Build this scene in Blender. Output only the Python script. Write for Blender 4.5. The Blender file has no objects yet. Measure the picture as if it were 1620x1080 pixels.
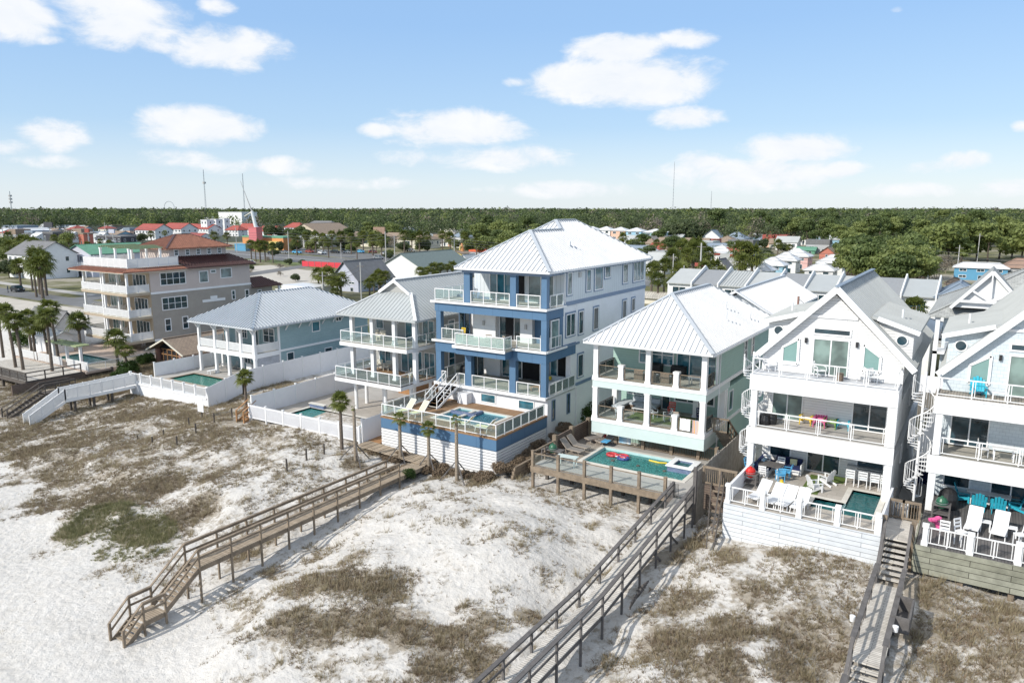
import bpy, math, random
import numpy as np
from mathutils import Vector, Matrix, noise
from math import sin, cos, pi, radians, atan2, hypot, tan, asin
S = bpy.context.scene
COL = S.collection
rnd = random.Random(7)
rng = np.random.default_rng(7)
# ------------------------------------------------------------------ survey helpers: the photograph's camera, used to measure where things stand
FL = 1172.0; PIT = radians(10.18); HEAD = radians(32.8); CH = 20.0
_fw = Vector((-sin(HEAD)*cos(PIT), cos(HEAD)*cos(PIT), -sin(PIT)))
_rt = Vector((cos(HEAD), sin(HEAD), 0)); _up = _rt.cross(_fw)
CAM = Vector((0, 0, CH))
def ray(x, y): return _fw + _rt*((x-810)/FL) + _up*((540-y)/FL)
def atz(x, y, z):
    d = ray(x, y); return CAM + d*((z-CH)/d.z)
def atY(x, y, Y):
    d = ray(x, y); return CAM + d*(Y/d.y)
def atX(x, y, X):
    d = ray(x, y); return CAM + d*(X/d.x)
# ------------------------------------------------------------------ materials
MATS = {}
def nd(nt, t, **k):
    n = nt.nodes.new(t)
    for a, b in k.items():
        if a.startswith('i_'): n.inputs[a[2:].replace('_', ' ')].default_value = b
        else: setattr(n, a, b)
    return n
def newmat(name):
    m = bpy.data.materials.new(name); m.use_nodes = True
    nt = m.node_tree; nt.nodes.clear()
    out = nt.nodes.new('ShaderNodeOutputMaterial'); MATS[name] = m
    return m, nt, out
def c4(c): return (c[0], c[1], c[2], 1)
def mixrgb(nt, fac, a, b, mode='MIX'):
    n = nt.nodes.new('ShaderNodeMix'); n.data_type = 'RGBA'; n.blend_type = mode
    for i, v in ((0, fac), (6, a), (7, b)):
        if hasattr(v, 'links') or hasattr(v, 'is_linked'): nt.links.new(v, n.inputs[i])
        elif i == 0: n.inputs[0].default_value = v
        else: n.inputs[i].default_value = c4(v)
    return n.outputs[2]
def noise_out(nt, vec, scale, detail=4, rough=.55, dist=0):
    n = nd(nt, 'ShaderNodeTexNoise'); n.inputs['Scale'].default_value = scale; n.inputs['Detail'].default_value = detail
    n.inputs['Roughness'].default_value = rough; n.inputs['Distortion'].default_value = dist
    nt.links.new(vec, n.inputs['Vector']); return n.outputs['Fac']
def ramp(nt, fac, a, b):
    n = nd(nt, 'ShaderNodeMapRange'); n.inputs['From Min'].default_value = a; n.inputs['From Max'].default_value = b
    nt.links.new(fac, n.inputs['Value']); return n.outputs['Result']
def M(name, col, rough=.6, var=.12, scale=2.0, bump=.0, bscale=30, metal=0, streak=None, spec=.5, fine=0):
    m, nt, out = newmat(name); L = nt.links
    tc = nd(nt, 'ShaderNodeTexCoord'); vec = tc.outputs['Object']
    if streak:
        mp = nd(nt, 'ShaderNodeMapping'); mp.inputs['Scale'].default_value = streak; L.new(vec, mp.inputs['Vector']); sv = mp.outputs['Vector']
    else: sv = vec
    f = ramp(nt, noise_out(nt, sv, scale, 5, .6), .3, .7)
    a = [min(1, x*(1-var)) for x in col]; b = [min(1, x*(1+var*.8)) for x in col]
    c = mixrgb(nt, f, a, b)
    if fine:
        f2 = ramp(nt, noise_out(nt, vec, scale*14, 3), .35, .65)
        c = mixrgb(nt, f2, c, [x*(1-fine) for x in col]) if False else mixrgb(nt, 1.0, c, mixrgb(nt, f2, (1-fine,)*3, (1+fine*.3,)*3), 'MULTIPLY')
    p = nd(nt, 'ShaderNodeBsdfPrincipled'); p.inputs['Roughness'].default_value = rough; p.inputs['Metallic'].default_value = metal
    p.inputs['Specular IOR Level'].default_value = spec
    L.new(c, p.inputs['Base Color'])
    if bump:
        bn = nd(nt, 'ShaderNodeBump'); bn.inputs['Strength'].default_value = bump; bn.inputs['Distance'].default_value = .05
        L.new(noise_out(nt, vec, bscale, 3), bn.inputs['Height']); L.new(bn.outputs['Normal'], p.inputs['Normal'])
    L.new(p.outputs['BSDF'], out.inputs['Surface'])
    return m
def PL(name, c1, c2, mortar, axes='xy', row=.14, width=3.0, gap=.012, rough=.8, bump=.4, var=.25, offs=.5):
    """planks, boards, shingles, siding: rows of bricks in a chosen plane"""
    m, nt, out = newmat(name); L = nt.links
    tc = nd(nt, 'ShaderNodeTexCoord'); sp = nd(nt, 'ShaderNodeSeparateXYZ'); L.new(tc.outputs['Object'], sp.inputs[0])
    cb = nd(nt, 'ShaderNodeCombineXYZ')
    if axes == 'sz':       # walls: run along either horizontal axis
        ad = nd(nt, 'ShaderNodeMath', operation='ADD'); L.new(sp.outputs[0], ad.inputs[0]); L.new(sp.outputs[1], ad.inputs[1])
        L.new(ad.outputs[0], cb.inputs[0]); L.new(sp.outputs[2], cb.inputs[1])
    elif axes == 'zs':
        ad = nd(nt, 'ShaderNodeMath', operation='ADD'); L.new(sp.outputs[0], ad.inputs[0]); L.new(sp.outputs[1], ad.inputs[1])
        L.new(ad.outputs[0], cb.inputs[1]); L.new(sp.outputs[2], cb.inputs[0])
    else:
        L.new(sp.outputs['xyz'.index(axes[0])], cb.inputs[0]); L.new(sp.outputs['xyz'.index(axes[1])], cb.inputs[1])
    br = nd(nt, 'ShaderNodeTexBrick', offset=offs); L.new(cb.outputs[0], br.inputs['Vector'])
    br.inputs['Color1'].default_value = c4(c1); br.inputs['Color2'].default_value = c4(c2); br.inputs['Mortar'].default_value = c4(mortar)
    br.inputs['Scale'].default_value = 1; br.inputs['Mortar Size'].default_value = gap; br.inputs['Mortar Smooth'].default_value = .2
    br.inputs['Brick Width'].default_value = width; br.inputs['Row Height'].default_value = row; br.inputs['Bias'].default_value = 0
    f = ramp(nt, noise_out(nt, tc.outputs['Object'], 1.3, 6, .7), .3, .7)
    c = mixrgb(nt, 1.0, br.outputs['Color'], mixrgb(nt, f, (1-var,)*3, (1+var*.4,)*3), 'MULTIPLY')
    p = nd(nt, 'ShaderNodeBsdfPrincipled'); p.inputs['Roughness'].default_value = rough; p.inputs['Specular IOR Level'].default_value = .3
    L.new(c, p.inputs['Base Color'])
    if bump:
        bn = nd(nt, 'ShaderNodeBump'); bn.inputs['Strength'].default_value = bump; bn.inputs['Distance'].default_value = .03; bn.invert = True
        L.new(br.outputs['Fac'], bn.inputs['Height']); L.new(bn.outputs['Normal'], p.inputs['Normal'])
    L.new(p.outputs['BSDF'], out.inputs['Surface'])
    return m
def windowglass(name, col, rough=.04, wob=.02):
    m, nt, out = newmat(name); L = nt.links
    tc = nd(nt, 'ShaderNodeTexCoord')
    p = nd(nt, 'ShaderNodeBsdfPrincipled'); p.inputs['Roughness'].default_value = rough; p.inputs['Specular IOR Level'].default_value = .9
    f = ramp(nt, noise_out(nt, tc.outputs['Object'], .9, 2), .35, .65)
    L.new(mixrgb(nt, f, [x*.6 for x in col], [min(1, x*1.5) for x in col]), p.inputs['Base Color'])
    bn = nd(nt, 'ShaderNodeBump'); bn.inputs['Strength'].default_value = .25; bn.inputs['Distance'].default_value = wob
    L.new(noise_out(nt, tc.outputs['Object'], 1.1, 2), bn.inputs['Height']); L.new(bn.outputs['Normal'], p.inputs['Normal'])
    L.new(p.outputs['BSDF'], out.inputs['Surface']); return m
def railglass(name, tint, gl=.16):
    m, nt, out = newmat(name); L = nt.links
    tr = nd(nt, 'ShaderNodeBsdfTransparent'); tr.inputs[0].default_value = c4(tint)
    df = nd(nt, 'ShaderNodeBsdfDiffuse'); df.inputs[0].default_value = (.62, .75, .72, 1)
    tc = nd(nt, 'ShaderNodeTexCoord')
    g = nd(nt, 'ShaderNodeBsdfGlossy'); g.inputs['Roughness'].default_value = .03
    mx = nd(nt, 'ShaderNodeMixShader'); mx.inputs[0].default_value = gl; L.new(tr.outputs[0], mx.inputs[1]); L.new(df.outputs[0], mx.inputs[2])
    fr = nd(nt, 'ShaderNodeFresnel'); fr.inputs[0].default_value = 1.18
    m2 = nd(nt, 'ShaderNodeMixShader'); L.new(fr.outputs[0], m2.inputs[0]); L.new(mx.outputs[0], m2.inputs[1]); L.new(g.outputs[0], m2.inputs[2])
    L.new(m2.outputs[0], out.inputs['Surface']); return m
def watermat(name, tint, body):
    m, nt, out = newmat(name); L = nt.links
    tc = nd(nt, 'ShaderNodeTexCoord')
    bn = nd(nt, 'ShaderNodeBump'); bn.inputs['Strength'].default_value = .6; bn.inputs['Distance'].default_value = .06
    L.new(noise_out(nt, tc.outputs['Object'], 3.2, 3, .5, .6), bn.inputs['Height'])
    tr = nd(nt, 'ShaderNodeBsdfTransparent'); tr.inputs[0].default_value = c4(tint)
    df = nd(nt, 'ShaderNodeBsdfDiffuse'); 
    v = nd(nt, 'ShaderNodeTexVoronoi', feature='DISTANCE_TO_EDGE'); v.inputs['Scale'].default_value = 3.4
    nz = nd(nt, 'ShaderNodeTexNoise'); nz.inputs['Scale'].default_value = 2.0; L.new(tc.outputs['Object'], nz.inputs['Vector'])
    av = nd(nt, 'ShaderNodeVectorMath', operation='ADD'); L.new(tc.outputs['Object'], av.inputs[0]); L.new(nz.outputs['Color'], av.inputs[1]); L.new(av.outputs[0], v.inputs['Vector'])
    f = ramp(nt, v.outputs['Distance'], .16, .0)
    L.new(mixrgb(nt, f, [x*.85 for x in body], [min(1, x*1.35+.02) for x in body]), df.inputs[0])  # pale web of caustic light painted into the water colour
    g = nd(nt, 'ShaderNodeBsdfGlossy'); g.inputs['Roughness'].default_value = .04; L.new(bn.outputs[0], g.inputs['Normal'])
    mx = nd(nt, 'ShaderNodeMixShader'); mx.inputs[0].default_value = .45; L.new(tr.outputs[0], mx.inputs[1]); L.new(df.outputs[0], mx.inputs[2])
    fr = nd(nt, 'ShaderNodeFresnel'); fr.inputs[0].default_value = 1.33; L.new(bn.outputs[0], fr.inputs['Normal'])
    m2 = nd(nt, 'ShaderNodeMixShader'); L.new(fr.outputs[0], m2.inputs[0]); L.new(mx.outputs[0], m2.inputs[1]); L.new(g.outputs[0], m2.inputs[2])
    L.new(m2.outputs[0], out.inputs['Surface']); return m
def leafmat(name, c1, c2, rough=.55, transl=.38):
    m, nt, out = newmat(name); L = nt.links
    oi = nd(nt, 'ShaderNodeObjectInfo'); g = nd(nt, 'ShaderNodeNewGeometry')
    pn = ramp(nt, noise_out(nt, g.outputs['Position'], .07, 3, .6), .32, .68)
    r2 = nd(nt, 'ShaderNodeMath', operation='ADD'); L.new(g.outputs['Random Per Island'], r2.inputs[0]); L.new(oi.outputs['Random'], r2.inputs[1])
    r4 = nd(nt, 'ShaderNodeMath', operation='MULTIPLY'); r4.inputs[1].default_value = .25; L.new(r2.outputs[0], r4.inputs[0])
    r3 = nd(nt, 'ShaderNodeMath', operation='MULTIPLY_ADD'); r3.inputs[1].default_value = .5; L.new(pn, r3.inputs[0]); L.new(r4.outputs[0], r3.inputs[2])
    c = mixrgb(nt, r3.outputs[0], c1, c2)
    p = nd(nt, 'ShaderNodeBsdfPrincipled'); p.inputs['Roughness'].default_value = rough; p.inputs['Specular IOR Level'].default_value = .35; L.new(c, p.inputs['Base Color'])
    t = nd(nt, 'ShaderNodeBsdfTranslucent'); L.new(c, t.inputs[0])
    mx = nd(nt, 'ShaderNodeMixShader'); mx.inputs[0].default_value = transl; L.new(p.outputs[0], mx.inputs[1]); L.new(t.outputs[0], mx.inputs[2])
    L.new(mx.outputs[0], out.inputs['Surface']); return m

W = M('white_paint', (.77, .77, .765), .45, .05, 1.5, fine=.03)
WT = M('white_trim', (.80, .80, .80), .4, .03, 2)
WV = M('white_vinyl', (.78, .78, .80), .4, .04, 1.2)
WP = PL('white_panel', (.77, .77, .77), (.75, .75, .755), (.60, .61, .63), 'sz', 3.0, 2.6, .012, .5, .2, .04, 0)
WB = PL('white_boards', (.72, .74, .76), (.64, .67, .70), (.22, .23, .25), 'sz', .26, 4.1, .012, .7, .5, .14)
WOODW = PL('weathered_boards', (.36, .36, .29), (.27, .27, .21), (.06, .055, .04), 'sz', .30, 3.4, .014, .85, .6, .4)
STUC = M('white_stucco', (.76, .77, .79), .75, .05, .8, .15, 60, fine=.03)
BB = PL('board_batten', (.62, .66, .68), (.62, .66, .68), (.40, .44, .46), 'zs', .40, 9, .02, .55, .5, .05, 0)
BLUE = M('blue_paint', (.083, .165, .275), .5, .08, 1.2)
BLUEP = PL('blue_panel', (.09, .178, .295), (.083, .165, .275), (.04, .08, .15), 'sz', 5, 1.9, .012, .5, .2, .06, 0)
BLUEG = M('blue_grey_trim', (.16, .23, .34), .5, .06, 1.2)
SHWH = PL('white_lap_siding', (.76, .76, .755), (.73, .73, .725), (.52, .53, .54), 'sz', .17, 6, .008, .5, .7, .05)
SHBL = PL('pale_blue_shingle', (.63, .69, .72), (.57, .635, .67), (.44, .50, .54), 'sz', .2, .3, .008, .6, .4, .06)
AQUA = PL('aqua_lap_siding', (.31, .43, .45), (.29, .41, .43), (.21, .30, .32), 'sz', .2, 6, .008, .6, .6, .08)
MINT = PL('mint_lap_siding', (.38, .54, .475), (.365, .52, .46), (.27, .40, .355), 'sz', .18, 6, .007, .6, .6, .06)
MINTP = M('mint_pale', (.55, .64, .62), .5, .05, 1)
GREY = PL('grey_lap_siding', (.42, .42, .40), (.40, .40, .385), (.29, .29, .28), 'sz', .2, 6, .006, .6, .5, .05)
TAUPE = M('taupe_stucco', (.36, .325, .285), .85, .10, .6, .2, 50, fine=.05)
PINKB = M('pink_beige_stucco', (.56, .48, .44), .85, .06, .6, .2, 50, fine=.04)
TAN = M('tan_stucco', (.44, .36, .265), .8, .08, .8, .1, 50)
CREAM = M('cream_stucco', (.66, .62, .52), .8, .06, .8)
RW = M('white_metal_roof', (.68, .685, .69), .38, .07, .5, metal=.0)
RS = M('silver_metal_roof', (.50, .53, .56), .36, .05, .4)
RG = M('grey_metal_roof', (.43, .445, .44), .75, .10, .3)
RGS = M('old_silver_roof', (.40, .42, .42), .5, .08, .3)
RBR = M('dark_brown_metal_roof', (.065, .024, .022), .4, .2, .5)
RTER = M('terracotta_tile', (.29, .13, .085), .7, .3, 2, .3, 12)
RSH = PL('grey_shingle_roof', (.44, .45, .43), (.34, .35, .34), (.26, .26, .26), 'xy', .25, .5, .02, .9, .4, .2)
RTN = PL('tan_shingle_roof', (.36, .28, .21), (.29, .22, .17), (.18, .14, .11), 'xy', .25, .5, .02, .9, .4, .15)
RDK = M('dark_shingle_roof', (.19, .19, .195), .85, .15, 1, fine=.2)
RSL = M('slate_blue_roof', (.22, .27, .33), .6, .1, .5)
RRED = M('red_roof', (.34, .075, .055), .6, .15, .6)
RGRN = M('green_roof', (.12, .29, .20), .55, .12, .5)
RBRN = M('brown_roof', (.30, .20, .15), .8, .15, .5)
G1 = windowglass('dark_window_glass', (.018, .045, .06))
G2 = windowglass('teal_window_glass', (.03, .12, .16))
G3 = windowglass('surf_window_glass', (.12, .18, .19), .05, .12)
G4 = windowglass('curtain_window_glass', (.15, .21, .19), .2)
GDK = M('painted_room_shade', (.012, .012, .014), .9, .3, 2)  # near-black colour standing in for the shade inside rooms
RAILG = railglass('rail_glass', (.93, .97, .96), .07)
RAILG2 = railglass('frosted_rail_glass', (.86, .94, .92), .30)
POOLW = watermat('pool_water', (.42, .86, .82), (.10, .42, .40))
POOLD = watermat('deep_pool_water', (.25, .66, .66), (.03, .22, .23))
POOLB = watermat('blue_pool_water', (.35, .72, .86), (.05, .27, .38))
POOLP = M('pool_plaster', (.42, .60, .60), .6, .1, 1)
TILE = PL('blue_pool_tile', (.05, .09, .22), (.12, .17, .33), (.3, .32, .36), 'sz', .07, .15, .01, .3, .1, .2)
COPE = M('pool_coping', (.62, .59, .53), .7, .1, 2)
DKB = PL('brown_deck', (.34, .21, .115), (.27, .165, .09), (.10, .06, .035), 'yx', .14, 4, .01, .7, .3, .15)
DKG = PL('weathered_deck', (.42, .37, .31), (.33, .29, .245), (.10, .09, .08), 'yx', .14, 3, .01, .85, .3, .25)
DKX = PL('weathered_walk', (.68, .64, .58), (.57, .53, .475), (.22, .20, .17), 'xy', .14, 2.6, .012, .85, .3, .25)
DKX2 = PL('tan_walk', (.44, .36, .27), (.36, .29, .215), (.14, .11, .08), 'xy', .14, 2.6, .012, .85, .3, .25)
DKN = PL('grey_wide_deck', (.155, .145, .14), (.12, .112, .108), (.04, .04, .04), 'yx', .14, 4, .01, .75, .2, .2)
PAV = PL('stone_pavers', (.46, .42, .37), (.40, .365, .32), (.28, .25, .22), 'xy', .5, .9, .01, .8, .2, .12)
CONC = M('concrete', (.43, .41, .38), .85, .12, .7, fine=.08)
PORCH = M('porch_floor', (.40, .38, .33), .7, .12, .9, fine=.06)
WD = M('weathered_wood', (.255, .20, .145), .85, .35, 2.5, .2, 40, streak=(1, 1, 1), fine=.25)
WDG = M('grey_wood', (.135, .125, .12), .85, .3, 2.5, fine=.2)
WDD = M('dark_wood', (.105, .09, .078), .85, .3, 2.5, fine=.2)
WDO = M('orange_wood', (.36, .19, .085), .7, .2, 2.5)
BOARDF = PL('grey_board_fence', (.25, .23, .20), (.20, .185, .165), (.05, .045, .04), 'zs', .15, 6, .012, .85, .5, .3)
BOARDH = PL('brown_board_fence', (.21, .16, .13), (.17, .13, .105), (.04, .03, .03), 'sz', .15, 4, .012, .85, .5, .3)
BRICK = PL('red_brick', (.33, .14, .09), (.27, .11, .075), (.35, .3, .26), 'sz', .08, .24, .012, .85, .3, .15)
STEEL = M('steel', (.42, .44, .46), .35, .1, 3, metal=.6)
GALV = M('galvanised_pole', (.50, .49, .47), .6, .1, 1)
BLK = M('black', (.02, .02, .022), .5, .2, 3)
WIRE = M('wire', (.10, .10, .10), .6)
NAVY = M('navy_cushion', (.015, .025, .09), .9, .2, 4)
LGREY = M('light_grey_cushion', (.50, .54, .57), .9, .1, 4)
WICK = M('wicker', (.17, .125, .09), .9, .35, 12)
YEL = M('yellow_plastic', (.75, .52, .03), .5, .05)
PNK = M('pink_plastic', (.62, .10, .27), .5, .05)
GRN = M('green_plastic', (.16, .30, .05), .5, .05)
TEAL = M('teal_plastic', (.03, .42, .55), .5, .05)
SKYB = M('sky_blue_plastic', (.12, .45, .75), .5, .05)
SLING = M('yellow_sling', (.72, .70, .42), .8, .05)
GSLING = M('grey_sling', (.22, .20, .18), .8, .1)
TAUPEF = M('taupe_frame', (.40, .34, .28), .6, .1)
CORAL = M('coral_towel', (.72, .14, .12), .95, .1)
ARMW = None
EGGR = M('red_ceramic', (.55, .02, .015), .25, .1)
EGGG = M('green_ceramic', (.025, .11, .06), .3, .2, 5)
TURF = M('artificial_turf', (.10, .15, .03), .95, .2, 8, .3, 90)
ASPH = M('asphalt', (.17, .17, .17), .9, .15, .3, fine=.1)
TRUNK = M('palm_trunk', (.15, .12, .095), .95, .4, 4, .5, 14, streak=(.4, .4, 3))
BARK = M('bark', (.085, .065, .05), .95, .4, 3)
BARKG = M('pale_palm_trunk', (.28, .23, .175), .95, .35, 5, .5, 14, streak=(.4, .4, 3))
STRIPE = PL('striped_towel', (.72, .72, .70), (.22, .45, .62), (.7, .7, .7), 'zs', .12, 9, .0, .95, 0, .05, 0)
STRIPO = PL('orange_striped_towel', (.78, .74, .6), (.75, .30, .08), (.25, .45, .62), 'zs', .10, 9, .02, .95, 0, .05, 0)
SKIN = M('skin', (.45, .28, .2), .6)
DENIM = M('dark_clothes', (.03, .04, .07), .9)
PALMF = leafmat('palm_leaf', (.065, .09, .018), (.20, .22, .05))
PALMY = leafmat('dry_palm_leaf', (.16, .12, .05), (.26, .21, .09))
PINEF = leafmat('pine_needles', (.055, .09, .03), (.20, .25, .085))
OAKF = leafmat('oak_leaf', (.045, .065, .03), (.15, .185, .08))
BRTF = leafmat('bright_pine_needles', (.115, .155, .045), (.29, .33, .11))
BAREF = leafmat('bare_twigs', (.18, .155, .12), (.30, .26, .20))
MAROF = leafmat('maroon_leaf', (.12, .045, .04), (.2, .10, .07))
SHRF = leafmat('shrub_leaf', (.035, .07, .015), (.08, .13, .03))
DRYG = leafmat('dry_dune_grass', (.185, .15, .095), (.44, .37, .24), .8, .2)
DRYR = leafmat('russet_scrub', (.15, .11, .075), (.29, .22, .15), .8, .15)
GRNG = leafmat('green_dune_grass', (.16, .16, .08), (.31, .30, .15), .8, .2)

# ------------------------------------------------------------------ mesh builder
class MB:
    def __init__(s): s.v = []; s.f = []; s.mi = []; s.cur = 0
    def add(s, vs, fs):
        n = len(s.v); s.v += [tuple(v) for v in vs]; s.f += [tuple(i+n for i in f) for f in fs]; s.mi += [s.cur]*len(fs)
    def box(s, x0, x1, y0, y1, z0, z1):
        if x0 > x1: x0, x1 = x1, x0
        if y0 > y1: y0, y1 = y1, y0
        if z0 > z1: z0, z1 = z1, z0
        s.add([(x0,y0,z0),(x1,y0,z0),(x1,y1,z0),(x0,y1,z0),(x0,y0,z1),(x1,y0,z1),(x1,y1,z1),(x0,y1,z1)],
              [(0,3,2,1),(4,5,6,7),(0,1,5,4),(1,2,6,5),(2,3,7,6),(3,0,4,7)]); return s
    def fbox(s, face, a0, a1, z0, z1, d0, d1):
        """box on a wall plane: a runs along the wall, d is out from it"""
        k, c = face
        if k == 'F': s.box(a0, a1, c-d0, c-d1, z0, z1)
        elif k == 'B': s.box(a0, a1, c+d0, c+d1, z0, z1)
        elif k == 'R': s.box(c+d0, c+d1, a0, a1, z0, z1)
        else: s.box(c-d0, c-d1, a0, a1, z0, z1)
        return s
    def bar(s, p, q, w, h=None, up=(0,0,1)):
        p = Vector(p); q = Vector(q); d = (q-p)
        if d.length < 1e-6: return s
        d.normalize(); u = Vector(up)
        if abs(d.dot(u)) > .99: u = Vector((0,1,0))
        r = d.cross(u).normalized(); u = r.cross(d); h = h or w
        a = r*(w/2); b = u*(h/2)
        s.add([p-a-b,p+a-b,p+a+b,p-a+b,q-a-b,q+a-b,q+a+b,q-a+b],[(0,1,2,3),(7,6,5,4),(0,4,5,1),(1,5,6,2),(2,6,7,3),(3,7,4,0)]); return s
    def cyl(s, p, q, r0, r1=None, n=8):
        r1 = r0 if r1 is None else r1
        p = Vector(p); q = Vector(q); d = (q-p).normalized(); u = Vector((0,0,1)) if abs(d.z) < .9 else Vector((1,0,0))
        a = d.cross(u).normalized(); b = d.cross(a)
        vs = []
        for c, r in ((p, r0), (q, r1)):
            for i in range(n):
                t = 2*pi*i/n; vs.append(c+a*(r*cos(t))+b*(r*sin(t)))
        fs = [(i, n+i, n+(i+1)%n, (i+1)%n) for i in range(n)]+[tuple(range(n)), tuple(range(2*n-1, n-1, -1))]
        s.add(vs, fs); return s
    def tube(s, pts, r, n=6):
        rs = r if isinstance(r, (list, tuple)) else [r]*len(pts)
        for i in range(len(pts)-1): s.cyl(pts[i], pts[i+1], rs[i], rs[i+1], n)
        return s
    def rev(s, c, prof, n=14):
        vs = []; m = len(prof)
        for r, z in prof:
            for i in range(n):
                t = 2*pi*i/n; vs.append((c[0]+r*cos(t), c[1]+r*sin(t), c[2]+z))
        fs = [(j*n+i, j*n+(i+1)%n, (j+1)*n+(i+1)%n, (j+1)*n+i) for j in range(m-1) for i in range(n)]
        fs += [tuple(range(n-1,-1,-1)), tuple((m-1)*n+i for i in range(n))]
        s.add(vs, fs); return s
    def slab(s, pts, t, dirv=(0,0,-1)):
        n = len(pts); d = Vector(dirv)*t; a = [Vector(p) for p in pts]; b = [p+d for p in a]
        s.add(a+b, [tuple(range(n)), tuple(range(2*n-1, n-1, -1))]+[(i, n+i, n+(i+1)%n, (i+1)%n) for i in range(n)]); return s
    def build(s, name, mat, parent=None, O=None):
        me = bpy.data.meshes.new(name)
        if O is None: O = parent.get('_o', (0,0,0)) if parent is not None else (0,0,0)
        me.from_pydata([(x-O[0], y-O[1], z-O[2]) for x, y, z in s.v], [], s.f)
        mats = mat if isinstance(mat, (list, tuple)) else [mat]
        for m in mats: me.materials.append(m)
        if len(mats) > 1: me.polygons.foreach_set('material_index', s.mi)
        me.update()
        o = bpy.data.objects.new(name, me); COL.objects.link(o)
        if parent is not None: o.parent = parent; o['_o'] = tuple(O)
        return o
def tag(o, label=None, cat=None, group=None, kind=None):
    if label: o['label'] = label
    if cat: o['category'] = cat
    if group: o['group'] = group
    if kind: o['kind'] = kind
    return o
def thing(name, label, cat, loc=(0,0,0), rz=0, group=None):
    o = bpy.data.objects.new(name, None); COL.objects.link(o)
    o.location = loc; o.rotation_euler = (0,0,rz); o['_o'] = tuple(loc) ; o.empty_display_size = .3
    return tag(o, label, cat, group)
def solo(mb, name, mat, label, cat, loc, group=None, kind=None):
    o = mb.build(name, mat, None, loc); o.location = loc
    return tag(o, label, cat, group, kind)
def struct(mb, name, mat, loc=(0,0,0)):
    o = mb.build(name, mat, None, loc); o.location = loc; o['kind'] = 'structure'; return o
KIDS = {}
def copy_tree(o, parent=None):
    c = o.copy(); COL.objects.link(c)
    if parent is not None: c.parent = parent
    for ch in o.children: copy_tree(ch, c)
    return c
def place(proto, loc, rz, label, group=None, scale=None, swap=None):
    if proto.get('_used'): o = copy_tree(proto)
    else: o = proto; proto['_used'] = 1
    if o is not proto and '_used' in o.keys(): del o['_used']
    o.location = loc; o.rotation_euler = (0,0,rz); o['label'] = label
    if scale: o.scale = (scale,)*3 if not isinstance(scale, tuple) else scale
    if group: o['group'] = group
    return o
# ------------------------------------------------------------------ building parts
def window(P, face, a0, a1, z0, z1, fm=None, gm=None, nx=1, nz=1, fw=.09, name='window', trim=None, arch=None):
    fm = fm or WT; gm = gm or G1
    a0, a1 = min(a0, a1), max(a0, a1); z0, z1 = min(z0, z1), max(z0, z1)
    f = MB(); d = .07
    f.fbox(face, a0, a1, z0, z0+fw, -.03, d); f.fbox(face, a0, a1, z1-fw, z1, -.03, d)
    f.fbox(face, a0, a0+fw, z0+fw, z1-fw, -.03, d); f.fbox(face, a1-fw, a1, z0+fw, z1-fw, -.03, d)
    for i in range(1, nx):
        a = a0+(a1-a0)*i/nx; f.fbox(face, a-.035, a+.035, z0+fw, z1-fw, -.02, d-.01)
    for i in range(1, nz):
        z = z0+(z1-z0)*i/nz; f.fbox(face, a0+fw, a1-fw, z-.03, z+.03, -.02, d-.015)
    o = f.build(name, fm, P)
    if trim is not None:
        t = MB(); w = .09
        t.fbox(face, a0-w, a1+w, z1, z1+w*1.5, -.02, .05); t.fbox(face, a0-w, a1+w, z0-w, z0, -.02, .06)
        t.fbox(face, a0-w, a0, z0, z1, -.02, .05); t.fbox(face, a1, a1+w, z0, z1, -.02, .05)
        t.build('trim', trim, o)
    g = MB(); g.fbox(face, a0+fw, a1-fw, z0+fw, z1-fw, -.01, .02); g.build('pane', gm, o)
    return o
def door(P, face, a0, a1, z0, z1, fm=None, gm=None, nx=2, name='sliding_door'):
    return window(P, face, a0, a1, z0, z1, fm, gm, nx, 1, .07, name)
def ribs(mb, pts, sp, w=.05, h=.05):
    a = [Vector(p) for p in pts]; n = Vector((0,0,0))
    for i in range(len(a)):
        p, q = a[i], a[(i+1)%len(a)]; n += Vector(((p.y-q.y)*(p.z+q.z), (p.z-q.z)*(p.x+q.x), (p.x-q.x)*(p.y+q.y)))
    n.normalize()
    if n.z < 0: n = -n
    s = (Vector((0,0,-1)) - n*(-n.z)).normalized(); e = n.cross(s).normalized()
    o = a[0]; P2 = [((p-o).dot(e), (p-o).dot(s)) for p in a]
    lo = min(p[0] for p in P2); hi = max(p[0] for p in P2)
    k = math.ceil((lo+.05)/sp)
    while k*sp < hi-.05:
        x = k*sp; ys = []
        for i in range(len(P2)):
            p, q = P2[i], P2[(i+1)%len(P2)]
            if (p[0]-x)*(q[0]-x) < 0: ys.append(p[1]+(q[1]-p[1])*(x-p[0])/(q[0]-p[0]))
        ys.sort()
        for j in range(0, len(ys)-1, 2):
            A = o+e*x+s*ys[j]+n*(h/2); B = o+e*x+s*ys[j+1]+n*(h/2)
            if (A-B).length > .15: mb.bar(A, B, w, h, n)
        k += 1
def roof(P, polys, mat, sp=.45, t=.16, ridges=(), capm=None, ribw=.05, ribh=.085, name='roof', fascia=None):
    mb = MB()
    for p in polys:
        mb.slab(p, t)
        if sp: ribs(mb, p, sp, ribw, ribh)
    o = mb.build(name, mat, P)
    if ridges:
        c = MB()
        for a, b in ridges: c.bar(Vector(a)+Vector((0,0,.05)), Vector(b)+Vector((0,0,.05)), .28, .07)
        c.build('ridge_cap', capm or mat, o)
    return o
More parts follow.
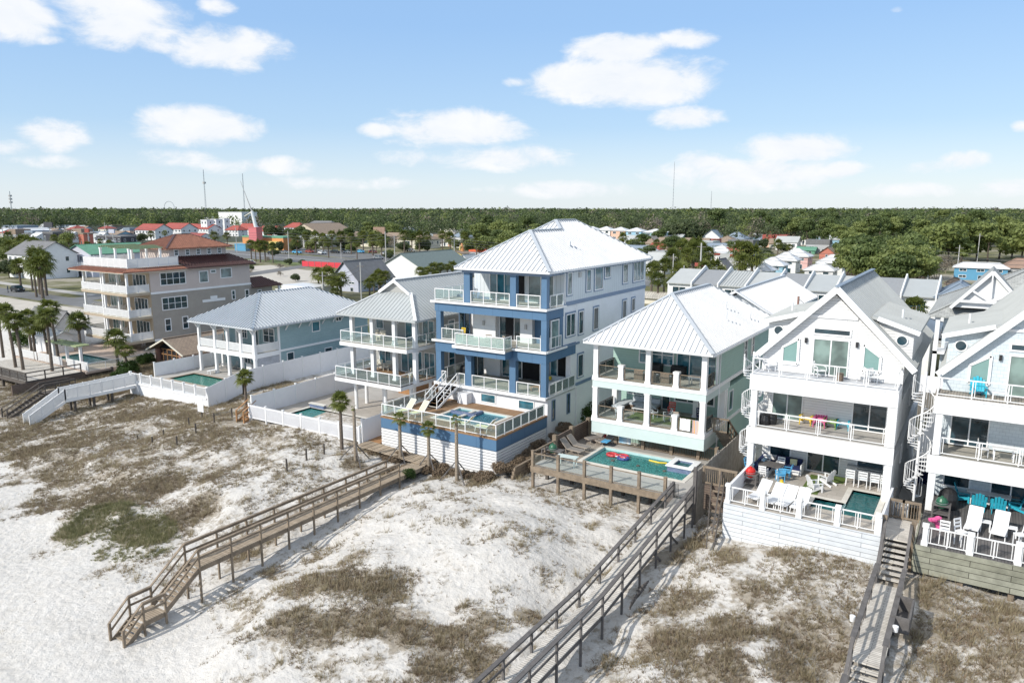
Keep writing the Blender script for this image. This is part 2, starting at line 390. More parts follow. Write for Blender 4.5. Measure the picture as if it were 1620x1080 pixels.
def hip(P, x0, x1, y0, y1, z, h, mat, sp=.45, capm=None, t=.16, name='roof', ribw=.05, ribh=.085):
    w = x1-x0; d = y1-y0; r = min(w, d)/2; xc = (x0+x1)/2; yc = (y0+y1)/2
    if d >= w:
        A = (xc, y0+r, z+h); B = (xc, y1-r, z+h)
        polys = [[(x0,y0,z),(x1,y0,z),A], [(x1,y0,z),(x1,y1,z),B,A], [(x1,y1,z),(x0,y1,z),B], [(x0,y1,z),(x0,y0,z),A,B]]
        rd = [((x0,y0,z),A),((x1,y0,z),A),(A,B),((x1,y1,z),B),((x0,y1,z),B)]
    else:
        A = (x0+r, yc, z+h); B = (x1-r, yc, z+h)
        polys = [[(x0,y0,z),(x1,y0,z),B,A], [(x1,y0,z),(x1,y1,z),B], [(x1,y1,z),(x0,y1,z),A,B], [(x0,y1,z),(x0,y0,z),A]]
        rd = [((x0,y0,z),A),((x1,y0,z),B),(A,B),((x1,y1,z),B),((x0,y1,z),A)]
    polys = [[p for i, p in enumerate(q) if Vector(p) != Vector(q[i-1])] for q in polys]
    rd = [r_ for r_ in rd if (Vector(r_[0])-Vector(r_[1])).length > .1]
    return roof(P, polys, mat, sp, t, rd, capm, ribw, ribh, name)
def gable(P, x0, x1, y0, y1, z, h, mat, axis='y', sp=.45, capm=None, t=.16, name='roof'):
    if axis == 'y':
        xc = (x0+x1)/2; A = (xc,y0,z+h); B = (xc,y1,z+h)
        polys = [[(x1,y0,z),(x1,y1,z),B,A], [(x0,y1,z),(x0,y0,z),A,B]]
    else:
        yc = (y0+y1)/2; A = (x0,yc,z+h); B = (x1,yc,z+h)
        polys = [[(x0,y0,z),(x1,y0,z),B,A], [(x1,y1,z),(x0,y1,z),A,B]]
    return roof(P, polys, mat, sp, t, [(A,B)], capm, name=name)
def railing(P, pts, h=1.0, style='glass', sp=1.3, pm=None, gm=None, name='railing', post=.06, endposts=(1,1), bigpost=0, toppm=None):
    pm = pm or WT; f = MB(); g = MB()
    P3 = [Vector(p) for p in pts]
    first = True
    for i in range(len(P3)-1):
        a, b = P3[i], P3[i+1]; L = (b-a).length; n = max(1, round(L/sp)); d = (b-a)/n
        hz = Vector((0,0,h))
        dn = (b-a).normalized(); ra = a+hz-dn*post/2; rb = b+hz+dn*post/2
        f.bar(ra, rb, post*1.2, post)
        if style in ('glass', 'frame', 'picket', 'wide', 'frost'): f.bar(a+Vector((0,0,.1)), b+Vector((0,0,.1)), post*.8, post*.7)
        if style == 'wood': f.bar(a+Vector((0,0,h*.5)), b+Vector((0,0,h*.5)), .04, .09)
        for k in range(n+1):
            if k == 0 and not (first and endposts[0]): continue
            if k == n and i == len(P3)-2 and not endposts[1]: continue
            p = a+d*k
            f.bar(p, p+hz*(1.0 if style != 'wide' else 1.08), post if style != 'wide' else .1, post if style != 'wide' else .1)
            if style == 'frame' and k < n:
                off = dn*.12
                f.bar(p+off+Vector((0,0,.1)), p+off+hz, .035); f.bar(p+d-off+Vector((0,0,.1)), p+d-off+hz, .035)
        if style in ('glass', 'frost'):
            for k in range(n):
                p = a+d*k+dn*.06; q = a+d*(k+1)-dn*.06
                g.bar(p+Vector((0,0,.14+(h-.22)/2)), q+Vector((0,0,.14+(h-.22)/2)), .012, h-.22)
        if style in ('picket', 'wide'):
            m = max(2, int(L/.12)); 
            for k in range(1, m):
                p = a+(b-a)*(k/m); f.bar(p+Vector((0,0,.1)), p+hz, .075 if style == 'wide' else .03)
        first = False
    o = f.build(name, pm, P)
    if g.v: g.build('glass_panel', gm or RAILG, o)
    return o
def column(P, x, y, z0, z1, w=.3, m=None, name='column', base=True):
    b = MB(); b.box(x-w/2, x+w/2, y-w/2, y+w/2, z0, z1)
    if base: b.box(x-w/2-.04, x+w/2+.04, y-w/2-.04, y+w/2+.04, z0+.002, z0+.18); b.box(x-w/2-.04, x+w/2+.04, y-w/2-.04, y+w/2+.04, z1-.16, z1-.003)
    return b.build(name, m or WT, P)
SPLIT = {'wall','board_wall','post','corner_trim','beam','band','floor_edge','fascia','pile','room_shade_panel','floor','slab','wall_lamp','carport_wall','retaining_wall','porch_ceiling','leg','rail','landing','boards','storage_box','lower_wall','coping'}
def B(P, name, m, *boxes):
    if name in SPLIT and len(boxes) > 1:
        for q in boxes: o = B(P, name, m, q)
        return o
    b = MB()
    for q in boxes: b.box(*q)
    return b.build(name, m, P)
def pool(P, x0, x1, y0, y1, z, wm, depth=1.2, cope=.35, dz=.12, extra=None, cm=None):
    """basin set in a deck: coping ring, plaster basin, water"""
    b = MB(); t = .05
    zb = z-depth
    b.box(x0-t, x1+t, y0-t, y1+t, zb-t, zb)
    b.box(x0-t, x0, y0-t, y1+t, zb, z-.002); b.box(x1, x1+t, y0-t, y1+t, zb, z-.002); b.box(x0, x1, y0-t, y0, zb, z-.002); b.box(x0, x1, y1, y1+t, zb, z-.002)
    b.box(x0+.0, x0+.35, y0, y1, zb, zb+.45)
    o = b.build('basin', POOLP, P)
    if cope:
        c = MB(); k = cope; h = .03
        c.box(x0-k, x1+k, y0-k, y0-.001, z-.05, z+h); c.box(x0-k, x1+k, y1+.001, y1+k, z-.05, z+h)
        c.box(x0-k, x0-.001, y0, y1, z-.05, z+h); c.box(x1+.001, x1+k, y0, y1, z-.05, z+h); c.build('coping', cm or COPE, P)
    w = MB(); w.box(x0+.002, x1-.002, y0+.002, y1-.002, z-dz-.02, z-dz); w.build('water', wm, P)
    return o
def ring(x0, x1, y0, y1, hx0, hx1, hy0, hy1, z0, z1):
    return [(x0,x1,y0,hy0,z0,z1),(x0,x1,hy1,y1,z0,z1),(x0,hx0,hy0,hy1,z0,z1),(hx1,x1,hy0,hy1,z0,z1)]
# ------------------------------------------------------------------ terrain
CP = [(-130,60,-.2),(-105,57,-.3),(-100,50,-.4),(-92,46,-.9),(-90,55,0),(-94,38,-1.4),(-110,38,-1.3),(-80,47,-.7),(-80,42,-1.1),(-80,37,-1.5),(-80,33,-1.75),(-72,44.5,-.5),(-67.5,43,-.3),
 (-67,55,.3),(-60,42,.3),(-60,55,.9),(-56,41,1.0),(-48,41,1.3),(-46,50,1.2),(-42,41.3,1.1),(-38,42,.7),(-34,41.2,.35),(-30,41.2,.4),(-28,42,.6),(-28,55,1.5),(-25.4,41.5,1.1),(-20,41.4,.95),(-16,41.2,.75),
 (-13.5,40.3,-.2),(-12.2,39,1.4),(-11,39,1.95),(-7,38.8,2.05),(-3.8,38.8,2.0),(-2.6,37,1.0),(-2.6,44,1.4),(-13,50,1.3),(-2.7,58,1.5),(0,39,1.85),(4,38.8,1.9),(10,38,1.9),(10,50,1.8),
 (-35,17,-1.85),(-35,20,-1.5),(-35,24,-1.0),(-35,28,-1.15),(-35,32,-1.05),(-35,36,-.55),(-38,30,-.4),(-38,34,.1),(-40,37,.5),
 (-50,20,-1.9),(-45,12,-2),(-60,26,-1.85),(-75,30,-1.9),(-37,10,-2.0),(-29,13,-1.8),(-90,30,-1.8),(-24,16,-1.5),(-20,17.5,-1.2),
 (-31,34,1.2),(-26,36.5,1.9),(-28,29,.9),(-26,24,.2),(-22,21,-.2),(-21,34,1.6),(-18.5,27,.6),(-16,22,-.5),(-14.3,31,-1.0),(-14.3,36,-.8),(-14,26,-1.1),(-13,18,-.8),
 (-42,35,1.1),(-46,31,.2),(-50,34,.2),(-50,28,-.9),(-58,33,-.5),(-62,36,-.5),(-56,38,.6),(-66,36,-.9),(-70,36,-1.1),(-44,25,-1.2),(-40,22,-1.5),
 (-8.5,34,1.7),(-8,28,1.0),(-5,33,1.2),(-10,25,.3),(-11.5,31,.6),(-11,36,.9),(0,34,1.3),(3,36,1.5),(0,29,1.0),(-2.7,30,.3),(-2.7,34,.5),(6,30,1.2),(-5,25,.5),(8,26,.8),(0,22,.3),(-10,16,-.8),(8,16,-.2)]
CPa = np.array(CP)
def th(X, Y):
    X = np.asarray(X, float); Y = np.asarray(Y, float); sh = X.shape
    x = X.ravel(); y = Y.ravel(); out = np.empty_like(x)
    for i in range(0, len(x), 20000):
        dx = x[i:i+20000, None]-CPa[None,:,0]; dy = y[i:i+20000, None]-CPa[None,:,1]
        d2 = dx*dx+dy*dy
        w = np.exp(-d2/18.)+1e-3/(1+d2)**1.2
        out[i:i+20000] = (w*CPa[None,:,2]).sum(1)/w.sum(1)
    t = np.clip((y-52)/18., 0, 1); out = out*(1-t)+.5*t
    t2 = np.clip((y-6)/10., 0, 1); out = out*t2+(-2.2)*(1-t2)
    return out.reshape(sh)
def small_noise(x, y):
    v = noise.noise(Vector((x*.28, y*.28, 1.3)))*.42+noise.noise(Vector((x*.5, y*.5, 11.)))*.16+noise.noise(Vector((x*.9, y*.9, 7)))*.11+noise.noise(Vector((x*2.6, y*2.6, 3)))*.045
    return v
def ground(x, y): return float(th(np.array([x]), np.array([y]))[0])
def gpix(px, py, z0=0.5):
    p = atz(px, py, z0)
    for _ in range(8): p = atz(px, py, ground(p.x, p.y))
    return p
# vegetation cover: patches seen on the dune (x, y, radius, strength)
VEG = []
for px, py, r, s in [(50,715,3.2,1),(10,690,3,.9),(110,745,2.2,.6),(95,640,3,.7),(160,690,3,.6),(250,650,3,1),(290,660,2.4,1),(200,660,3,.9),(330,655,1.6,.5),(180,800,3.0,1),(250,770,3.2,1),(300,810,2.8,1),(120,840,2.6,1),(240,845,2.2,1),(330,760,2.0,.8),
   (210,835,2.2,1),(390,880,2.2,.8),(430,905,1.8,.7),(480,930,1.8,1),(540,920,2.1,1),(600,930,2.2,1),(460,985,1.9,1),(520,990,2.0,1),(590,985,2.0,1),(640,1000,2.0,1),(700,1010,1.8,1),(760,990,1.6,.9),(560,880,1.4,.8),(640,905,1.7,.6),
   (690,1060,1.6,1),(760,1050,1.6,1),(720,960,1.4,.6),(840,980,1.2,.8),(430,870,1.0,.5),(350,900,1.6,.6),(500,880,1.6,.7),
   (1000,900,2,.8),(1060,880,1.8,.9),(1080,950,2.2,.9),(1150,1000,2.2,1),(1060,1020,2.2,1),(1200,940,2.2,.8),(1260,1000,2.2,1),(1300,920,1.8,.7),(1160,880,2,.8),(1240,880,1.6,.8),(960,1050,1.8,.7),(1150,1060,1.8,1),(1250,1060,1.8,1),(1090,860,1.6,1),(1330,1040,1.4,.9),
   (1470,950,1.8,1),(1520,1000,2.2,.9),(1580,960,2.0,.8),(1500,1050,1.8,.9),(1590,1040,1.8,1),(1440,1000,1.4,1),(1455,930,1.4,1),(1600,990,1.4,.9),
   (870,800,.9,.7),(820,880,1.0,.6),(900,850,.9,.6),(740,830,.8,.5),(790,850,.9,.6),(940,830,1.2,.7),(960,800,.8,.5),(700,870,1.2,.5),(860,905,1.,.6),(640,850,.8,.5),(770,920,1.0,.5),
   (620,750,1.4,.9),(560,735,1.4,1),(640,740,1.0,.9),(700,752,1.2,1.0),(760,762,1.2,1),(800,740,1.0,1),(840,705,1.0,1),(440,690,1.0,.7),(400,670,1.0,.9),(500,700,1,.7),(560,700,1,.8),(350,690,1.2,.5),(430,730,1.5,.5),(330,720,1.5,.5),(480,770,1.2,.5),(540,790,1.0,.4),(380,800,1.5,.6)]:
    p = gpix(px, py, 0.3); VEG.append((p.x, p.y, r, s))
VEGa = np.array(VEG)
BEACH = [(-140.,34.)]+[tuple(gpix(a, b, -1.5))[:2] for a, b in ((0,745),(60,820),(130,890),(215,930),(290,1000),(400,1075),(520,1160))]
PATHS = []
def cover(x, y):
    d2 = (x[:,None]-VEGa[None,:,0])**2+(y[:,None]-VEGa[None,:,1])**2
    c = (VEGa[None,:,3]*np.exp(-d2/(VEGa[None,:,2]**2))).max(1)
    c = np.clip(c, 0, 1)
    base = .47-.20*np.exp(-((x+25)**2/60+(y-34)**2/40))+np.clip((x+12)/8, 0, 1)*.13+.16*np.clip((-44-x)/10, 0, 1)
    far = np.clip((y-41)/2, 0, 1)*.3*((x < -82))
    b = np.full(len(x), 9.)
    for (x0_, y0_), (x1_, y1_) in zip(BEACH[:-1], BEACH[1:]):
        t = np.clip(((x-x0_)*(x1_-x0_)+(y-y0_)*(y1_-y0_))/((x1_-x0_)**2+(y1_-y0_)**2), 0, 1)
        dx, dy = x-(x0_+t*(x1_-x0_)), y-(y0_+t*(y1_-y0_)); dd = np.hypot(dx, dy)
        side = np.sign((x1_-x0_)*dy-(y1_-y0_)*dx); b = np.where(dd < np.abs(b), np.where(side < 0, -dd, dd), b)
    b = b+1.1*np.sin(x*.9+y*.4)+.6*np.sin(x*2.1-y*1.3)
    beach = np.clip(.5-b/2.2, 0, 1)
    return np.clip(np.maximum(c, base+far)*(1-beach*.95), 0, 1)
def sheet():
    xs = np.concatenate([[-6000,-3500,-2200,-1500,-1100,-800,-600,-450,-340,-260,-200,-160,-135,-118], np.arange(-108, 14.01, .36), [16,20,26,36,50,80,130,200,300,450,700,1100,2000,4000]])
    ys = np.concatenate([[-200,-60,-20,-5,2,6,9], np.arange(11, 46, .36), np.arange(46.5, 62, 1.), [64,68,74,82,92,105,120,140,170,210,270,350,480,700,1000,1500,2400,4000,8000]])
    XX, YY = np.meshgrid(xs, ys); Z = th(XX, YY)
    nx, ny = len(xs), len(ys)
    for j in range(ny):
        for i in range(nx):
            x, y = xs[i], ys[j]
            if -109 < x < 15 and 5 < y < 60:
                k = 1.0 if y < 41 else max(0., 1-(y-41)/4)
                bz = min(1., max(.16, (Z[j,i]+1.75)/.8))
                Z[j,i] += small_noise(x, y)*k*bz
    co = np.stack([XX, YY, Z], -1).reshape(-1, 3)
    idx = np.arange(nx*ny).reshape(ny, nx)
    fq = np.stack([idx[:-1,:-1], idx[:-1,1:], idx[1:,1:], idx[1:,:-1]], -1).reshape(-1, 4)
    me = bpy.data.meshes.new('ground'); me.vertices.add(len(co)); me.vertices.foreach_set('co', co.ravel().astype('f'))
    me.loops.add(fq.size); me.loops.foreach_set('vertex_index', fq.ravel().astype('i'))
    me.polygons.add(len(fq)); me.polygons.foreach_set('loop_start', (np.arange(len(fq))*4).astype('i')); me.polygons.foreach_set('loop_total', np.full(len(fq), 4, 'i'))
    me.update(calc_edges=True)
    at = me.attributes.new('cover', 'FLOAT', 'POINT')
    cv = np.zeros(len(co)); m = (co[:,0] > -109) & (co[:,0] < 16) & (co[:,1] > 5) & (co[:,1] < 60)
    cv[m] = cover(co[m,0], co[m,1]); cv[co[:,1] > 60] = .3
    at.data.foreach_set('value', cv.astype('f'))
    me.polygons.foreach_set('use_smooth', np.ones(len(fq), bool))
    m_, nt, out = newmat('dune_sand'); L = nt.links
    tc = nd(nt, 'ShaderNodeTexCoord'); vec = tc.outputs['Object']
    a = nd(nt, 'ShaderNodeAttribute', attribute_name='cover')
    n1 = noise_out(nt, vec, .55, 8, .72); n2 = noise_out(nt, vec, 3.2, 6, .7)
    def mth(op, x, y):
        n = nd(nt, 'ShaderNodeMath', operation=op)
        for i, v in enumerate((x, y)):
            if isinstance(v, (int, float)): n.inputs[i].default_value = v
            else: L.new(v, n.inputs[i])
        return n.outputs[0]
    s1 = mth('ADD', mth('MULTIPLY', n1, .55), mth('MULTIPLY', n2, .45))
    thr = mth('SUBTRACT', .70, mth('MULTIPLY', a.outputs['Fac'], .36))
    litter = ramp(nt, mth('SUBTRACT', s1, thr), -.03, .06)
    sandn = ramp(nt, noise_out(nt, vec, 1.6, 6, .6), .3, .7)
    sand = mixrgb(nt, sandn, mixrgb(nt, ramp(nt, noise_out(nt, vec, .12, 3), .4, .6), (.62, .59, .55), (.56, .53, .485)), (.69, .665, .63))
    sp = ramp(nt, noise_out(nt, vec, 11, 3, .7), .56, .72)
    sand = mixrgb(nt, sp, sand, (.55, .52, .475))
    ln = ramp(nt, noise_out(nt, vec, 5, 5, .7), .3, .7)
    lit = mixrgb(nt, ln, (.19, .155, .11), (.37, .315, .24))
    c = mixrgb(nt, mth('MULTIPLY', litter, .82), sand, lit)
    # inland: turf, bare lots, litter
    spx = nd(nt, 'ShaderNodeSeparateXYZ'); L.new(vec, spx.inputs[0])
    inl = ramp(nt, spx.outputs[1], 62, 72)
    g1 = ramp(nt, noise_out(nt, vec, .035, 6, .65), .38, .52); g2 = ramp(nt, noise_out(nt, vec, .4, 5, .7), .3, .7)
    town = mixrgb(nt, g1, mixrgb(nt, g2, (.30, .27, .22), (.42, .385, .32)), mixrgb(nt, g2, (.11, .12, .055), (.19, .18, .09)))
    c = mixrgb(nt, inl, c, town)
    p = nd(nt, 'ShaderNodeBsdfPrincipled'); p.inputs['Roughness'].default_value = .95; p.inputs['Specular IOR Level'].default_value = .1
    L.new(c, p.inputs['Base Color'])
    bn = nd(nt, 'ShaderNodeBump'); bn.inputs['Strength'].default_value = .9; bn.inputs['Distance'].default_value = .2
    v = nd(nt, 'ShaderNodeTexVoronoi', feature='SMOOTH_F1'); v.inputs['Scale'].default_value = 2.6; L.new(vec, v.inputs['Vector'])
    L.new(mth('ADD', mth('MULTIPLY', n2, .8), mth('MULTIPLY', v.outputs['Distance'], .45)), bn.inputs['Height'])
    L.new(bn.outputs['Normal'], p.inputs['Normal']); L.new(p.outputs[0], out.inputs[0])
    me.materials.append(m_)
    o = bpy.data.objects.new('ground', me); COL.objects.link(o); o['kind'] = 'structure'
    return xs, ys, Z
GX, GY, GZ = sheet()
def gz(x, y):
    i = int(np.searchsorted(GX, x))-1; j = int(np.searchsorted(GY, y))-1
    i = max(0, min(len(GX)-2, i)); j = max(0, min(len(GY)-2, j))
    u = (x-GX[i])/(GX[i+1]-GX[i]); v = (y-GY[j])/(GY[j+1]-GY[j])
    return float(GZ[j,i]*(1-u)*(1-v)+GZ[j,i+1]*u*(1-v)+GZ[j+1,i]*(1-u)*v+GZ[j+1,i+1]*u*v)
def gp(px, py, z0=.5):
    p = atz(px, py, z0)
    for _ in range(6): p = atz(px, py, gz(p.x, p.y))
    return p
# ------------------------------------------------------------------ scatter meshes built with numpy
def quadmesh(name, C, Mt):
    """C: (n,4,3) quads"""
    n = len(C); me = bpy.data.meshes.new(name)
    me.vertices.add(n*4); me.vertices.foreach_set('co', C.reshape(-1).astype('f'))
    me.loops.add(n*4); me.loops.foreach_set('vertex_index', np.arange(n*4, dtype='i'))
    me.polygons.add(n); me.polygons.foreach_set('loop_start', (np.arange(n)*4).astype('i')); me.polygons.foreach_set('loop_total', np.full(n, 4, 'i'))
    me.update(calc_edges=True); me.materials.append(Mt); return me
def tufts(name, pts, h, nb, wd, spread, mat, label=None):
    """grass tufts: each nb bent blades (two quads would be heavier; one tapering quad each)"""
    n = len(pts); P = np.repeat(pts, nb, 0); H = np.repeat(h, nb)*(.5+.7*rng.random(n*nb))
    a = rng.random(n*nb)*2*pi; ln = spread*(.25+rng.random(n*nb))
    off = np.stack([np.cos(a), np.sin(a), np.zeros_like(a)], 1)
    base = P+off*(np.repeat(h, nb)*.35*rng.random(n*nb))[:,None]
    tip = base+off*(ln*H)[:,None]+np.stack([0*H,0*H,H], 1)
    b2 = rng.random(n*nb)*2*pi; sd = np.stack([np.cos(b2), np.sin(b2), 0*b2], 1)*wd
    Q = np.stack([base-sd, base+sd, tip+sd*.25, tip-sd*.25], 1)
    me = quadmesh(name, Q, mat); o = bpy.data.objects.new(name, me); COL.objects.link(o)
    o['kind'] = 'stuff'; o['label'] = label; o['category'] = 'grass'; return o
FOOT = []   # built-over rectangles kept free of grass
OATS = leafmat('sea_oats_straw', (.26, .21, .12), (.50, .43, .29), .8, .3)
def grass():
    N = 300000
    x = rng.uniform(-106, 10, N); y = rng.uniform(12, 56, N)
    # keep only what the lot of dunes can show, denser where cover is high
    cv = cover(x, y)
    nz = np.array([noise.noise(Vector((a*.8, b*.8, 4.)))*.5+noise.noise(Vector((a*.25, b*.25, 9.)))*.4 for a, b in zip(x, y)])
    pr = np.clip((cv-.36+nz*.95)*2.1, 0, 1)+.02*(cv > .12)
    keep = rng.random(N) < pr
    for (a, b, c, d) in FOOT: keep &= ~((x > a) & (x < b) & (y > c) & (y < d))
    x = x[keep]; y = y[keep]; cv = cv[keep]
    z = np.array([gz(a, b) for a, b in zip(x, y)])
    P = np.stack([x, y, z-.03], 1); k = rng.random(len(P))
    near = (y < 45)
    gr = ((x+47)**2/30+(y-24.5)**2/9 < 1)
    a = (k < .62) & ~gr; b = (k >= .62) & ~gr
    hh = (.07+.17*rng.random(len(P)))*(.35+1.05*cv)
    tufts('dune_grass', P[a], hh[a], 9, .015, .9, DRYG, 'dry tan dune grass growing in patches over the white sand')
    tufts('dune_scrub', P[b], hh[b]*.9, 9, .018, 1.3, DRYR, 'russet brown low scrub matted between the dune grass')
    t_ = rng.random(len(P)) < .035; tufts('sea_oats', P[t_], .34+.32*rng.random(int(t_.sum())), 16, .009, .55, OATS, 'taller pale straw tufts of sea oats standing out of the dune grass')
    if gr.any(): tufts('green_grass', P[gr], hh[gr]*1.1, 18, .013, .9, GRNG, 'green tufted grass low on the left of the dune by the beach')
# ------------------------------------------------------------------ camera, light, sky
def setup():
    cam = bpy.data.cameras.new('camera'); o = bpy.data.objects.new('camera', cam); COL.objects.link(o)
    o.location = (0,0,CH); o.rotation_euler = (pi/2-PIT, 0, HEAD); cam.sensor_width = 36; cam.lens = FL/1620*36
    cam.clip_start = .5; cam.clip_end = 20000; S.camera = o
    EL = radians(34); AZ = radians(24)
    sd = Vector((-sin(AZ)*cos(EL), -cos(AZ)*cos(EL), sin(EL)))
    sl = bpy.data.lights.new('sun', 'SUN'); sl.energy = 4.2; sl.angle = radians(.5); sl.color = (1, .95, .865)
    so = bpy.data.objects.new('sun', sl); COL.objects.link(so); so.rotation_euler = (-sd).to_track_quat('-Z', 'Y').to_euler(); so.location = (0,0,60)
    w = bpy.data.worlds.new('World'); S.world = w; w.use_nodes = True; nt = w.node_tree; nt.nodes.clear(); L = nt.links
    out = nd(nt, 'ShaderNodeOutputWorld'); bg = nd(nt, 'ShaderNodeBackground'); bg.inputs['Strength'].default_value = .15
    sky = nd(nt, 'ShaderNodeTexSky', sky_type='NISHITA', sun_disc=False); sky.sun_elevation = EL; sky.sun_rotation = atan2(sd.x, sd.y)
    sky.air_density = 1.0; sky.dust_density = .6; sky.ozone_density = 1.0; sky.altitude = 0
    tc = nd(nt, 'ShaderNodeTexCoord'); nv = nd(nt, 'ShaderNodeVectorMath', operation='NORMALIZE'); L.new(tc.outputs['Generated'], nv.inputs[0])
    sp = nd(nt, 'ShaderNodeSeparateXYZ'); L.new(nv.outputs[0], sp.inputs[0])
    def mth(op, x, y=0., z=0.):
        n = nd(nt, 'ShaderNodeMath', operation=op)
        for i, v in enumerate((x, y, z)):
            if isinstance(v, (int, float)): n.inputs[i].default_value = v
            else: L.new(v, n.inputs[i])
        return n.outputs[0]
    az = mth('ARCTAN2', sp.outputs[0], sp.outputs[1]); el = mth('ARCSINE', sp.outputs[2])
    # cumulus field: each cloud sits at its own bearing and elevation in the sky
    cv = nd(nt, 'ShaderNodeCombineXYZ'); L.new(mth('MULTIPLY', az, 1.0), cv.inputs[0]); L.new(mth('MULTIPLY', el, 1.9), cv.inputs[1])
    nA = noise_out(nt, cv.outputs[0], 17, 9, .62, .3); nB = noise_out(nt, cv.outputs[0], 4.5, 3, .5)
    wob = mth('ADD', mth('MULTIPLY', mth('SUBTRACT', nA, .5), 2.9), mth('MULTIPLY', mth('SUBTRACT', nB, .5), 1.2))
    acc = None
    CL = [(25,25,75,38,1),(200,35,105,42,.95),(150,5,80,25,.8),(262,75,38,13,.6),(362,78,88,34,1.15),(345,12,34,17,.6),(75,62,34,12,.45),(310,200,98,30,1.05),(80,215,62,28,.7),(20,232,50,16,.5),(290,252,80,20,.35),(440,262,70,17,.6),(350,265,80,18,.35),
          (730,205,110,32,1.05),(790,248,110,24,.8),(598,207,32,13,.75),(680,250,90,20,.4),(983,78,68,24,1.1),(1000,130,128,36,1.25),(890,130,60,28,.9),(870,145,60,16,.6),(1085,62,46,16,.85),(1088,187,60,18,.95),(1255,235,88,22,1.0),(1180,275,160,28,.8),(1330,270,34,14,.9),(1110,255,45,18,.7),
          (1525,253,44,16,.95),(1480,264,60,14,.6),(1595,298,80,18,.7),(1440,300,120,14,.45),(900,300,150,16,.45),(560,290,160,14,.4),(1615,200,20,12,.5),(825,130,38,10,.5),(1420,15,18,8,.25),(80,255,90,14,.3)]
    for px, py, rx, ry, st in CL:
        d = ray(px, py).normalized(); a0 = atan2(d.x, d.y); e0 = asin(d.z)
        dr = ray(px+rx, py).normalized(); ar = abs(atan2(dr.x, dr.y)-a0); du = ray(px, py-ry).normalized(); er = abs(asin(du.z)-e0)
        u = mth('MULTIPLY', mth('SUBTRACT', az, a0), 1/(ar*1.05)); v = mth('MULTIPLY', mth('SUBTRACT', el, e0), 1/(er*1.08))
        q = mth('SUBTRACT', st, mth('ADD', mth('MULTIPLY', u, u), mth('MULTIPLY', v, v)))
        acc = q if acc is None else mth('SMOOTH_MAX', acc, q, .25)
    dens = ramp(nt, mth('ADD', acc, wob), -.30, .85)
    dn = nd(nt, 'ShaderNodeMapRange', interpolation_type='SMOOTHSTEP'); L.new(dens, dn.inputs['Value'])
    # the sky of the day: pale blue, whiter towards the horizon, added brightness overhead, out of view, to fill the shade
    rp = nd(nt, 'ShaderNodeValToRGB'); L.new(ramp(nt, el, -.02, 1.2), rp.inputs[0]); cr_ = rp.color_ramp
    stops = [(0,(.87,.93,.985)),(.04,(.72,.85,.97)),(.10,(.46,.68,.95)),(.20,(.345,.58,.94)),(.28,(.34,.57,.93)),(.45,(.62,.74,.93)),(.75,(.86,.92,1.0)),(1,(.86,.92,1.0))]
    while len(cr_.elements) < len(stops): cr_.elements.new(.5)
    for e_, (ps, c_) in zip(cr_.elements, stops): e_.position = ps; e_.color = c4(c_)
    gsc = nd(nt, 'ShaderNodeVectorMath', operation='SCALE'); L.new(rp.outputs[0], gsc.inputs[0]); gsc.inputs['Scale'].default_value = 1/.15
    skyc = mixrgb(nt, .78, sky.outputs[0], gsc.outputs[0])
    shade = ramp(nt, nA, .25, .75)
    cc = mixrgb(nt, shade, (5.7, 6.0, 6.4), (6.6, 6.65, 6.75))
    fin = mixrgb(nt, mth('MULTIPLY', dn.outputs[0], .96), skyc, cc)
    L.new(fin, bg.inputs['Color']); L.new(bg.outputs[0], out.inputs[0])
    S.view_settings.view_transform = 'Standard'; S.view_settings.look = 'None'; S.view_settings.gamma = 1; S.view_settings.exposure = EXPO
    S.render.engine = 'CYCLES'; S.cycles.max_bounces = 6; S.cycles.transparent_max_bounces = 12; S.cycles.diffuse_bounces = 4; S.cycles.glossy_bounces = 3
    S.render.resolution_x = 1024; S.render.resolution_y = 682
EXPO = 0.03
setup()
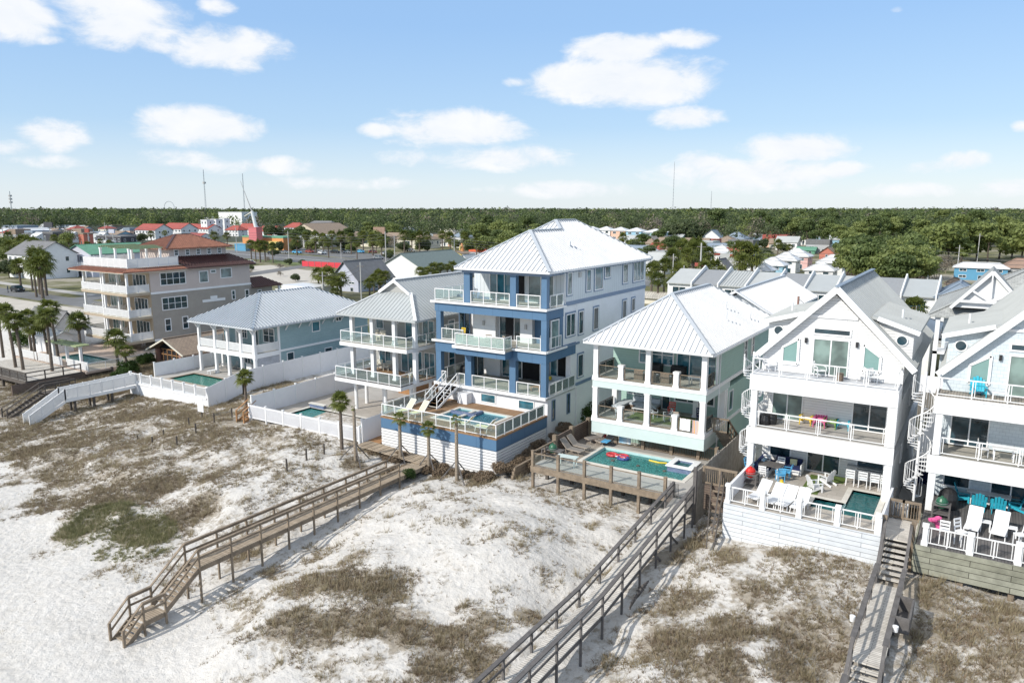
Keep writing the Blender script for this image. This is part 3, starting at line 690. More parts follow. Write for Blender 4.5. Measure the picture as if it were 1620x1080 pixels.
# ================================================================== BLUE HOUSE
FOOT += [(-41,-28.8,42.7,70),(-25.8,-14,42,66),(-11.8,-3.3,40.2,62),(-2.1,9,40.4,62),(-56,-41.5,42,70),(-81.5,-67,45.6,75),(-116,-99,50,85)]
def blue_house():
    P = thing('beach_house', 'tall four storey white beach house with blue porch posts and bands, tallest in the row', 'house', (-34.5, 58, 1))
    e = 15.15
    # walls
    B(P, 'wall', STUC, (-37.8,-29,50.3,55,.2,4.9), (-39.9,-29,55,69.7,.2,12.1), (-37.8,-29.02,52.8,55,7.95,12.1))
    B(P, 'board_wall', BB, (-37.4,-29,52.82,69.7,12.42,15.0), (-39.9,-37.4,55.5,69.7,12.42,15.0))
    B(P, 'band', BLUEG, (-39.95,-28.95,52.85,69.75,12.1,12.42))
    B(P, 'band', BLUEG, (-39.95,-28.95,55.02,69.72,4.98,5.25))
    B(P, 'band', BLUEG, (-29.03,-28.93,52.83,55.6,8.62,8.8))
    # base front
    B(P, 'floor', PORCH, (-40.3,-29,49.95,55,4.80,5.0))
    B(P, 'floor_edge', WT, (-40.35,-28.95,49.86,49.97,4.78,5.03), (-28.99,-28.9,49.97,55.0,4.9,5.03))
    B(P, 'lower_wall', STUC, (-40.1,-37.8,50.3,55,1,4.8))
    for a0, a1, z0, z1 in ((-35.5,-34.1,3.8,4.45), (-31.7,-30.3,3.75,4.4)):
        window(P, ('F', 50.3), a0-.08, a1+.08, z0-.08, z1+.08, WT, G2, 1, 1, .08)
    # level 2 beams + level 3 floor
    B(P, 'beam', BLUEP, (-40.2,-29,50.0,50.5,7.75,8.66), (-29.4,-29.0,50.5,55.0,7.85,8.86))
    B(P, 'beam', BLUEP, (-37.2,-32.2,48.95,49.99,7.95,8.55))
    B(P, 'floor', PORCH, (-40.35,-28.9,49.9,52.8,8.66,8.8), (-37.3,-32.1,48.75,49.89,8.56,8.72))
    B(P, 'floor_edge', WT, (-40.45,-37.31,49.78,49.9,8.62,8.8), (-32.09,-28.88,49.78,49.9,8.62,8.8), (-37.35,-32.05,48.64,48.75,8.5,8.74), (-28.9,-28.82,49.9,53.2,8.64,8.8))
    B(P, 'beam', BLUEP, (-40.2,-29,50.0,50.5,11.28,12.05), (-29.4,-29.0,50.5,52.8,11.3,12.0))
    B(P, 'floor', PORCH, (-40.35,-28.9,49.9,53.0,12.05,12.2), (-40.2,-37.8,53.0,55.5,12.05,12.2))
    B(P, 'floor_edge', WT, (-40.5,-28.85,49.75,49.9,12.02,12.2), (-28.9,-28.82,49.9,53.0,12.05,12.2))
    B(P, 'ceiling_beam', BLUEG, (-37.2,-29,49.98,50.45,14.72,15.08), (-29.4,-29.0,50.45,52.8,14.72,15.08))
    for x, w in ((-39.9,.55), (-36.7,.65), (-32.2,.6), (-29.25,.5)):
        B(P, 'post', BLUE, (x-w/2, x+w/2, 50.02, 50.48, 5.0, 7.75))
    for x, w in ((-39.85,.5), (-29.25,.5)): B(P, 'post', BLUE, (x-w/2, x+w/2, 50.03, 50.47, 8.8, 11.28))
    B(P, 'post', BLUE, (-29.38,-29.02,52.3,52.75,8.8,11.3))
    for x, w in ((-36.75,.62), (-32.15,.55), (-29.25,.5)): B(P, 'post', BLUE, (x-w/2, x+w/2, 50.02, 50.46, 12.2, 14.72))
    # level 2 glass: wide open sliders
    B(P, 'wall', STUC, (-38.0,-36.5,54.6,54.95,5.0,7.9), (-31.9,-31.4,53.9,54.95,5.0,7.9), (-29.5,-29.05,54.2,55,5.0,7.9))
    B(P, 'room_shade_panel', GDK, (-34.6,-32.1,54.84,54.98,5.05,7.6), (-31.3,-29.6,54.84,54.98,5.05,7.6), (-38,-29.1,54.9,55,7.6,7.9))  # flat dark sheets paint the shade of the rooms behind the open sliders
    door(P, ('F', 54.82), -36.4, -34.9, 5.02, 7.55, WT, G2, 1); door(P, ('F', 54.78), -34.8, -34.2, 5.02, 7.55, WT, G1, 1)
    door(P, ('F', 54.8), -31.35, -30.6, 5.02, 7.5, WT, G2, 1)
    door(P, ('L', -37.85), 52.0, 54.0, 5.1, 7.4, WT, G1, 2)
    # level 3
    door(P, ('F', 52.78), -35.3, -33.0, 8.82, 11.1, WT, G1, 3); B(P, 'room_shade_panel', GDK, (-34.6,-33.8,52.66,52.72,8.9,11.0))
    B(P, 'wall', BLUEP, (-32.6,-29.6,52.72,52.79,8.82,11.28)); B(P, 'wall', WP, (-37.8,-35.4,52.3,52.79,8.81,11.28), (-32.9,-31.7,52.3,52.71,8.81,11.28))
    door(P, ('F', 52.7), -30.7, -29.5, 8.83, 11.0, BLUEG, G1, 2); door(P, ('F', 52.72), -39.6, -38.4, 8.83, 11.1, BLUEG, G1, 2)
    window(P, ('R', -29.0), 50.7, 52.0, 8.9, 11.2, WT, G3, 1, 1, .08)
    for a in (-36.6, -32.3):
        B(P, 'wall_lamp', GALV, (a-.08, a+.08, 52.12, 52.29, 10.0, 10.4))
    # level 4
    door(P, ('F', 52.8), -36.3, -34.0, 12.22, 14.6, WT, G2, 3); B(P, 'room_shade_panel', GDK, (-34.0,-32.8,52.7,52.8,12.3,14.5))
    door(P, ('F', 52.79), -32.4, -29.9, 12.22, 14.65, WT, G3, 2)
    window(P, ('R', -29.0), 52.86, 53.0, 12.3, 14.6, WT, G3)
    # right side windows
    for a0, a1, z0, z1, nx, gm in ((53.3,54.15,12.95,14.85,1,G3),(56.7,57.6,12.95,14.85,1,G2),(58.3,59.95,12.9,14.9,1,G2),(60.3,61.5,13.8,14.9,1,G2),(64.2,65.35,13.0,14.85,1,G3),(66.6,69.2,12.95,14.9,3,G3)):
        window(P, ('R', -29.0), a0, a1, z0, z1, WT, gm, nx, 1, .09, trim=BLUEG)
    for a0, a1, z0, z1, nx in ((53.2,54.8,9.5,11.4,2),(55.4,56.3,9.4,11.4,1),(58.2,59.2,9.4,11.4,1),(64.3,65.2,9.6,11.4,1),(66.4,67.2,10.1,11.4,1)):
        window(P, ('R', -29.0), a0, a1, z0, z1, WT, G1, nx, 1, .08, trim=BLUEG)
    window(P, ('R', -29.0), 55.35, 56.4, 5.65, 7.65, WT, G1, 1, 1, .08, trim=BLUEG)
    for a0, a1 in ((50.95,51.5), (53.5,54.05)): window(P, ('R', -29.0), a0, a1, 2.85, 4.6, BLUEG, G1, 1, 1, .05)
    B(P, 'wall_vent', GALV, (-29.0,-28.9,55.3,55.75,14.3,14.7)); B(P, 'drain_pipe', WT, (-29.0,-28.9,55.12,55.22,1.5,4.9))
    # roof
    s = .65; r1 = e+4.6*s; r2 = e+5.8*s
    A1 = (-33,54,r1); V = (-33,59.3,r1); A2 = (-34.2,60.5,r2); A3 = (-34.2,64.2,r2)
    a = (-37.6,49.4,e); b = (-28.4,49.4,e); c = (-28.4,70,e); d = (-40,70,e); f = (-40,54.7,e); g = (-37.6,54.7,e)
    roof(P, [[b,c,A3,A2,V,A1],[a,b,A1],[g,a,A1,V],[f,g,V,A2],[d,f,A2,A3],[c,d,A3]], RW, .42, .16, [(a,A1),(b,A1),(A1,V),(V,A2),(A2,A3),(A3,c),(A3,d),(f,A2)], RS)
    rt = MB()
    for i in range(38): y = 49.6+i*.54; rt.box(-28.95,-28.42,y,y+.12,e-.26,e-.165)
    rt.build('rafter_tails', BLUEG, P)
    B(P, 'roof_vent', WT, (-31,-30.8,57,57.2,16.6,17.2))
    # rails
    railing(P, [(-40.15,55,12.2),(-40.15,50.02,12.2)], 1.0, 'glass', 1.2, endposts=(1,0)); railing(P, [(-40.15,50.02,12.2),(-37.1,50.02,12.2)], 1.0, 'glass', 1.5)
    railing(P, [(-36.35,50.05,12.2),(-32.5,50.05,12.2)], 1.0, 'glass', 1.3); railing(P, [(-31.8,50.05,12.2),(-29.6,50.05,12.2)], 1.0, 'glass', 1.1)
    railing(P, [(-29.0,50.6,12.2),(-29.0,52.7,12.2)], 1.0, 'frost', 1.0, gm=RAILG2)
    railing(P, [(-40.15,55,8.8),(-40.15,50.4,8.8)], 1.0, 'glass', 1.2); railing(P, [(-39.5,50.05,8.8),(-37.2,50.05,8.8)], 1.0, 'glass', 1.3)
    railing(P, [(-37.15,49.95,8.74),(-37.15,48.85,8.74),(-32.25,48.85,8.74),(-32.25,49.95,8.74)], 1.0, 'glass', 1.23, gm=RAILG2)
    railing(P, [(-31.8,50.05,8.8),(-29.55,50.05,8.8)], 1.0, 'glass', 1.1); railing(P, [(-29.0,50.6,8.8),(-29.0,52.4,8.8)], 1.0, 'frost', .9, gm=RAILG2)
    railing(P, [(-40.15,55,5),(-40.15,50.5,5)], 1.0, 'glass', 1.2); railing(P, [(-39.55,50.05,5),(-39.1,50.05,5)], 1.0, 'glass', 1.1); railing(P, [(-37.7,50.05,5),(-37.1,50.05,5)], 1, 'glass', 1)
    railing(P, [(-36.3,50.05,5),(-32.55,50.05,5)], 1.0, 'glass', 1.25); railing(P, [(-31.8,50.05,5),(-29.6,50.05,5)], 1.0, 'glass', 1.1)
    railing(P, [(-29.0,50.6,5),(-29.0,54.9,5)], 1.0, 'frost', 1.0, gm=RAILG2)
    # stair to the pool deck
    st = MB(); n = 9; x0, x1 = -39.0, -37.75; y0 = 49.9; y1 = 47.0
    for i in range(n):
        z = 5.0-(i+1)*1.5/(n+0); y = y0-(i+1)*(y0-y1)/n; st.box(x0,x1,y-.02,y+.34,z-.05,z)
        st.box(x0,x1,y+.30,y+.33,z,z+.06)
        q = st.build('stair', COPE, P)
    for x in (x0, x1): k = MB(); k.bar((x,y0,4.8),(x,y1-.1,3.42),.05,.2); k.build('stringer', WT, P)
    for x in (x0, x1): railing(P, [(x,y0-.05,5),(x,y1,3.5)], 1.0, 'wood', 1.0, name='stair_rail')
    # pool deck
    D = 3.5
    hx0, hx1, hy0, hy1 = -36.6, -31.2, 44.6, 48.6
    B(P, 'pool_deck', DKB, *ring(-40.3,-29,42.9,50.28,hx0,hx1,hy0,hy1,D-.12,D))
    B(P, 'deck_band', BLUEP, (-40.28,-29.02,42.92,43.1,D-.95,D-.121), (-29.2,-29.02,43.1,50.25,D-.95,D-.121), (-40.28,-40.1,43.1,50.25,D-.95,D-.121))
    sk = MB()
    for i in range(13):
        z = D-1.02-i*.225
        sk.box(-40.27,-29.03,42.93,42.99,z-.165,z); sk.box(-29.10,-29.03,43.0,50.2,z-.165,z); sk.box(-40.27,-40.2,43.0,50.2,z-.165,z)
    sk.build('slat_skirt', WT, P)
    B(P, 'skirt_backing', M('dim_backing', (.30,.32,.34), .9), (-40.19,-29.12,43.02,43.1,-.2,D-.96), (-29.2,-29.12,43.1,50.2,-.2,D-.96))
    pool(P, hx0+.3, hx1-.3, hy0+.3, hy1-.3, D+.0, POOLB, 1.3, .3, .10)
    sp = MB(); sp.box(-36.3,-34.4,47.2,48.3,D-1,D-.25); sp.build('spa_bench', POOLP, P)
    B(P, 'spa_wall', TILE, (-36.3,-34.2,46.95,47.2,D-1,D+.12), (-34.2,-33.95,46.95,48.3,D-1,D+.12))
    B(P, 'spa_wall', COPE, (-34.9,-34.6,45.9,48.2,D-.06,D+.04))
    railing(P, [(-40.2,49.9,D),(-40.2,43.0,D)], 1.0, 'glass', 1.4, endposts=(1,0)); railing(P, [(-40.2,43.0,D),(-29.1,43.0,D)], 1.0, 'glass', 1.39)
    railing(P, [(-29.1,43.0,D),(-29.1,49.9,D)], 1.0, 'frost', 1.17, gm=RAILG2, endposts=(0,1))
    B(P, 'planter_box', STUC, (-37.5,-36.5,49.5,50.28,D,D+.9))
    return P
blue_house()
# ================================================================== MINT HOUSE
CLRG = railglass('clear_rail_glass', (.95, .97, .97), .02)
def mint_house():
    P = thing('beach_house', 'mint green two storey beach house with white hipped roof and open porches', 'house', (-19.8, 56, 1))
    x0, x1 = -24.15, -15.5
    B(P, 'wall', MINT, (x0+.1,x1,53.6,65.4,1.0,6.9), (x0+.1,x1,51.9,65.4,7.7,10.3), (x1-.22,x1,51.0,51.9,7.7,10.3))
    B(P, 'corner_trim', WT, (x1-.12,x1+.03,50.85,51.05,7.7,10.3), (x1-.12,x1+.03,53.35,53.6,4.6,6.9))
    B(P, 'band', WT, (x0,x1+.05,48.45,48.6,7.45,7.66), (x1-.05,x1+.06,48.6,65.4,7.4,7.68), (x1-.05,x1+.06,48.6,65.4,4.3,4.55), (x0,x1+.05,48.45,48.6,4.3,4.56), (x0-.02,x0+.06,48.6,52,7.45,7.66))
    B(P, 'fascia', MINTP, (x0+.03,x1+.02,48.5,48.62,6.95,7.45), (x1-.1,x1+.03,48.62,54,6.9,7.4), (x0+.03,x1+.02,48.5,48.62,3.45,4.3), (x1-.1,x1+.03,48.62,54,3.4,4.3))
    B(P, 'floor', PORCH, (x0+.02,x1-.1,48.62,51.9,7.45,7.63), (x0+.02,x1-.1,48.62,53.6,4.35,4.53))
    B(P, 'porch_ceiling', WT, (x0+.1,x1-.12,48.7,51.9,10.2,10.28), (x0+.1,x1-.12,48.7,53.6,7.3,7.44))
    for x in (x0+.22, -19.8, x1-.22):
        column(P, x, 48.75, 7.63, 10.2, .36); column(P, x, 48.75, 4.53, 7.0, .38)
    column(P, x0+.22, 52.2, 4.53, 7.0, .4); column(P, x1-.22, 53.2, 4.53, 7.0, .4); column(P, -17.6, 52.9, 4.53, 7.2, .4)
    for x in (-21.9, -17.7):
        for z in (4.53, 7.63): column(P, x, 48.75, z, z+1.15, .36, name='short_post')
    for z in (4.53, 7.63):
        for a, b in ((x0+.45,-22.15),(-21.65,-20.05),(-19.55,-17.95),(-17.45,x1-.45)):
            railing(P, [(a,48.75,z),(b,48.75,z)], .95, 'glass', 2.2, WD, post=.05, gm=CLRG)
        railing(P, [(x0+.2,49,z),(x0+.2,51.8,z)], .95, 'glass', 1.4, WDD, post=.06); railing(P, [(x1-.2,49,z),(x1-.2,50.8,z)], .95, 'glass', 1.2, WDD, post=.06)
    window(P, ('F', 51.9), -21.9, -19.1, 8.4, 10.0, WT, G2, 3, 2, .1); door(P, ('F', 51.9), -18.9, -15.9, 7.65, 10.0, WT, G2, 3)
    door(P, ('F', 53.6), -20.6, -19.9, 4.55, 6.8, WT, G1, 1); window(P, ('F', 53.6), -19.6, -16.4, 5.3, 6.85, WT, G1, 3, 1, .12); window(P, ('F', 53.6), -23.5, -22.0, 5.4, 6.8, WT, G2, 2)
    for a, z0, z1 in ((57.3,8.3,9.9),(59.3,8.35,10.0)): window(P, ('R', x1), a, a+.85, z0, z1, WT, G1, 1, 2, .08)
    window(P, ('R', x1), 53.9, 54.9, 5.0, 6.6, WT, G2, 1, 1, .08)
    B(P, 'wall', BOARDH, (x1-.3,x1-.15,54.0,56.5,3.2,4.3))
    hip(P, -24.65, -14.95, 47.9, 66.2, 10.4, 3.3, RW, .40, RS)
    v = MB()
    for x, y, z in ((-16.6,56,11.7),(-17.4,58.5,12.2),(-16.0,60.5,11.2)): v.cyl((x,y,z),(x,y,z+.5),.05)
    v.build('roof_vents', WT, P)
    for x, y, z0, z1 in ((x1+.05,51.3,1.2,10.1),(x1+.05,64.9,1.2,10.1)): B(P, 'downpipe', WT, (x-.04,x+.04,y-.04,y+.04,z0,z1))
    B(P, 'gutter', WT, (-15.0,-14.88,48.1,66,10.2,10.34))
    # side stair down to the yard, weathered wood
    t = MB()
    for i in range(9): t.box(-15.3,-14.3,50.2+i*.26,50.5+i*.26,4.4-i*.2,4.45-i*.2)
    t.build('side_stair', WD, P)
    railing(P, [(-14.3,50.0,4.5),(-14.3,52.6,2.7)], 1, 'wood', .9, WD, post=.1, name='stair_rail'); railing(P, [(-15.3,50.0,4.5),(-14.3,50.0,4.5)], 1, 'picket', .9, WD, post=.1, name='stair_rail')
    # pool deck
    Q = thing('pool_deck', 'weathered wooden pool deck on posts in front of the mint green house', 'deck', (-20, 46, 2.4))
    D = 2.4
    hx = (-23.0,-15.7,44.95,48.55)
    B(Q, 'deck_boards', CONC, (-25.5,-15.3,42.1,hx[2]-.3,D-.1,D)); B(Q, 'deck_boards', DKG, (-25.5,hx[0]-.3,44.65,51,D-.1,D)); B(Q, 'paving', CONC, (hx[0]-.3,-14.4,hx[3]+.3,49.9,D-.1,D-.001), (hx[1]+.3,-14.4,42.3,48.85,D-.1,D-.001))
    B(Q, 'beam', WD, (-25.56,-15.2,42.02,42.1,D-.42,D+.02), (-25.56,-25.5,42.1,51,D-.42,D+.02))
    B(Q, 'beam', WD, (-25.5,-15.3,44.0,44.15,D-.42,D-.12), (-25.5,-23.4,48.0,48.15,D-.42,D-.12))
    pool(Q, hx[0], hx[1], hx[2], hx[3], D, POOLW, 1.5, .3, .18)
    B(Q, 'pool_ledge', M('sun_ledge', (.22,.30,.31), .7), (-22.9,-19.6,47.0,48.5,D-1.4,D-.4))
    B(Q, 'spa_wall', TILE, *ring(-17.4,-15.7,46.7,48.5,-17.1,-16.0,47.0,48.2,D-1.4,D+.18)); B(Q, 'spa_coping', WT, *ring(-17.5,-15.6,46.6,48.6,-17.1,-16.0,47.0,48.2,D+.185,D+.25))
    B(Q, 'spa_water', POOLD, (-17.1,-16.0,47.0,48.2,D+.02,D+.06))
    px = [-25.4,-23.4,-21.4,-19.45,-17.5,-15.75]
    for x in px:
        b = MB(); b.box(x-.09,x+.09,41.99,42.18,D+.02,D+1.12); b.box(x-.11,x+.11,41.97,42.2,D+1.12,D+1.15); b.build('post', WD, Q)
    for x in px[:5]:
        b = MB(); zz = gz(x,42.1)-.3; b.box(x-.09,x+.09,42.02,42.2,zz,D-.42); b.build('pile', WD, Q)
    b = MB()
    for x in px[:5]:
        for y in (44.1, 46.5): b.box(x-.1,x+.1,y-.1,y+.1,gz(x,y)-.3,D-.12)
    b.build('inner_piles', WDD, Q)
    for a, c in zip(px[:-1], px[1:]): railing(Q, [(a+.1,42.1,D),(c-.1,42.1,D)], .95, 'glass', 3, WD, post=.05, endposts=(0,0), gm=CLRG)
    railing(Q, [(-25.4,42.3,D),(-25.4,45.2,D)], 1.0, 'wood', 1.4, WD, post=.1)
    B(Q, 'board_screen', BOARDH, (-25.5,-25.4,45.3,51,D,D+1.25)); 
    for y in (45.25,47.8,50.6): B(Q, 'post', WD, (-25.6,-25.3,y-.14,y+.14,D,D+1.4))
    for a, c in ((-22.6,-20.4),(-20.4,-18.2),(-18.2,-16.2),(-16.2,-14.9)):
        railing(Q, [(a+.12,49.6,D),(c-.12,49.6,D)], 1.0, 'picket', 3, WD, post=.07, endposts=(0,0))
    for x in (-22.6,-20.4,-18.2,-16.2,-14.9): B(Q, 'post', WD, (x-.12,x+.12,49.5,49.74,D,D+1.15))
    # table, bench of the grill counter
    F = thing('board_fence', 'tall grey wooden board fence between the mint green house and the white gabled house', 'fence', (-13.9, 48, 2))
    f = MB()
    for i in range(64):
        y = 42.6+i*.17; h = 4.15+rnd.uniform(-.05,.05); f.box(-13.95,-13.88,y,y+.155,gz(-13.9,y)-.1,h)
    f.build('boards', M('grey_fence_wood', (.33,.30,.26), .85, .3, 2.5, fine=.2), F); B(F, 'post', WDG, (-14.1,-13.9,42.4,42.6,.3,4.4), (-14.1,-13.95,47,47.15,1,4.2)); B(F, 'rail', WDG, (-14.02,-13.96,42.6,53.4,3.6,3.7))
    return P
mint_house()
# ================================================================== WHITE GABLED HOUSES
def gabled(P, dx, sid, second=False):
    x = lambda v: v+dx
    dz = -.05 if second else 0
    X0, X1 = x(-11.8), x(-3.6)
    if not second:
        B(P, 'wall', SHWH, (X0+.25,X1,48.5,62,1.0,5.7), (X0+.25,X1-.001,48.0,62,6.7,9.0), (X0+.25,X1,47.1,62,10.0,11.1), (X1-.45,X1,45.6,48.5,3.4,5.7), (X1-.5,X1,45.45,48.0,6.66,9.0))
    else:
        B(P, 'wall', sid, (X0+.25,X1,48.5,62,1.0,5.7), (X0+.25,X1-.001,48.0,62,6.7,9.0), (X0+.25,X1,47.1,62,10.0,11.1))
    g = MB(); g.slab([(X0+.25,47.1,11.1),(X1,47.1,11.1),(x(-7.55),47.1,15.0)], 14.9, (0,1,0)); g.build('gable_wall', sid, P)
    B(P, 'floor', CONC if not second else PORCH, (X0+.2,X1-.02,45.5,48.5,6.5+dz,6.66+dz)); B(P, 'floor', M('pale_deck', (.55,.56,.58), .7) if not second else DKG, (X0-.02,X1-.02,45.42,47.35,9.86,9.98))
    B(P, 'fascia', WP, (X0,X1,45.4,45.52,9.0,9.97), (X0+.03,X1-.03,45.36,45.398,9.86,9.97), (X0,X0+.1,45.52,47.4,9.0,9.97), (X1-.1,X1+.01,45.52,47.35,9.0,9.97))
    B(P, 'fascia', WP, (X0-.05,X1+.02,45.4,45.52,5.62,6.62), (X0-.05,X0+.05,45.52,48.5,5.62,6.62))
    B(P, 'porch_ceiling', WT, (X0+.1,X1-.5,45.53,48.4,8.95,9.05), (X0+.1,X1-.5,45.53,48.4,5.6,5.7))
    column(P, X0+.3, 45.65, 6.66, 9.0, .34, base=False); column(P, X0+.25, 45.65, 3.4, 5.62, .36, base=False); column(P, X1-.2, 45.66, 3.4, 5.62, .38, base=False)
    if second: column(P, X1-.2, 45.66, 6.66, 9.0, .38, base=False)
    # doors and windows
    door(P, ('F', 48.0), x(-11.0), x(-9.1), 6.7, 8.7, WT, G1 if second else G4, 2); door(P, ('F', 48.0), x(-6.25), x(-4.3), 6.7, 8.7, WT, G1, 2)
    r = MB(); r.cyl((x(-7.85),48.0,9.0),(x(-7.85),47.93,9.0),.42,n=20); o = r.build('round_window', WT, P); r = MB(); r.cyl((x(-7.85),47.95,9.0),(x(-7.85),47.90,9.0),.34,n=20); r.build('pane', G1, o)
    window(P, ('F', 48.5), x(-11.1), x(-9.7), 4.0, 5.25, WT, G1); door(P, ('F', 48.5), x(-8.75), x(-6.75), 3.45, 5.4, WT, G1, 2); window(P, ('F', 48.5), x(-5.85), x(-4.25), 4.0, 5.15, WT, G1)
    door(P, ('F', 47.1), x(-8.6), x(-6.55), 10.05, 12.3, WT, G4, 2); window(P, ('F', 47.1), x(-8.65), x(-6.5), 12.5, 12.95, WT, G1)
    for q in ([(-10.35,10.55),(-9.42,10.55),(-9.42,12.15),(-10.35,11.55)], [(-5.78,10.55),(-4.85,10.55),(-4.85,11.5),(-5.78,12.15)]):
        m = MB(); m.slab([(x(a),47.05,z) for a, z in q], .04, (0,1,0)); k = MB()
        for i in range(4):
            (a, z), (b, z2) = q[i], q[(i+1)%4]; k.bar((x(a),47.07,z),(x(b),47.07,z2),.14,.14)
        o = k.build('trapezoid_window', WT, P); m.build('pane', M('shade_glass_'+str(int(dx)), (.20,.33,.31), .25, .06), o)
    for a in (-9.0, -6.15):
        B(P, 'wall_lamp', BLK, (x(a)-.07,x(a)+.07,46.94,47.09,11.95,12.25))
    B(P, 'gable_trim', WT, (x(-8.9),x(-6.2),47.0,47.09,13.55,13.7))
    # main roof
    zr = 15.45; ze = 11.0; xl, xr, xc = X0+.02-.05, X1+.65-.05, x(-7.4); y0, y1 = 46.65, 61.8
    roof(P, [[(xr,y0,ze),(xr,y1,ze),(xc,y1,zr),(xc,y0,zr)], [(xl,y1,ze),(xl,y0,ze),(xc,y0,zr),(xc,y1,zr)]], RG, .45, .2, [((xc,y0,zr),(xc,y1,zr))], RSL, .03, .04)
    k = MB(); k.bar((xl,y0-.02,ze-.1),(xc,y0-.02,zr-.1),.08,.36); k.bar((xc,y0-.026,zr-.1),(xr,y0-.026,ze-.1),.08,.36); k.build('rake_board', WT, P)
    # shed dormers either side
    for sx, xe, xj in ((-1, X0-.05, x(-9.35)), (1, X1+.6, x(-5.25))):
        zt, zj = 12.95, 13.62; xo = xe-sx*.33
        g = MB(); g.slab([(xo,48.2,10.9),(xj,48.2,10.9),(xj,48.2,zj-.15),(xo,48.2,zt+.02)] if sx < 0 else [(xj,48.2,10.9),(xo,48.2,10.9),(xo,48.2,zt+.02),(xj,48.2,zj-.15)], 7.0, (0,1,0)); g.build('dormer_wall', sid, P)
        q = [(xe,47.75,zt+.1),(xe,55.6,zt+.1),(xj-sx*.3,55.6,zj+.17),(xj-sx*.3,47.75,zj+.17)]
        roof(P, [q if sx > 0 else q[::-1]], RG, .45, .18, (), None, .03, .04, name='dormer_roof')
        k = MB(); k.bar((xe,47.72,zt-.03),(xj,47.72,zj+.03),.06,.26); k.build('rake_board', WT, P)
        cx = x(-10.9) if sx < 0 else x(-3.93)
        r = MB(); r.cyl((cx,48.2,12.4),(cx,48.12,12.4),.33,n=18); o = r.build('round_window', WT, P); r = MB(); r.cyl((cx,48.14,12.4),(cx,48.10,12.4),.26,n=18); r.build('pane', G1, o)
        v = MB(); v.cyl((xe-sx*1.2,50.5,13.2),(xe-sx*1.2,50.5,13.95),.06); v.build('vent_pipe', WT, P)
    # rails
    railing(P, [(X0+.1,47.2,9.98),(X0+.1,45.5,9.98),(X1-.12,45.5,9.98),(X1-.12,47.2,9.98)], 1.0, 'frame', 1.62, W)
    railing(P, [(X0+.5,45.62,6.66),(X1-.5,45.62,6.66)], .98, 'frame', 1.75, W); railing(P, [(X0+.15,45.9,6.66),(X0+.15,48.3,6.66)], .98, 'picket', 1.3, W)
    # pool terrace
    D = 3.4+dz; y0 = 40.45
    if not second:
        hx = (-5.65,-4.1,42.3,46.5)
        B(P, 'terrace', PAV, (X0+.3,-7.3,y0,48.5,D-.12,D), (-7.3,-5.65,y0,42.5,D-.12,D), (-7.3,-5.65,44.0,48.5,D-.12,D), (-5.65,-4.1,y0,42.3,D-.12,D), (-5.65,-4.1,46.5,48.5,D-.12,D), (-4.1,X1+.15,y0,48.5,D-.12,D))
        pool(P, -5.65, -4.1, 42.3, 46.5, D, POOLD, 1.4, 0, .12); pool(P, -7.3, -5.72, 42.5, 44.0, D, POOLD, .6, 0, .12)
        B(P, 'coping', COPE, (-5.95,-5.651,44.3,46.5,D,D+.03), (-5.95,-3.8,46.5,46.8,D,D+.03), (-4.099,-3.8,42.3,46.5,D,D+.03), (-7.6,-5.66,44.0,44.29,D,D+.03), (-7.6,-7.301,42.5,44.0,D,D+.03))
        B(P, 'retaining_wall', WB, (X0+.28,X1+.17,y0-.1,y0,1.2,D-.01), (X0+.2,X0+.3,y0,46,1.2,D-.01)); B(P, 'side_wall', STUC, (X1+.05,X1+.17,y0,45.6,.8,D+.9))
        B(P, 'turf_mat', TURF, (-8.3,-7.3,44.5,47.9,D,D+.015), (-7.3,-6.3,47.2,48.4,D,D+.015))
    else:
        B(P, 'terrace', DKN, (X0+.05,X1+.15,y0,48.5,D-.12,D))
        B(P, 'retaining_wall', WOODW, (X0+.02,X1+.17,y0-.1,y0,1.9,D-.01), (X0-.06,X0+.02,y0,45,1.9,D-.01))
        for a in (2.1, 4.2, 6.3): B(P, 'pile', WD, (X0+a-.12,X0+a+.12,y0+.05,y0+.3,.9,1.9))
        B(P, 'sill', WT, (x(-9.6),x(-4),48.3,48.5,D,D+.12))
    fx0 = X0+.4
    n = 4; w = (X1-.0-fx0)/n
    for i in range(n+1):
        column(P, fx0+i*w, y0+.12, D, D+1.12, .22, W, 'rail_post', base=True)
    for i in range(n):
        railing(P, [(fx0+i*w+.14,y0+.12,D+.05),(fx0+(i+1)*w-.14,y0+.12,D+.05)], .9, 'frame', 1.0, W)
    if not second:
        B(P, 'side_parapet', WV, (fx0-.1,fx0+.05,y0+.3,45.4,D,D+.95))
    return P
P5 = thing('beach_house', 'white gabled beach house with coloured chairs on its middle balcony above a pool terrace', 'house', (-7.7, 54, 1))
gabled(P5, 0, SHWH)
for y0_, z_ in ((50,5),(53,8),(56,8),(51,11.3),(55,4.6)): window(P5, ('R', -3.6), y0_, y0_+.9, z_-.6, z_+.7, WT, G1, 1, 1, .07)
P6 = thing('beach_house', 'rightmost beach house with a pale blue shingled gable and a dark grey deck', 'house', (2.2, 54, 1))
gabled(P6, 9.93, SHBL, True)
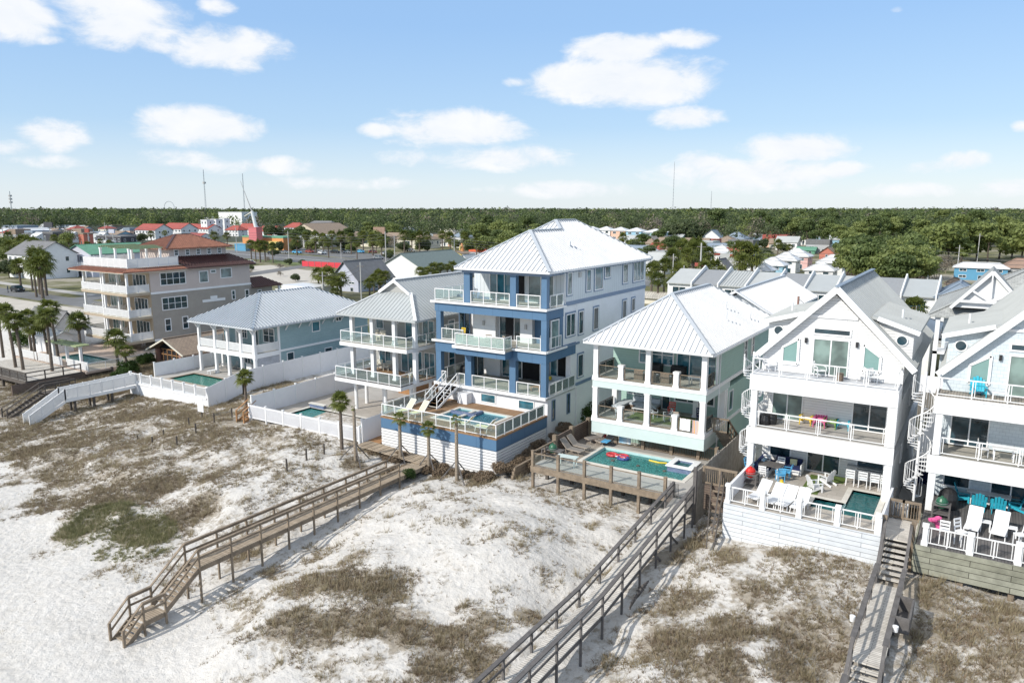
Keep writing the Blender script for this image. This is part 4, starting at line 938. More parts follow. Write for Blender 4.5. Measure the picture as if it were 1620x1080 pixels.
def spiral(x, y, z0, z1, label):
    P = thing('spiral_stair', label, 'spiral stair', (x, y, z0)); m = MB(); m.cyl((x,y,z0),(x,y,z1+1),.07); m.build('pole', WT, P)
    t = MB(); r = MB(); bl = MB(); R_ = .6; n = int((z1-z0)/.2); pts = []
    for i in range(n):
        a = i*radians(28)+1.0; z = z0+(i+1)*.2; a2 = a+radians(27)
        t.slab([(x,y,z),(x+R_*cos(a),y+R_*sin(a),z),(x+R_*cos(a2),y+R_*sin(a2),z)], .04)
        p = (x+R_*cos(a),y+R_*sin(a),z); pts.append((p[0],p[1],z+1.0)); bl.bar(p,(p[0],p[1],z+1.0),.02)
        am = (a+a2)/2; bl.bar((x+R_*cos(am),y+R_*sin(am),z),(x+R_*cos(am),y+R_*sin(am),z+1.08),.02)
    r.tube(pts, .03, 5); t.build('tread', WT, P); r.build('handrail', WT, P); bl.build('baluster', WT, P)
spiral(-2.45, 46.6, 3.4, 10.0, 'white spiral stair climbing the left side of the pale blue shingled house')
spiral(-12.15, 47.4, 3.4, 10.0, 'white spiral stair on the left side of the white gabled house, behind the grey fence')
# ================================================================== GREY HOUSE WITH WRAPPING BALCONIES
def downpipes(P, items):
    for x, y, z0, z1 in items:
        m = MB(); m.box(x-.04,x+.04,y-.04,y+.04,z0,z1); m.build('downpipe', WT, P)
def grey_house():
    P = thing('beach_house', 'grey beach house on white round posts with wrapping glass balconies and a silver roof', 'house', (-45.8, 54, 1.3))
    B(P, 'wall', GREY, (-50.2,-41.9,52.3,70,4.7,10.4))
    B(P, 'carport_wall', WDO, (-50,-44.9,56,56.2,1.2,4.3), (-44.6,-42,55.0,55.2,1.2,4.3), (-50,-42,60,60.1,1.2,4.3))
    B(P, 'slab', WT, (-49.9,-41.8,48.0,52.3,7.58,7.9)); B(P, 'floor', PORCH, (-49.85,-41.85,48.05,52.28,7.9,7.95))
    B(P, 'slab', WT, (-50.0,-41.95,47.3,52.3,4.36,4.68)); B(P, 'floor', DKN, (-49.95,-42.0,47.35,50.5,4.68,4.73)); B(P, 'floor', DKB, (-49.95,-42.0,50.5,52.28,4.68,4.73))
    B(P, 'slab', WT, (-50.1,-42,52.3,60,4.3,4.6))
    for x in (-49.3,-46.75,-44.1,-41.75):
        column(P, x, 49.1, 7.95, 10.3, .34); column(P, x, 49.1, 4.73, 7.58, .36)
    for x, y in ((-49.9,51.3),(-49.3,49.3),(-47.9,51.6),(-45.6,49.3),(-44.0,51.5),(-42.5,49.3),(-42.3,51.8)):
        c = MB(); c.cyl((x,y,1.2),(x,y,4.36),.17,n=12); c.build('round_column', WT, P)
    railing(P, [(-49.8,52.2,7.95),(-49.8,48.1,7.95),(-41.9,48.1,7.95),(-41.9,52.2,7.95)], 1.0, 'glass', 1.35); railing(P, [(-49.9,52.2,4.73),(-49.9,47.4,4.73),(-42.05,47.4,4.73),(-42.05,52.2,4.73)], 1.0, 'glass', 1.35)
    window(P, ('F', 52.3), -49.3, -48.3, 8.6, 9.9, WT, G2, 1); window(P, ('F', 52.3), -46.9, -46.4, 9.3, 9.9, WT, G1); door(P, ('F', 52.3), -45.6, -43.9, 8.0, 9.9, WT, G2, 2); door(P, ('F', 52.3), -43.5, -42.1, 8.0, 9.9, WT, G2, 2)
    window(P, ('F', 52.3), -49.0, -47.4, 5.2, 6.8, WT, G2, 2); door(P, ('F', 52.3), -46.2, -43.6, 4.75, 6.9, WT, G2, 3); door(P, ('F', 52.3), -43.4, -42.1, 4.75, 6.9, WT, G2, 2)
    for z0, z1, y in ((8.6,9.8,54),(5.4,6.8,54),(5.4,6.8,57)): window(P, ('R', -41.9), y, y+1, z0, z1, WT, G2, 1, 2)
    e = 10.45; s = .65; x0, x1 = -50.5, -41.0; y0 = 48.3; xc = -45.75; h1 = 3.0*s; zt = e+h1; zr = e+4.75*s
    a = (x0,y0,e); b = (x1,y0,e); c = (xc+1.75,y0+3,zt); d = (xc-1.75,y0+3,zt); g = (xc,y0+2.7,zr); yb = 66; k = (xc,yb-4.75,zr)
    roof(P, [[a,b,c,d],[b,(x1,yb,e),k,g,(xc+1.75,y0+2.7,zt),c],[(x0,yb,e),a,d,(xc-1.75,y0+2.7,zt),g,k],[(x1,yb,e),(x0,yb,e),k]], RGS, .42, .16, [(b,c),(a,d),(g,k)], WT, .03, .035)
    gm = MB(); gm.slab([(xc-1.7,y0+3.05,zt),(xc+1.7,y0+3.05,zt),(xc,y0+3.05,zr-.1)], .1, (0,1,0)); gm.build('gable_vent', GREY, P)
    q = MB(); q.bar((xc-1.85,y0+2.68,zt-.05),(xc,y0+2.68,zr-.05),.08,.26); q.bar((xc,y0+2.674,zr-.05),(xc+1.85,y0+2.674,zt-.05),.08,.26); q.build('rake_board', WT, P)
    hip(P, -50.2, -40.9, 63, 76, 10.0, 2.7, RGS, .42, WT, ribw=.03, ribh=.035)
    st = MB()
    for i in range(12): st.box(-50.9,-50.1,58-i*.27,58.2-i*.27,1.4+i*.26,1.45+i*.26)
    st.bar((-50.9,58,1.3),(-50.9,54.9,4.4),.07,.3); st.bar((-50.9,58,2.3),(-50.9,54.9,5.4),.08,.1); st.build('back_stair', WDO, P)
    # pool patio
    Z = 1.3
    Q = thing('pool_patio', 'stone pool patio with a turquoise pool in front of the grey balconied house', 'patio', (-48, 46, 1.3))
    hx = (-53.3,-44.6,44.0,47.2)
    B(Q, 'paving', PAV, *ring(-55.6,-41.9,42.15,52.5,*hx,Z-.15,Z)); B(Q, 'paving', CONC, (-55.6,-41.9,52.5,60,Z-.15,Z))
    pool(Q, *hx, Z, POOLW, 1.3, .3, .12); B(Q, 'raised_wall', TILE, (-53.5,-51.6,47.25,47.6,Z,Z+.35)); B(Q, 'raised_wall', COPE, (-53.6,-51.5,47.2,47.65,Z+.351,Z+.42))
    B(Q, 'pool_ledge', COPE, (-53.2,-50.5,46.0,47.1,Z-.8,Z-.3))
    return P
grey_house()
# ================================================================== AQUA HOUSE
def aqua_house():
    P = thing('beach_house', 'aqua blue two storey beach house with ribbed metal hipped roof and white bracketed porch', 'house', (-75, 62, .5))
    B(P, 'wall', AQUA, (-80.2,-69.9,57.6,72.5,.2,6.5)); B(P, 'wall', AQUA, (-78.5,-73.2,57.55,57.6,.5,6.4))
    B(P, 'band', WT, (-80.3,-69.82,57.5,72.55,3.25,3.5)); B(P, 'corner_trim', WT, (-70.02,-69.83,57.5,57.7,.5,3.25), (-70.02,-69.83,57.5,57.7,3.5,6.4))
    B(P, 'fascia', WT, (-80.5,-69.75,53.95,54.2,3.0,3.5), (-70,-69.75,54.2,57.5,3.0,3.5), (-80.5,-80.25,54.2,57.5,3.0,3.5)); B(P, 'floor', PORCH, (-80.4,-69.9,54.2,57.5,3.35,3.54)); B(P, 'porch_ceiling', WT, (-80.2,-70,54.2,57.5,6.42,6.5))
    for x in (-80.15,-77.1,-74.7,-72.3,-69.95):
        for z0, z1 in ((.5,3.0),(3.5,6.4)): column(P, x, 54.1, z0, z1, .3)
        b = MB(); b.bar((x,54.05,5.7),(x,53.55,6.4),.1,.14); b.bar((x-.45,54.1,6.4),(x,54.1,5.8),.1,.12); b.bar((x+.45,54.1,6.4),(x,54.1,5.8),.1,.12); b.build('bracket', WT, P)
    column(P, -80.15, 57.2, .5, 3.0, .3); column(P, -77.1, 57.2, 3.5, 6.4, .3)
    xs = (-80.15,-77.1,-74.7,-72.3,-69.95)
    for a, c in zip(xs[:-1], xs[1:]): railing(P, [(a+.2,54.1,3.54),(c-.2,54.1,3.54)], .98, 'wide', 3, W)
    railing(P, [(-69.95,54.3,3.54),(-69.95,57.4,3.54)], .98, 'wide', 3, W); railing(P, [(-80.2,54.3,3.54),(-80.2,57.4,3.54)], .98, 'wide', 3, W)
    for y in (58.6,60.6,62.2,64.4,66.2,67.6,69.5):
        b = MB(); b.bar((-69.86,y,5.75),(-69.35,y,6.4),.08,.12); b.build('bracket', WT, P)
    window(P, ('F', 57.55), -76.6, -75.6, 4.3, 5.9, WT, G1, 2, 2); door(P, ('F', 57.55), -74.4, -73.5, 3.6, 5.8, WT, G1, 1)
    window(P, ('F', 57.55), -72.6, -70.6, 4.2, 6.0, WT, G1, 2, 2); window(P, ('F', 57.55), -76.4, -75.2, 1.2, 2.6, WT, G1, 2, 2)
    B(P, 'lattice_screen', PL('white_lattice', (.62,.64,.68), (.55,.57,.62), (.3,.32,.36), 'sz', .12, .12, .02, .7, .4), (-69.98,-69.9,54.3,57.45,.5,3.0))
    window(P, ('R', -69.9), 58.6, 59.7, .95, 3.0, WT, G1, 1, 2); window(P, ('R', -69.9), 64.6, 65.9, 1.2, 2.6, WT, G1, 1, 2); window(P, ('R', -69.9), 62.7, 64.0, 4.9, 6.2, WT, G2, 1, 1); window(P, ('R', -69.9), 66.7, 67.7, 5.7, 6.3, WT, G1, 2)
    hip(P, -81.2, -69.05, 53.3, 73.5, 6.62, 3.15, RS, .45, RSL, ribw=.12, ribh=.15)
    Z = .5; hx = (-79.2,-71.7,49.1,52.4)
    Q = thing('pool_patio', 'concrete pool patio behind a white parapet in front of the aqua blue house', 'patio', (-74, 50, .5))
    B(Q, 'paving', CONC, *ring(-81.5,-67.3,45.9,57.5,*hx,Z-.2,Z)); pool(Q, *hx, Z, watermat('pale_pool_water', (.45,.85,.75), (.10,.42,.33)), 1.2, .35, .12, cm=M('tan_coping', (.36,.30,.24), .8))
    B(Q, 'parapet_wall', STUC, (-81.5,-67.2,45.7,45.9,-1.8,Z+.02)); B(Q, 'parapet_cap', WT, (-81.5,-67.2,45.6,45.95,Z-.1,Z+.08))
    for i in range(8):
        column(Q, -81.3+i*2.0, 45.8, Z+.08, Z+1.25, .16, W, 'rail_post')
        if i < 7: railing(Q, [(-81.2+i*2.0,45.8,Z+.08),(-79.4+i*2.0,45.8,Z+.08)], 1.0, 'picket', 3, W)
    return P
aqua_house()
def vinyl(label, pts, h, sp=2.4, solid=True, cat='fence'):
    F = thing('vinyl_fence', label, cat, pts[0])
    for a, b in zip(pts[:-1], pts[1:]):
        a = Vector(a); b = Vector(b); n = max(1, round((b-a).length/sp)); d = (b-a)/n
        for k in range(n):
            p, q = a+d*k, a+d*(k+1); m = MB()
            if solid: m.bar(p+Vector((0,0,h/2)), q+Vector((0,0,h/2)), .05, h)
            else:
                m.bar(p+Vector((0,0,.15)), q+Vector((0,0,.15)), .05, .1); m.bar(p+Vector((0,0,h-.1)), q+Vector((0,0,h-.1)), .05, .1)
                for i in range(1, 18): r = p+(q-p)*(i/18); m.bar(r+Vector((0,0,.1)), r+Vector((0,0,h)), .07, .04)
            m.build('panel', WV, F)
            m = MB(); m.box(p.x-.07,p.x+.07,p.y-.07,p.y+.07,p.z-.6,p.z+h+.08); m.box(p.x-.1,p.x+.1,p.y-.1,p.y+.1,p.z+h+.08,p.z+h+.13); m.build('post', WT, F)
        m = MB(); m.box(b.x-.07,b.x+.07,b.y-.07,b.y+.07,b.z-.6,b.z+h+.08); m.build('post', WT, F)
vinyl('tall solid white vinyl fence running inland along the right side of the aqua house', [(-67.0,45.7,-.7),(-67.0,50,.3),(-67.0,78,.6)], 2.4, 2.8)
vinyl('solid white vinyl fence along the left side of the aqua house pool', [(-81.6,48.9,.5),(-81.6,72,.5)], 1.6, 2.6)
vinyl('tall solid white vinyl fence left of the turquoise pool of the grey house', [(-55.7,42.4,1.0),(-55.7,60.5,1.3)], 2.1, 2.5)
vinyl('white picket fence between the dune and the pool of the grey balconied house', [(-55.7,42.1,1.05),(-41.95,42.1,1.15)], 1.35, 2.3, False)
vinyl('short solid white vinyl fence between the grey house pool and the blue banded deck', [(-41.8,42.3,1.15),(-41.8,52,1.3)], 1.9, 2.4)
# ================================================================== BOARDWALKS
def walk(P, x0, x1, ya, yb, za, zb, mat, wm, rail=True, step=2.4, piles=True, railw=.1, cap=.16, sides=(1,1), k0=0):
    """deck running along -y from ya to yb"""
    m = MB(); m.bar(((x0+x1)/2,ya,za-.03),((x0+x1)/2,yb,zb-.03), x1-x0, .05); m.build('deck_boards', mat, P)
    for x in (x0+.06, x1-.06):
        m = MB(); m.bar((x,ya,za-.19),(x,yb,zb-.19),.06,.26); m.build('stringer', wm, P)
    n = max(1, round((ya-yb)/step))
    for k in range(k0, n+1):
        y = ya+(yb-ya)*k/n; z = za+(zb-za)*k/n
        for x, s in ((x0, sides[0]), (x1, sides[1])):
            top = z+1.0 if (rail and s) else z-.06
            bot = gz(x, y)-.4 if piles else z-.3
            if top > bot: m = MB(); m.box(x-.05,x+.05,y-.05,y+.05,bot,top); m.build('post', wm, P)
    if rail:
        for x, s in ((x0, sides[0]), (x1, sides[1])):
            if not s: continue
            m = MB(); m.bar((x,ya,za+1.02),(x,yb,zb+1.02),cap,.045); m.bar((x,ya,za+.92),(x,yb,zb+.92),.04,.12); m.bar((x,ya,za+.5),(x,yb,zb+.5),.04,.12); m.build('handrail', wm, P)
def steps(P, x0, x1, ya, yb, za, zb, mat, wm, rail=True, posts=True):
    n = max(2, round((za-zb)/.18))
    for i in range(1, n):
        y = ya+(yb-ya)*i/n; z = za+(zb-za)*i/n; m = MB(); m.box(x0+.04,x1-.04,y-.02,y+abs(ya-yb)/n*.92,z-.05,z); m.build('tread', mat, P)
    for x in (x0+.03, x1-.03): m = MB(); m.bar((x,ya,za-.16),(x,yb,zb-.06),.06,.26); m.build('stringer', wm, P)
    if rail:
        for x in (x0, x1): m = MB(); m.bar((x,ya,za+1.02),(x,yb,zb+1.02),.14,.045); m.bar((x,ya,za+.55),(x,yb,zb+.55),.04,.11); m.build('handrail', wm, P)
    if posts:
        for y, z in ((yb, zb),):
            for x in (x0, x1): m = MB(); m.box(x-.06,x+.06,y-.06,y+.06,gz(x,y)-.4,z+1.02); m.build('post', wm, P)
# A: long tan boardwalk from the blue trimmed house to the beach
A = thing('boardwalk', 'long tan wooden boardwalk with rails running from the blue banded deck down to the beach', 'boardwalk', (-35.2, 32, .8))
m = MB(); m.box(-35.85,-34.55,38.6,42.6,.77,.83); m.box(-35.8,-35.74,38.6,42.6,.5,.765); m.box(-34.66,-34.6,38.6,42.6,.5,.765); m.build('deck_boards', DKX2, A)
walk(A, -35.85, -34.6, 38.6, 22.3, .83, .83, DKX2, WD, step=2.05)
steps(A, -35.85, -34.6, 22.3, 20.2, .83, -.75, DKX2, WD, posts=False); walk(A, -35.85, -34.6, 20.2, 19.0, -.75, -.75, DKX2, WD, step=1.2)
steps(A, -35.85, -34.6, 19.0, 17.9, -.75, -1.72, DKX2, WD)
pl = MB(); pl.slab([(-41.8,42.2,1.25),(-41.8,44.6,1.25),(-40.45,44.6,1.25),(-40.45,42.8,1.25),(-34.5,42.8,.84),(-34.5,41.9,.84)][::-1], .12)
m = MB()
for i in range(12): m.box(-41.7+i*.6,-41.12+i*.6,41.4+.0,42.86,1.15-i*.028,1.2-i*.028)
m.build('landing', DKX2, A)
m = MB(); m.box(-41.8,-40.4,42.9,50,1.15,1.2); m.build('landing', WDO, A)
# B: long weathered boardwalk
Bw = thing('boardwalk', 'long grey weathered boardwalk running from the mint house pool deck out of the picture', 'boardwalk', (-14.9, 30, 1.5))
walk(Bw, -15.15, -13.9, 42.0, 40.6, 2.38, 2.2, DKX, WDG, step=1.4)
walk(Bw, -15.15, -13.9, 40.6, 29.5, 2.2, 1.05, DKX, WDG, step=2.2, cap=.2, k0=1); walk(Bw, -15.15, -13.9, 29.5, 14.0, 1.05, 1.0, DKX, WDG, step=2.2, cap=.2, k0=1)
m = MB()
for i in range(9): m.bar((-15.15,41.9-i*.15,2.2),(-15.15,41.9-i*.15,3.3),.03)
m.build('pickets', WDG, Bw); m = MB()
for i in range(9): m.bar((-13.9,41.9-i*.15,2.2),(-13.9,41.9-i*.15,3.3),.03)
m.build('pickets', WDG, Bw); m = MB()
for i in range(7): m.bar((-15.4+i*.09,42.0,2.3),(-15.4+i*.09,42.0,3.3),.03)
m.build('gate_pickets', WDG, Bw)
m = MB(); m.bar((-14.0,39.8,.5),(-14.0,38.0,1.9),.05,.14); m.build('brace', WDG, Bw); m = MB(); m.bar((-14.0,37.4,.3),(-14.0,35.8,1.6),.05,.14); m.build('brace', WDG, Bw)
m = MB()
for i in range(14): m.bar((-13.8+.03*i,33.6-i*.16,.45+rnd.uniform(-.1,.2)),(-13.2+.05*rnd.random(),33.4-i*.16,1.15+rnd.uniform(-.1,.1)),.03,.09)
m.build('broken_boards', WDG, Bw)
st2 = thing('wooden_steps', 'narrow dark wooden steps beside the white board wall going down to the sand', 'steps', (-12.6, 40, 1.5))
m = MB(); m.bar((-13.2,43.2,3.3),(-11.9,38.6,1.3),.06,.26); m.bar((-12.4,43.2,3.3),(-11.5,38.6,1.3),.06,.26); m.bar((-12.6,43.2,4.2),(-11.6,38.6,2.2),.08,.08); m.build('stringer', WDD, st2)
for i in range(9): t_ = i/9; m = MB(); m.box(-13.1+1.3*t_,-12.4+.9*t_,43.1-4.5*t_,43.35-4.5*t_,3.25-2*t_,3.3-2*t_); m.build('tread', WD, st2)
pg = thing('picket_gate', 'small weathered picket gate beside the white board wall of the pool terrace', 'gate', (-12.6, 43.3, 3.3)); railing(pg, [(-13.7,43.2,3.2),(-11.7,43.2,3.2)], 1.1, 'picket', 1, WD, post=.12); B(pg, 'boards', BOARDH, (-13.6,-11.7,43.1,43.16,1.6,3.2))
# C: stair and boardwalk between the two gabled houses
C_ = thing('boardwalk', 'narrow weathered stairway and boardwalk between the white board wall and the grey deck', 'boardwalk', (-2.7, 35, 1.7))
m = MB(); m.box(-3.4,-1.95,40.9,43.9,3.1,3.16); m.build('landing', DKX, C_)
steps(C_, -3.3, -2.1, 40.9, 38.6, 3.16, 1.65, DKX, WDG, posts=False)
walk(C_, -3.3, -2.1, 38.6, 31.0, 1.65, 1.65, DKX, WDG, step=1.9, cap=.22)
steps(C_, -3.3, -2.1, 31.0, 29.6, 1.65, .75, DKX, WDG, posts=False); walk(C_, -3.3, -2.1, 29.6, 20, .75, .7, DKX, WDG, step=1.9, cap=.22)
railing(C_, [(-3.4,43.9,3.16),(-2.75,43.9,3.16),(-1.95,43.9,3.16)], 1.05, 'picket', .8, WD, post=.12)
for x in (-3.35,-2.0): column(C_, x, 40.9, 1.3, 4.35, .16, WD, 'post')
m = MB(); m.box(-2.15,-1.45,33.6,35.6,2.0,2.06); m.box(-2.15,-1.45,33.55,33.62,2.06,2.75); m.box(-2.15,-1.45,35.55,35.62,2.06,2.75); m.box(-1.5,-1.42,33.6,35.6,2.06,2.75); m.build('bench_box', WDG, C_)
for (x, y) in ((-3.55,32.6),(-1.9,32.7)):
    l = MB(); l.rev((x,y,2.45),[(.02,0),(.10,.05),(.12,.3),(.02,.34)],12); solo(l, 'lamp_globe', WT, 'white bucket shaped lamp on the %s rail of the narrow boardwalk' % ('left' if x < -3 else 'right'), 'lamp', (x,y,2.45))
# white beach stair of the aqua house
Wb = thing('boardwalk', 'white boardwalk and stair with picket rails from the aqua house pool down to the beach', 'boardwalk', (-81, 40, .2))
for x in (-81.5,-80.2): railing(Wb, [(x,45.7,.35),(x,38.0,.2)], 1.15, 'wide', 1.3, W, post=.08)
m = MB(); m.box(-81.5,-80.2,38,45.6,.2,.28); m.box(-81.55,-81.48,38,45.6,-.05,.2); m.box(-80.22,-80.15,38,45.6,-.05,.2); m.build('deck_boards', W, Wb)
steps(Wb, -81.5, -80.2, 38.0, 34.4, .2, -1.7, W, W, rail=False, posts=False)
for x in (-81.5,-80.2): railing(Wb, [(x,38.0,.2),(x,34.4,-1.75)], 1.1, 'wide', 1.5, W, post=.08, name='stair_rail')
for y in (39,41,43):
    for x in (-81.3,-80.4): m = MB(); m.box(x-.1,x+.1,y-.1,y+.1,gz(x,y)-.3,0); m.build('pile', WDD, Wb)
Bs = thing('beach_stair', 'dark brown wooden stair to the beach just left of the white one', 'stair', (-86, 36, -1))
steps(Bs, -86.2, -85.0, 38.3, 34.4, .2, -1.75, WDD, WDD); walk(Bs, -86.2, -85.0, 41.5, 38.3, .2, .2, WDD, WDD, step=1.6)
# timber deck with palms at the far left
Ld = thing('timber_deck', 'dark timber deck with rails around the palm trunks at the left edge', 'deck', (-100, 43, 0))
m = MB(); m.box(-110,-93.7,40.3,46.8,-.1,0); m.build('deck_boards', DKX, Ld)
railing(Ld, [(-110,40.35,0),(-93.75,40.35,0)], 1.0, 'picket', 2, WDD, post=.09); railing(Ld, [(-93.75,40.35,0),(-93.75,46.6,0)], 1.0, 'wood', 2, WDD, post=.12)
B(Ld, 'beam', WDD, (-110,-93.7,40.2,40.3,-.4,.02), (-93.8,-93.65,40.3,46.8,-.5,.02))
for x in (-108,-104,-100,-96.5,-93.9): m = MB(); m.box(x-.12,x+.12,40.35,40.6,gz(x,40.4)-.4,-.1); m.build('pile', WDD, Ld)
rw = thing('retaining_wall', 'dark timber retaining wall below the left hand pool yard', 'wall', (-90, 46, -1)); B(rw, 'boards', BOARDH, (-93.6,-93.4,38.6,52,-1.6,-.1), (-93.4,-88,50,50.2,-1.6,.1))
# stepped timber wall with scrub beside the mint house deck
tw = thing('retaining_wall', 'stepped weathered timber retaining wall between the slatted deck and the wooden pool deck', 'wall', (-27.3, 44, .8))
for i in range(5):
    m = MB(); m.box(-27.5,-27.3,42.3+i*.12,49.5,.35+i*.27,.6+i*.27); m.build('timber', WD, tw)
FOOT += [(-36.3,-34.1,17,43),(-16,-13.5,13,42.2),(-3.6,-1.4,19,43)]
# ================================================================== DUNE POSTS, SIGN
def post_at(px, py, h, label):
    p = gp(px, py); m = MB(); m.cyl((p.x,p.y,p.z-.3),(p.x,p.y,p.z+h),.075,.07,8); m.cyl((p.x,p.y,p.z+h),(p.x,p.y,p.z+h+.02),.05,.03,8)
    return solo(m, 'dune_post', WDD, label, 'post', (p.x,p.y,p.z)), p
posts = [(280,704,.8,'grey post left of the white notice board on the dune'),(241,700,.55,'short grey post alone in the scrub, furthest left on the dune'),(218,696,.45,'lowest stub of a post at the far left of the dune posts'),(310,685,.9,'thick grey post just below the white notice board'),(339,668,.9,'post joined by rope right of the notice board'),
 (299,673,.75,'thin post left of the notice board'),(259,689,.55,'thin short post in sand below the aqua house wall'),(367,660,.9,'post nearest the orange wooden steps'),(454,746,1.0,'lone thick post on the white sand left of the boardwalk'),(485,728,.95,'middle one of three posts left of the boardwalk'),(513,718,.85,'post beside the white picket fence right end')]
PP = []
for a in posts: PP.append(post_at(*a)[1])
rp = MB()
for a, b in ((3,4),(4,7)):
    p, q = PP[a]+Vector((0,0,.7)), PP[b]+Vector((0,0,.7)); rp.tube([p, (p+q)/2-Vector((0,0,.25)), q], .025, 5)
solo(rp, 'rope', WD, 'sagging rope strung between the posts near the notice board', 'rope', tuple(PP[4]))
p = gp(319,662); sg = thing('notice_board', 'white blank backed notice board on a post by the aqua house fence', 'sign', (p.x,p.y,p.z)); B(sg, 'post', WDD, (p.x-.06,p.x+.06,p.y,p.y+.1,p.z-.3,p.z+1.8)); B(sg, 'board', WT, (p.x-.45,p.x+.45,p.y-.05,p.y-.005,p.z+.7,p.z+2.1))
p = gp(388,668); os_ = thing('wooden_steps', 'small orange brown wooden steps beside the lone palm and the white picket fence', 'steps', tuple(p)); steps(os_, p.x-.9, p.x+.1, p.y+1.2, p.y-.2, p.z+.8, p.z+.05, WDO, WDO)
# ================================================================== FURNITURE PROTOTYPES (built at the origin, facing -y)
def adirondack():
    P = thing('adirondack_chair', 'x', 'chair', (0,0,0)); P['_proto'] = 1
    def mk(mat):
        R_ = thing('adirondack_chair', 'x', 'chair', (0,0,0))
        m = MB()
        for i in range(5): m.bar((-.25+i*.125,-.28,.36),(-.25+i*.125,.22,.24),.11,.02)
        m.build('seat', mat, R_)
        m = MB()
        for i in range(5):
            h = (.62,.74,.8,.74,.62)[i]; m.bar((-.26+i*.13,.2,.24),(-.30+i*.15,.2+h*.38,.24+h),.12,.02)
        m.bar((-.28,.3,.55),(.28,.3,.55),.06,.03); m.build('backrest', mat, R_)
        for s in (-1, 1):
            m = MB(); m.bar((s*.33,-.35,.56),(s*.33,.3,.56),.12,.025); m.build('armrest', mat, R_)
            m = MB(); m.box(s*.33-.02,s*.33+.02,-.33,-.24,0,.55); m.build('leg', mat, R_)
            m = MB(); m.bar((s*.28,-.3,.3),(s*.28,.55,.03),.03,.12); m.bar((s*.33,.26,.25),(s*.33,.26,.55),.04); m.build('leg', mat, R_)
        return R_
    bpy.data.objects.remove(P); return mk
AD = adirondack()
def lounger(fm, sm, L_=1.9, tilt=.62):
    P = thing('sun_lounger', 'x', 'sun lounger', (0,0,0))
    m = MB(); z = .36; w = .31
    for s in (-1,1): m.bar((s*w,-L_/2,z),(s*w,L_*.12,z),.045,.05); m.bar((s*w,L_*.12,z),(s*w,L_*.12+.62,z+tilt),.045,.04)
    m.bar((-w,-L_/2,z),(w,-L_/2,z),.045); m.bar((-w,L_*.12+.62,z+tilt),(w,L_*.12+.62,z+tilt),.045); m.build('frame', fm, P)
    m = MB(); m.bar((0,-L_/2+.02,z+.02),(0,L_*.12,z+.02),w*1.9,.02); m.build('seat', sm, P)
    m = MB(); m.bar((0,L_*.12,z+.02),(0,L_*.12+.6,z+tilt),w*1.9,.02); m.build('backrest', sm, P)
    for s in (-1,1):
        for y in (-L_/2+.2, L_*.12+.1, ): m = MB(); m.bar((s*w,y,z),(s*w*1.05,y-.08,0),.04); m.build('leg', fm, P)
    return P
def table(w, d, h, mt, ml, name='table', cat='table', rnd_=False):
    P = thing(name, 'x', cat, (0,0,0)); m = MB()
    if rnd_: m.rev((0,0,h-.04),[(w/2,0),(w/2,.04)],20)
    else: m.box(-w/2,w/2,-d/2,d/2,h-.04,h)
    m.build('top', mt, P)
    for sx in (-1,1):
        for sy in (-1,1): m = MB(); m.box(sx*(w*.4)-.03,sx*(w*.4)+.03,sy*(d*.4)-.03,sy*(d*.4)+.03,0,h-.041); m.build('leg', ml, P)
    return P
def chair(mt, h=.45, back=.45, w=.48, cush=None, arms=False):
    P = thing('chair', 'x', 'chair', (0,0,0)); m = MB(); m.box(-w/2,w/2,-w/2,w/2,h-.05,h); m.build('seat', mt, P)
    if cush: m = MB(); m.box(-w/2+.02,w/2-.02,-w/2+.02,w/2-.03,h,h+.07); m.build('cushion', cush, P)
    m = MB(); m.bar((-w/2+.02,w/2,h),(-w/2+.02,w/2+.1,h+back),.04); m.bar((w/2-.02,w/2,h),(w/2-.02,w/2+.1,h+back),.04)
    for i in range(3): z = h+back*(.3+.33*i); m.bar((-w/2,w/2+.09*(z-h)/back,z),(w/2,w/2+.09*(z-h)/back,z),.02,.1)
    m.build('backrest', mt, P)
    for sx in (-1,1):
        for sy in (-1,1): m = MB(); m.bar((sx*(w/2-.03),sy*(w/2-.03),0),(sx*(w/2-.03),sy*(w/2-.03),h-.05),.04); m.build('leg', mt, P)
        if arms: m = MB(); m.bar((sx*w/2,-w/2,h+.2),(sx*w/2,w/2,h+.22),.05,.03); m.bar((sx*w/2,-w/2+.03,h),(sx*w/2,-w/2+.03,h+.2),.04); m.build('armrest', mt, P)
    return P
def egg(mat, loc, label, tw=.9, rz=0):
    P = thing('egg_grill', label, 'grill', loc); O = Vector(loc); x, y, z = loc
    B(P, 'table', WDG, (x-tw*.5,x+tw*.5,y-.35,y+.35,z+.72,z+.78), (x-tw*.5,x+tw*.5,y-.33,y+.33,z+.25,z+.29))
    for sx in (-1,1):
        for sy in (-1,1): B(P, 'leg', WDG, (x+sx*tw*.45-.04,x+sx*tw*.45+.04,y+sy*.3-.04,y+sy*.3+.04,z,z+.72))
    m = MB(); m.rev((x,y,z+.5),[(.1,0),(.24,.1),(.3,.28),(.3,.36)],16); m.build('base', mat, P)
    m = MB(); m.rev((x,y,z+.87),[(.3,0),(.29,.1),(.2,.24),(.07,.3),(.06,.36)],16); m.build('lid', mat, P); m = MB(); m.rev((x,y,z+.85),[(.31,0),(.31,.03)],16); m.build('hoop', STEEL, P)
    return P
def sofa(pts_boxes, cush, frame, label, loc, pillows=()):
    P = thing('outdoor_sofa', label, 'sofa', loc)
    for (x0,x1,y0,y1,z) in pts_boxes: B(P, 'frame', frame, (x0,x1,y0,y1,z,z+.28)); B(P, 'seat_cushion', cush, (x0+.03,x1-.03,y0+.03,y1-.03,z+.28,z+.45))
    return P
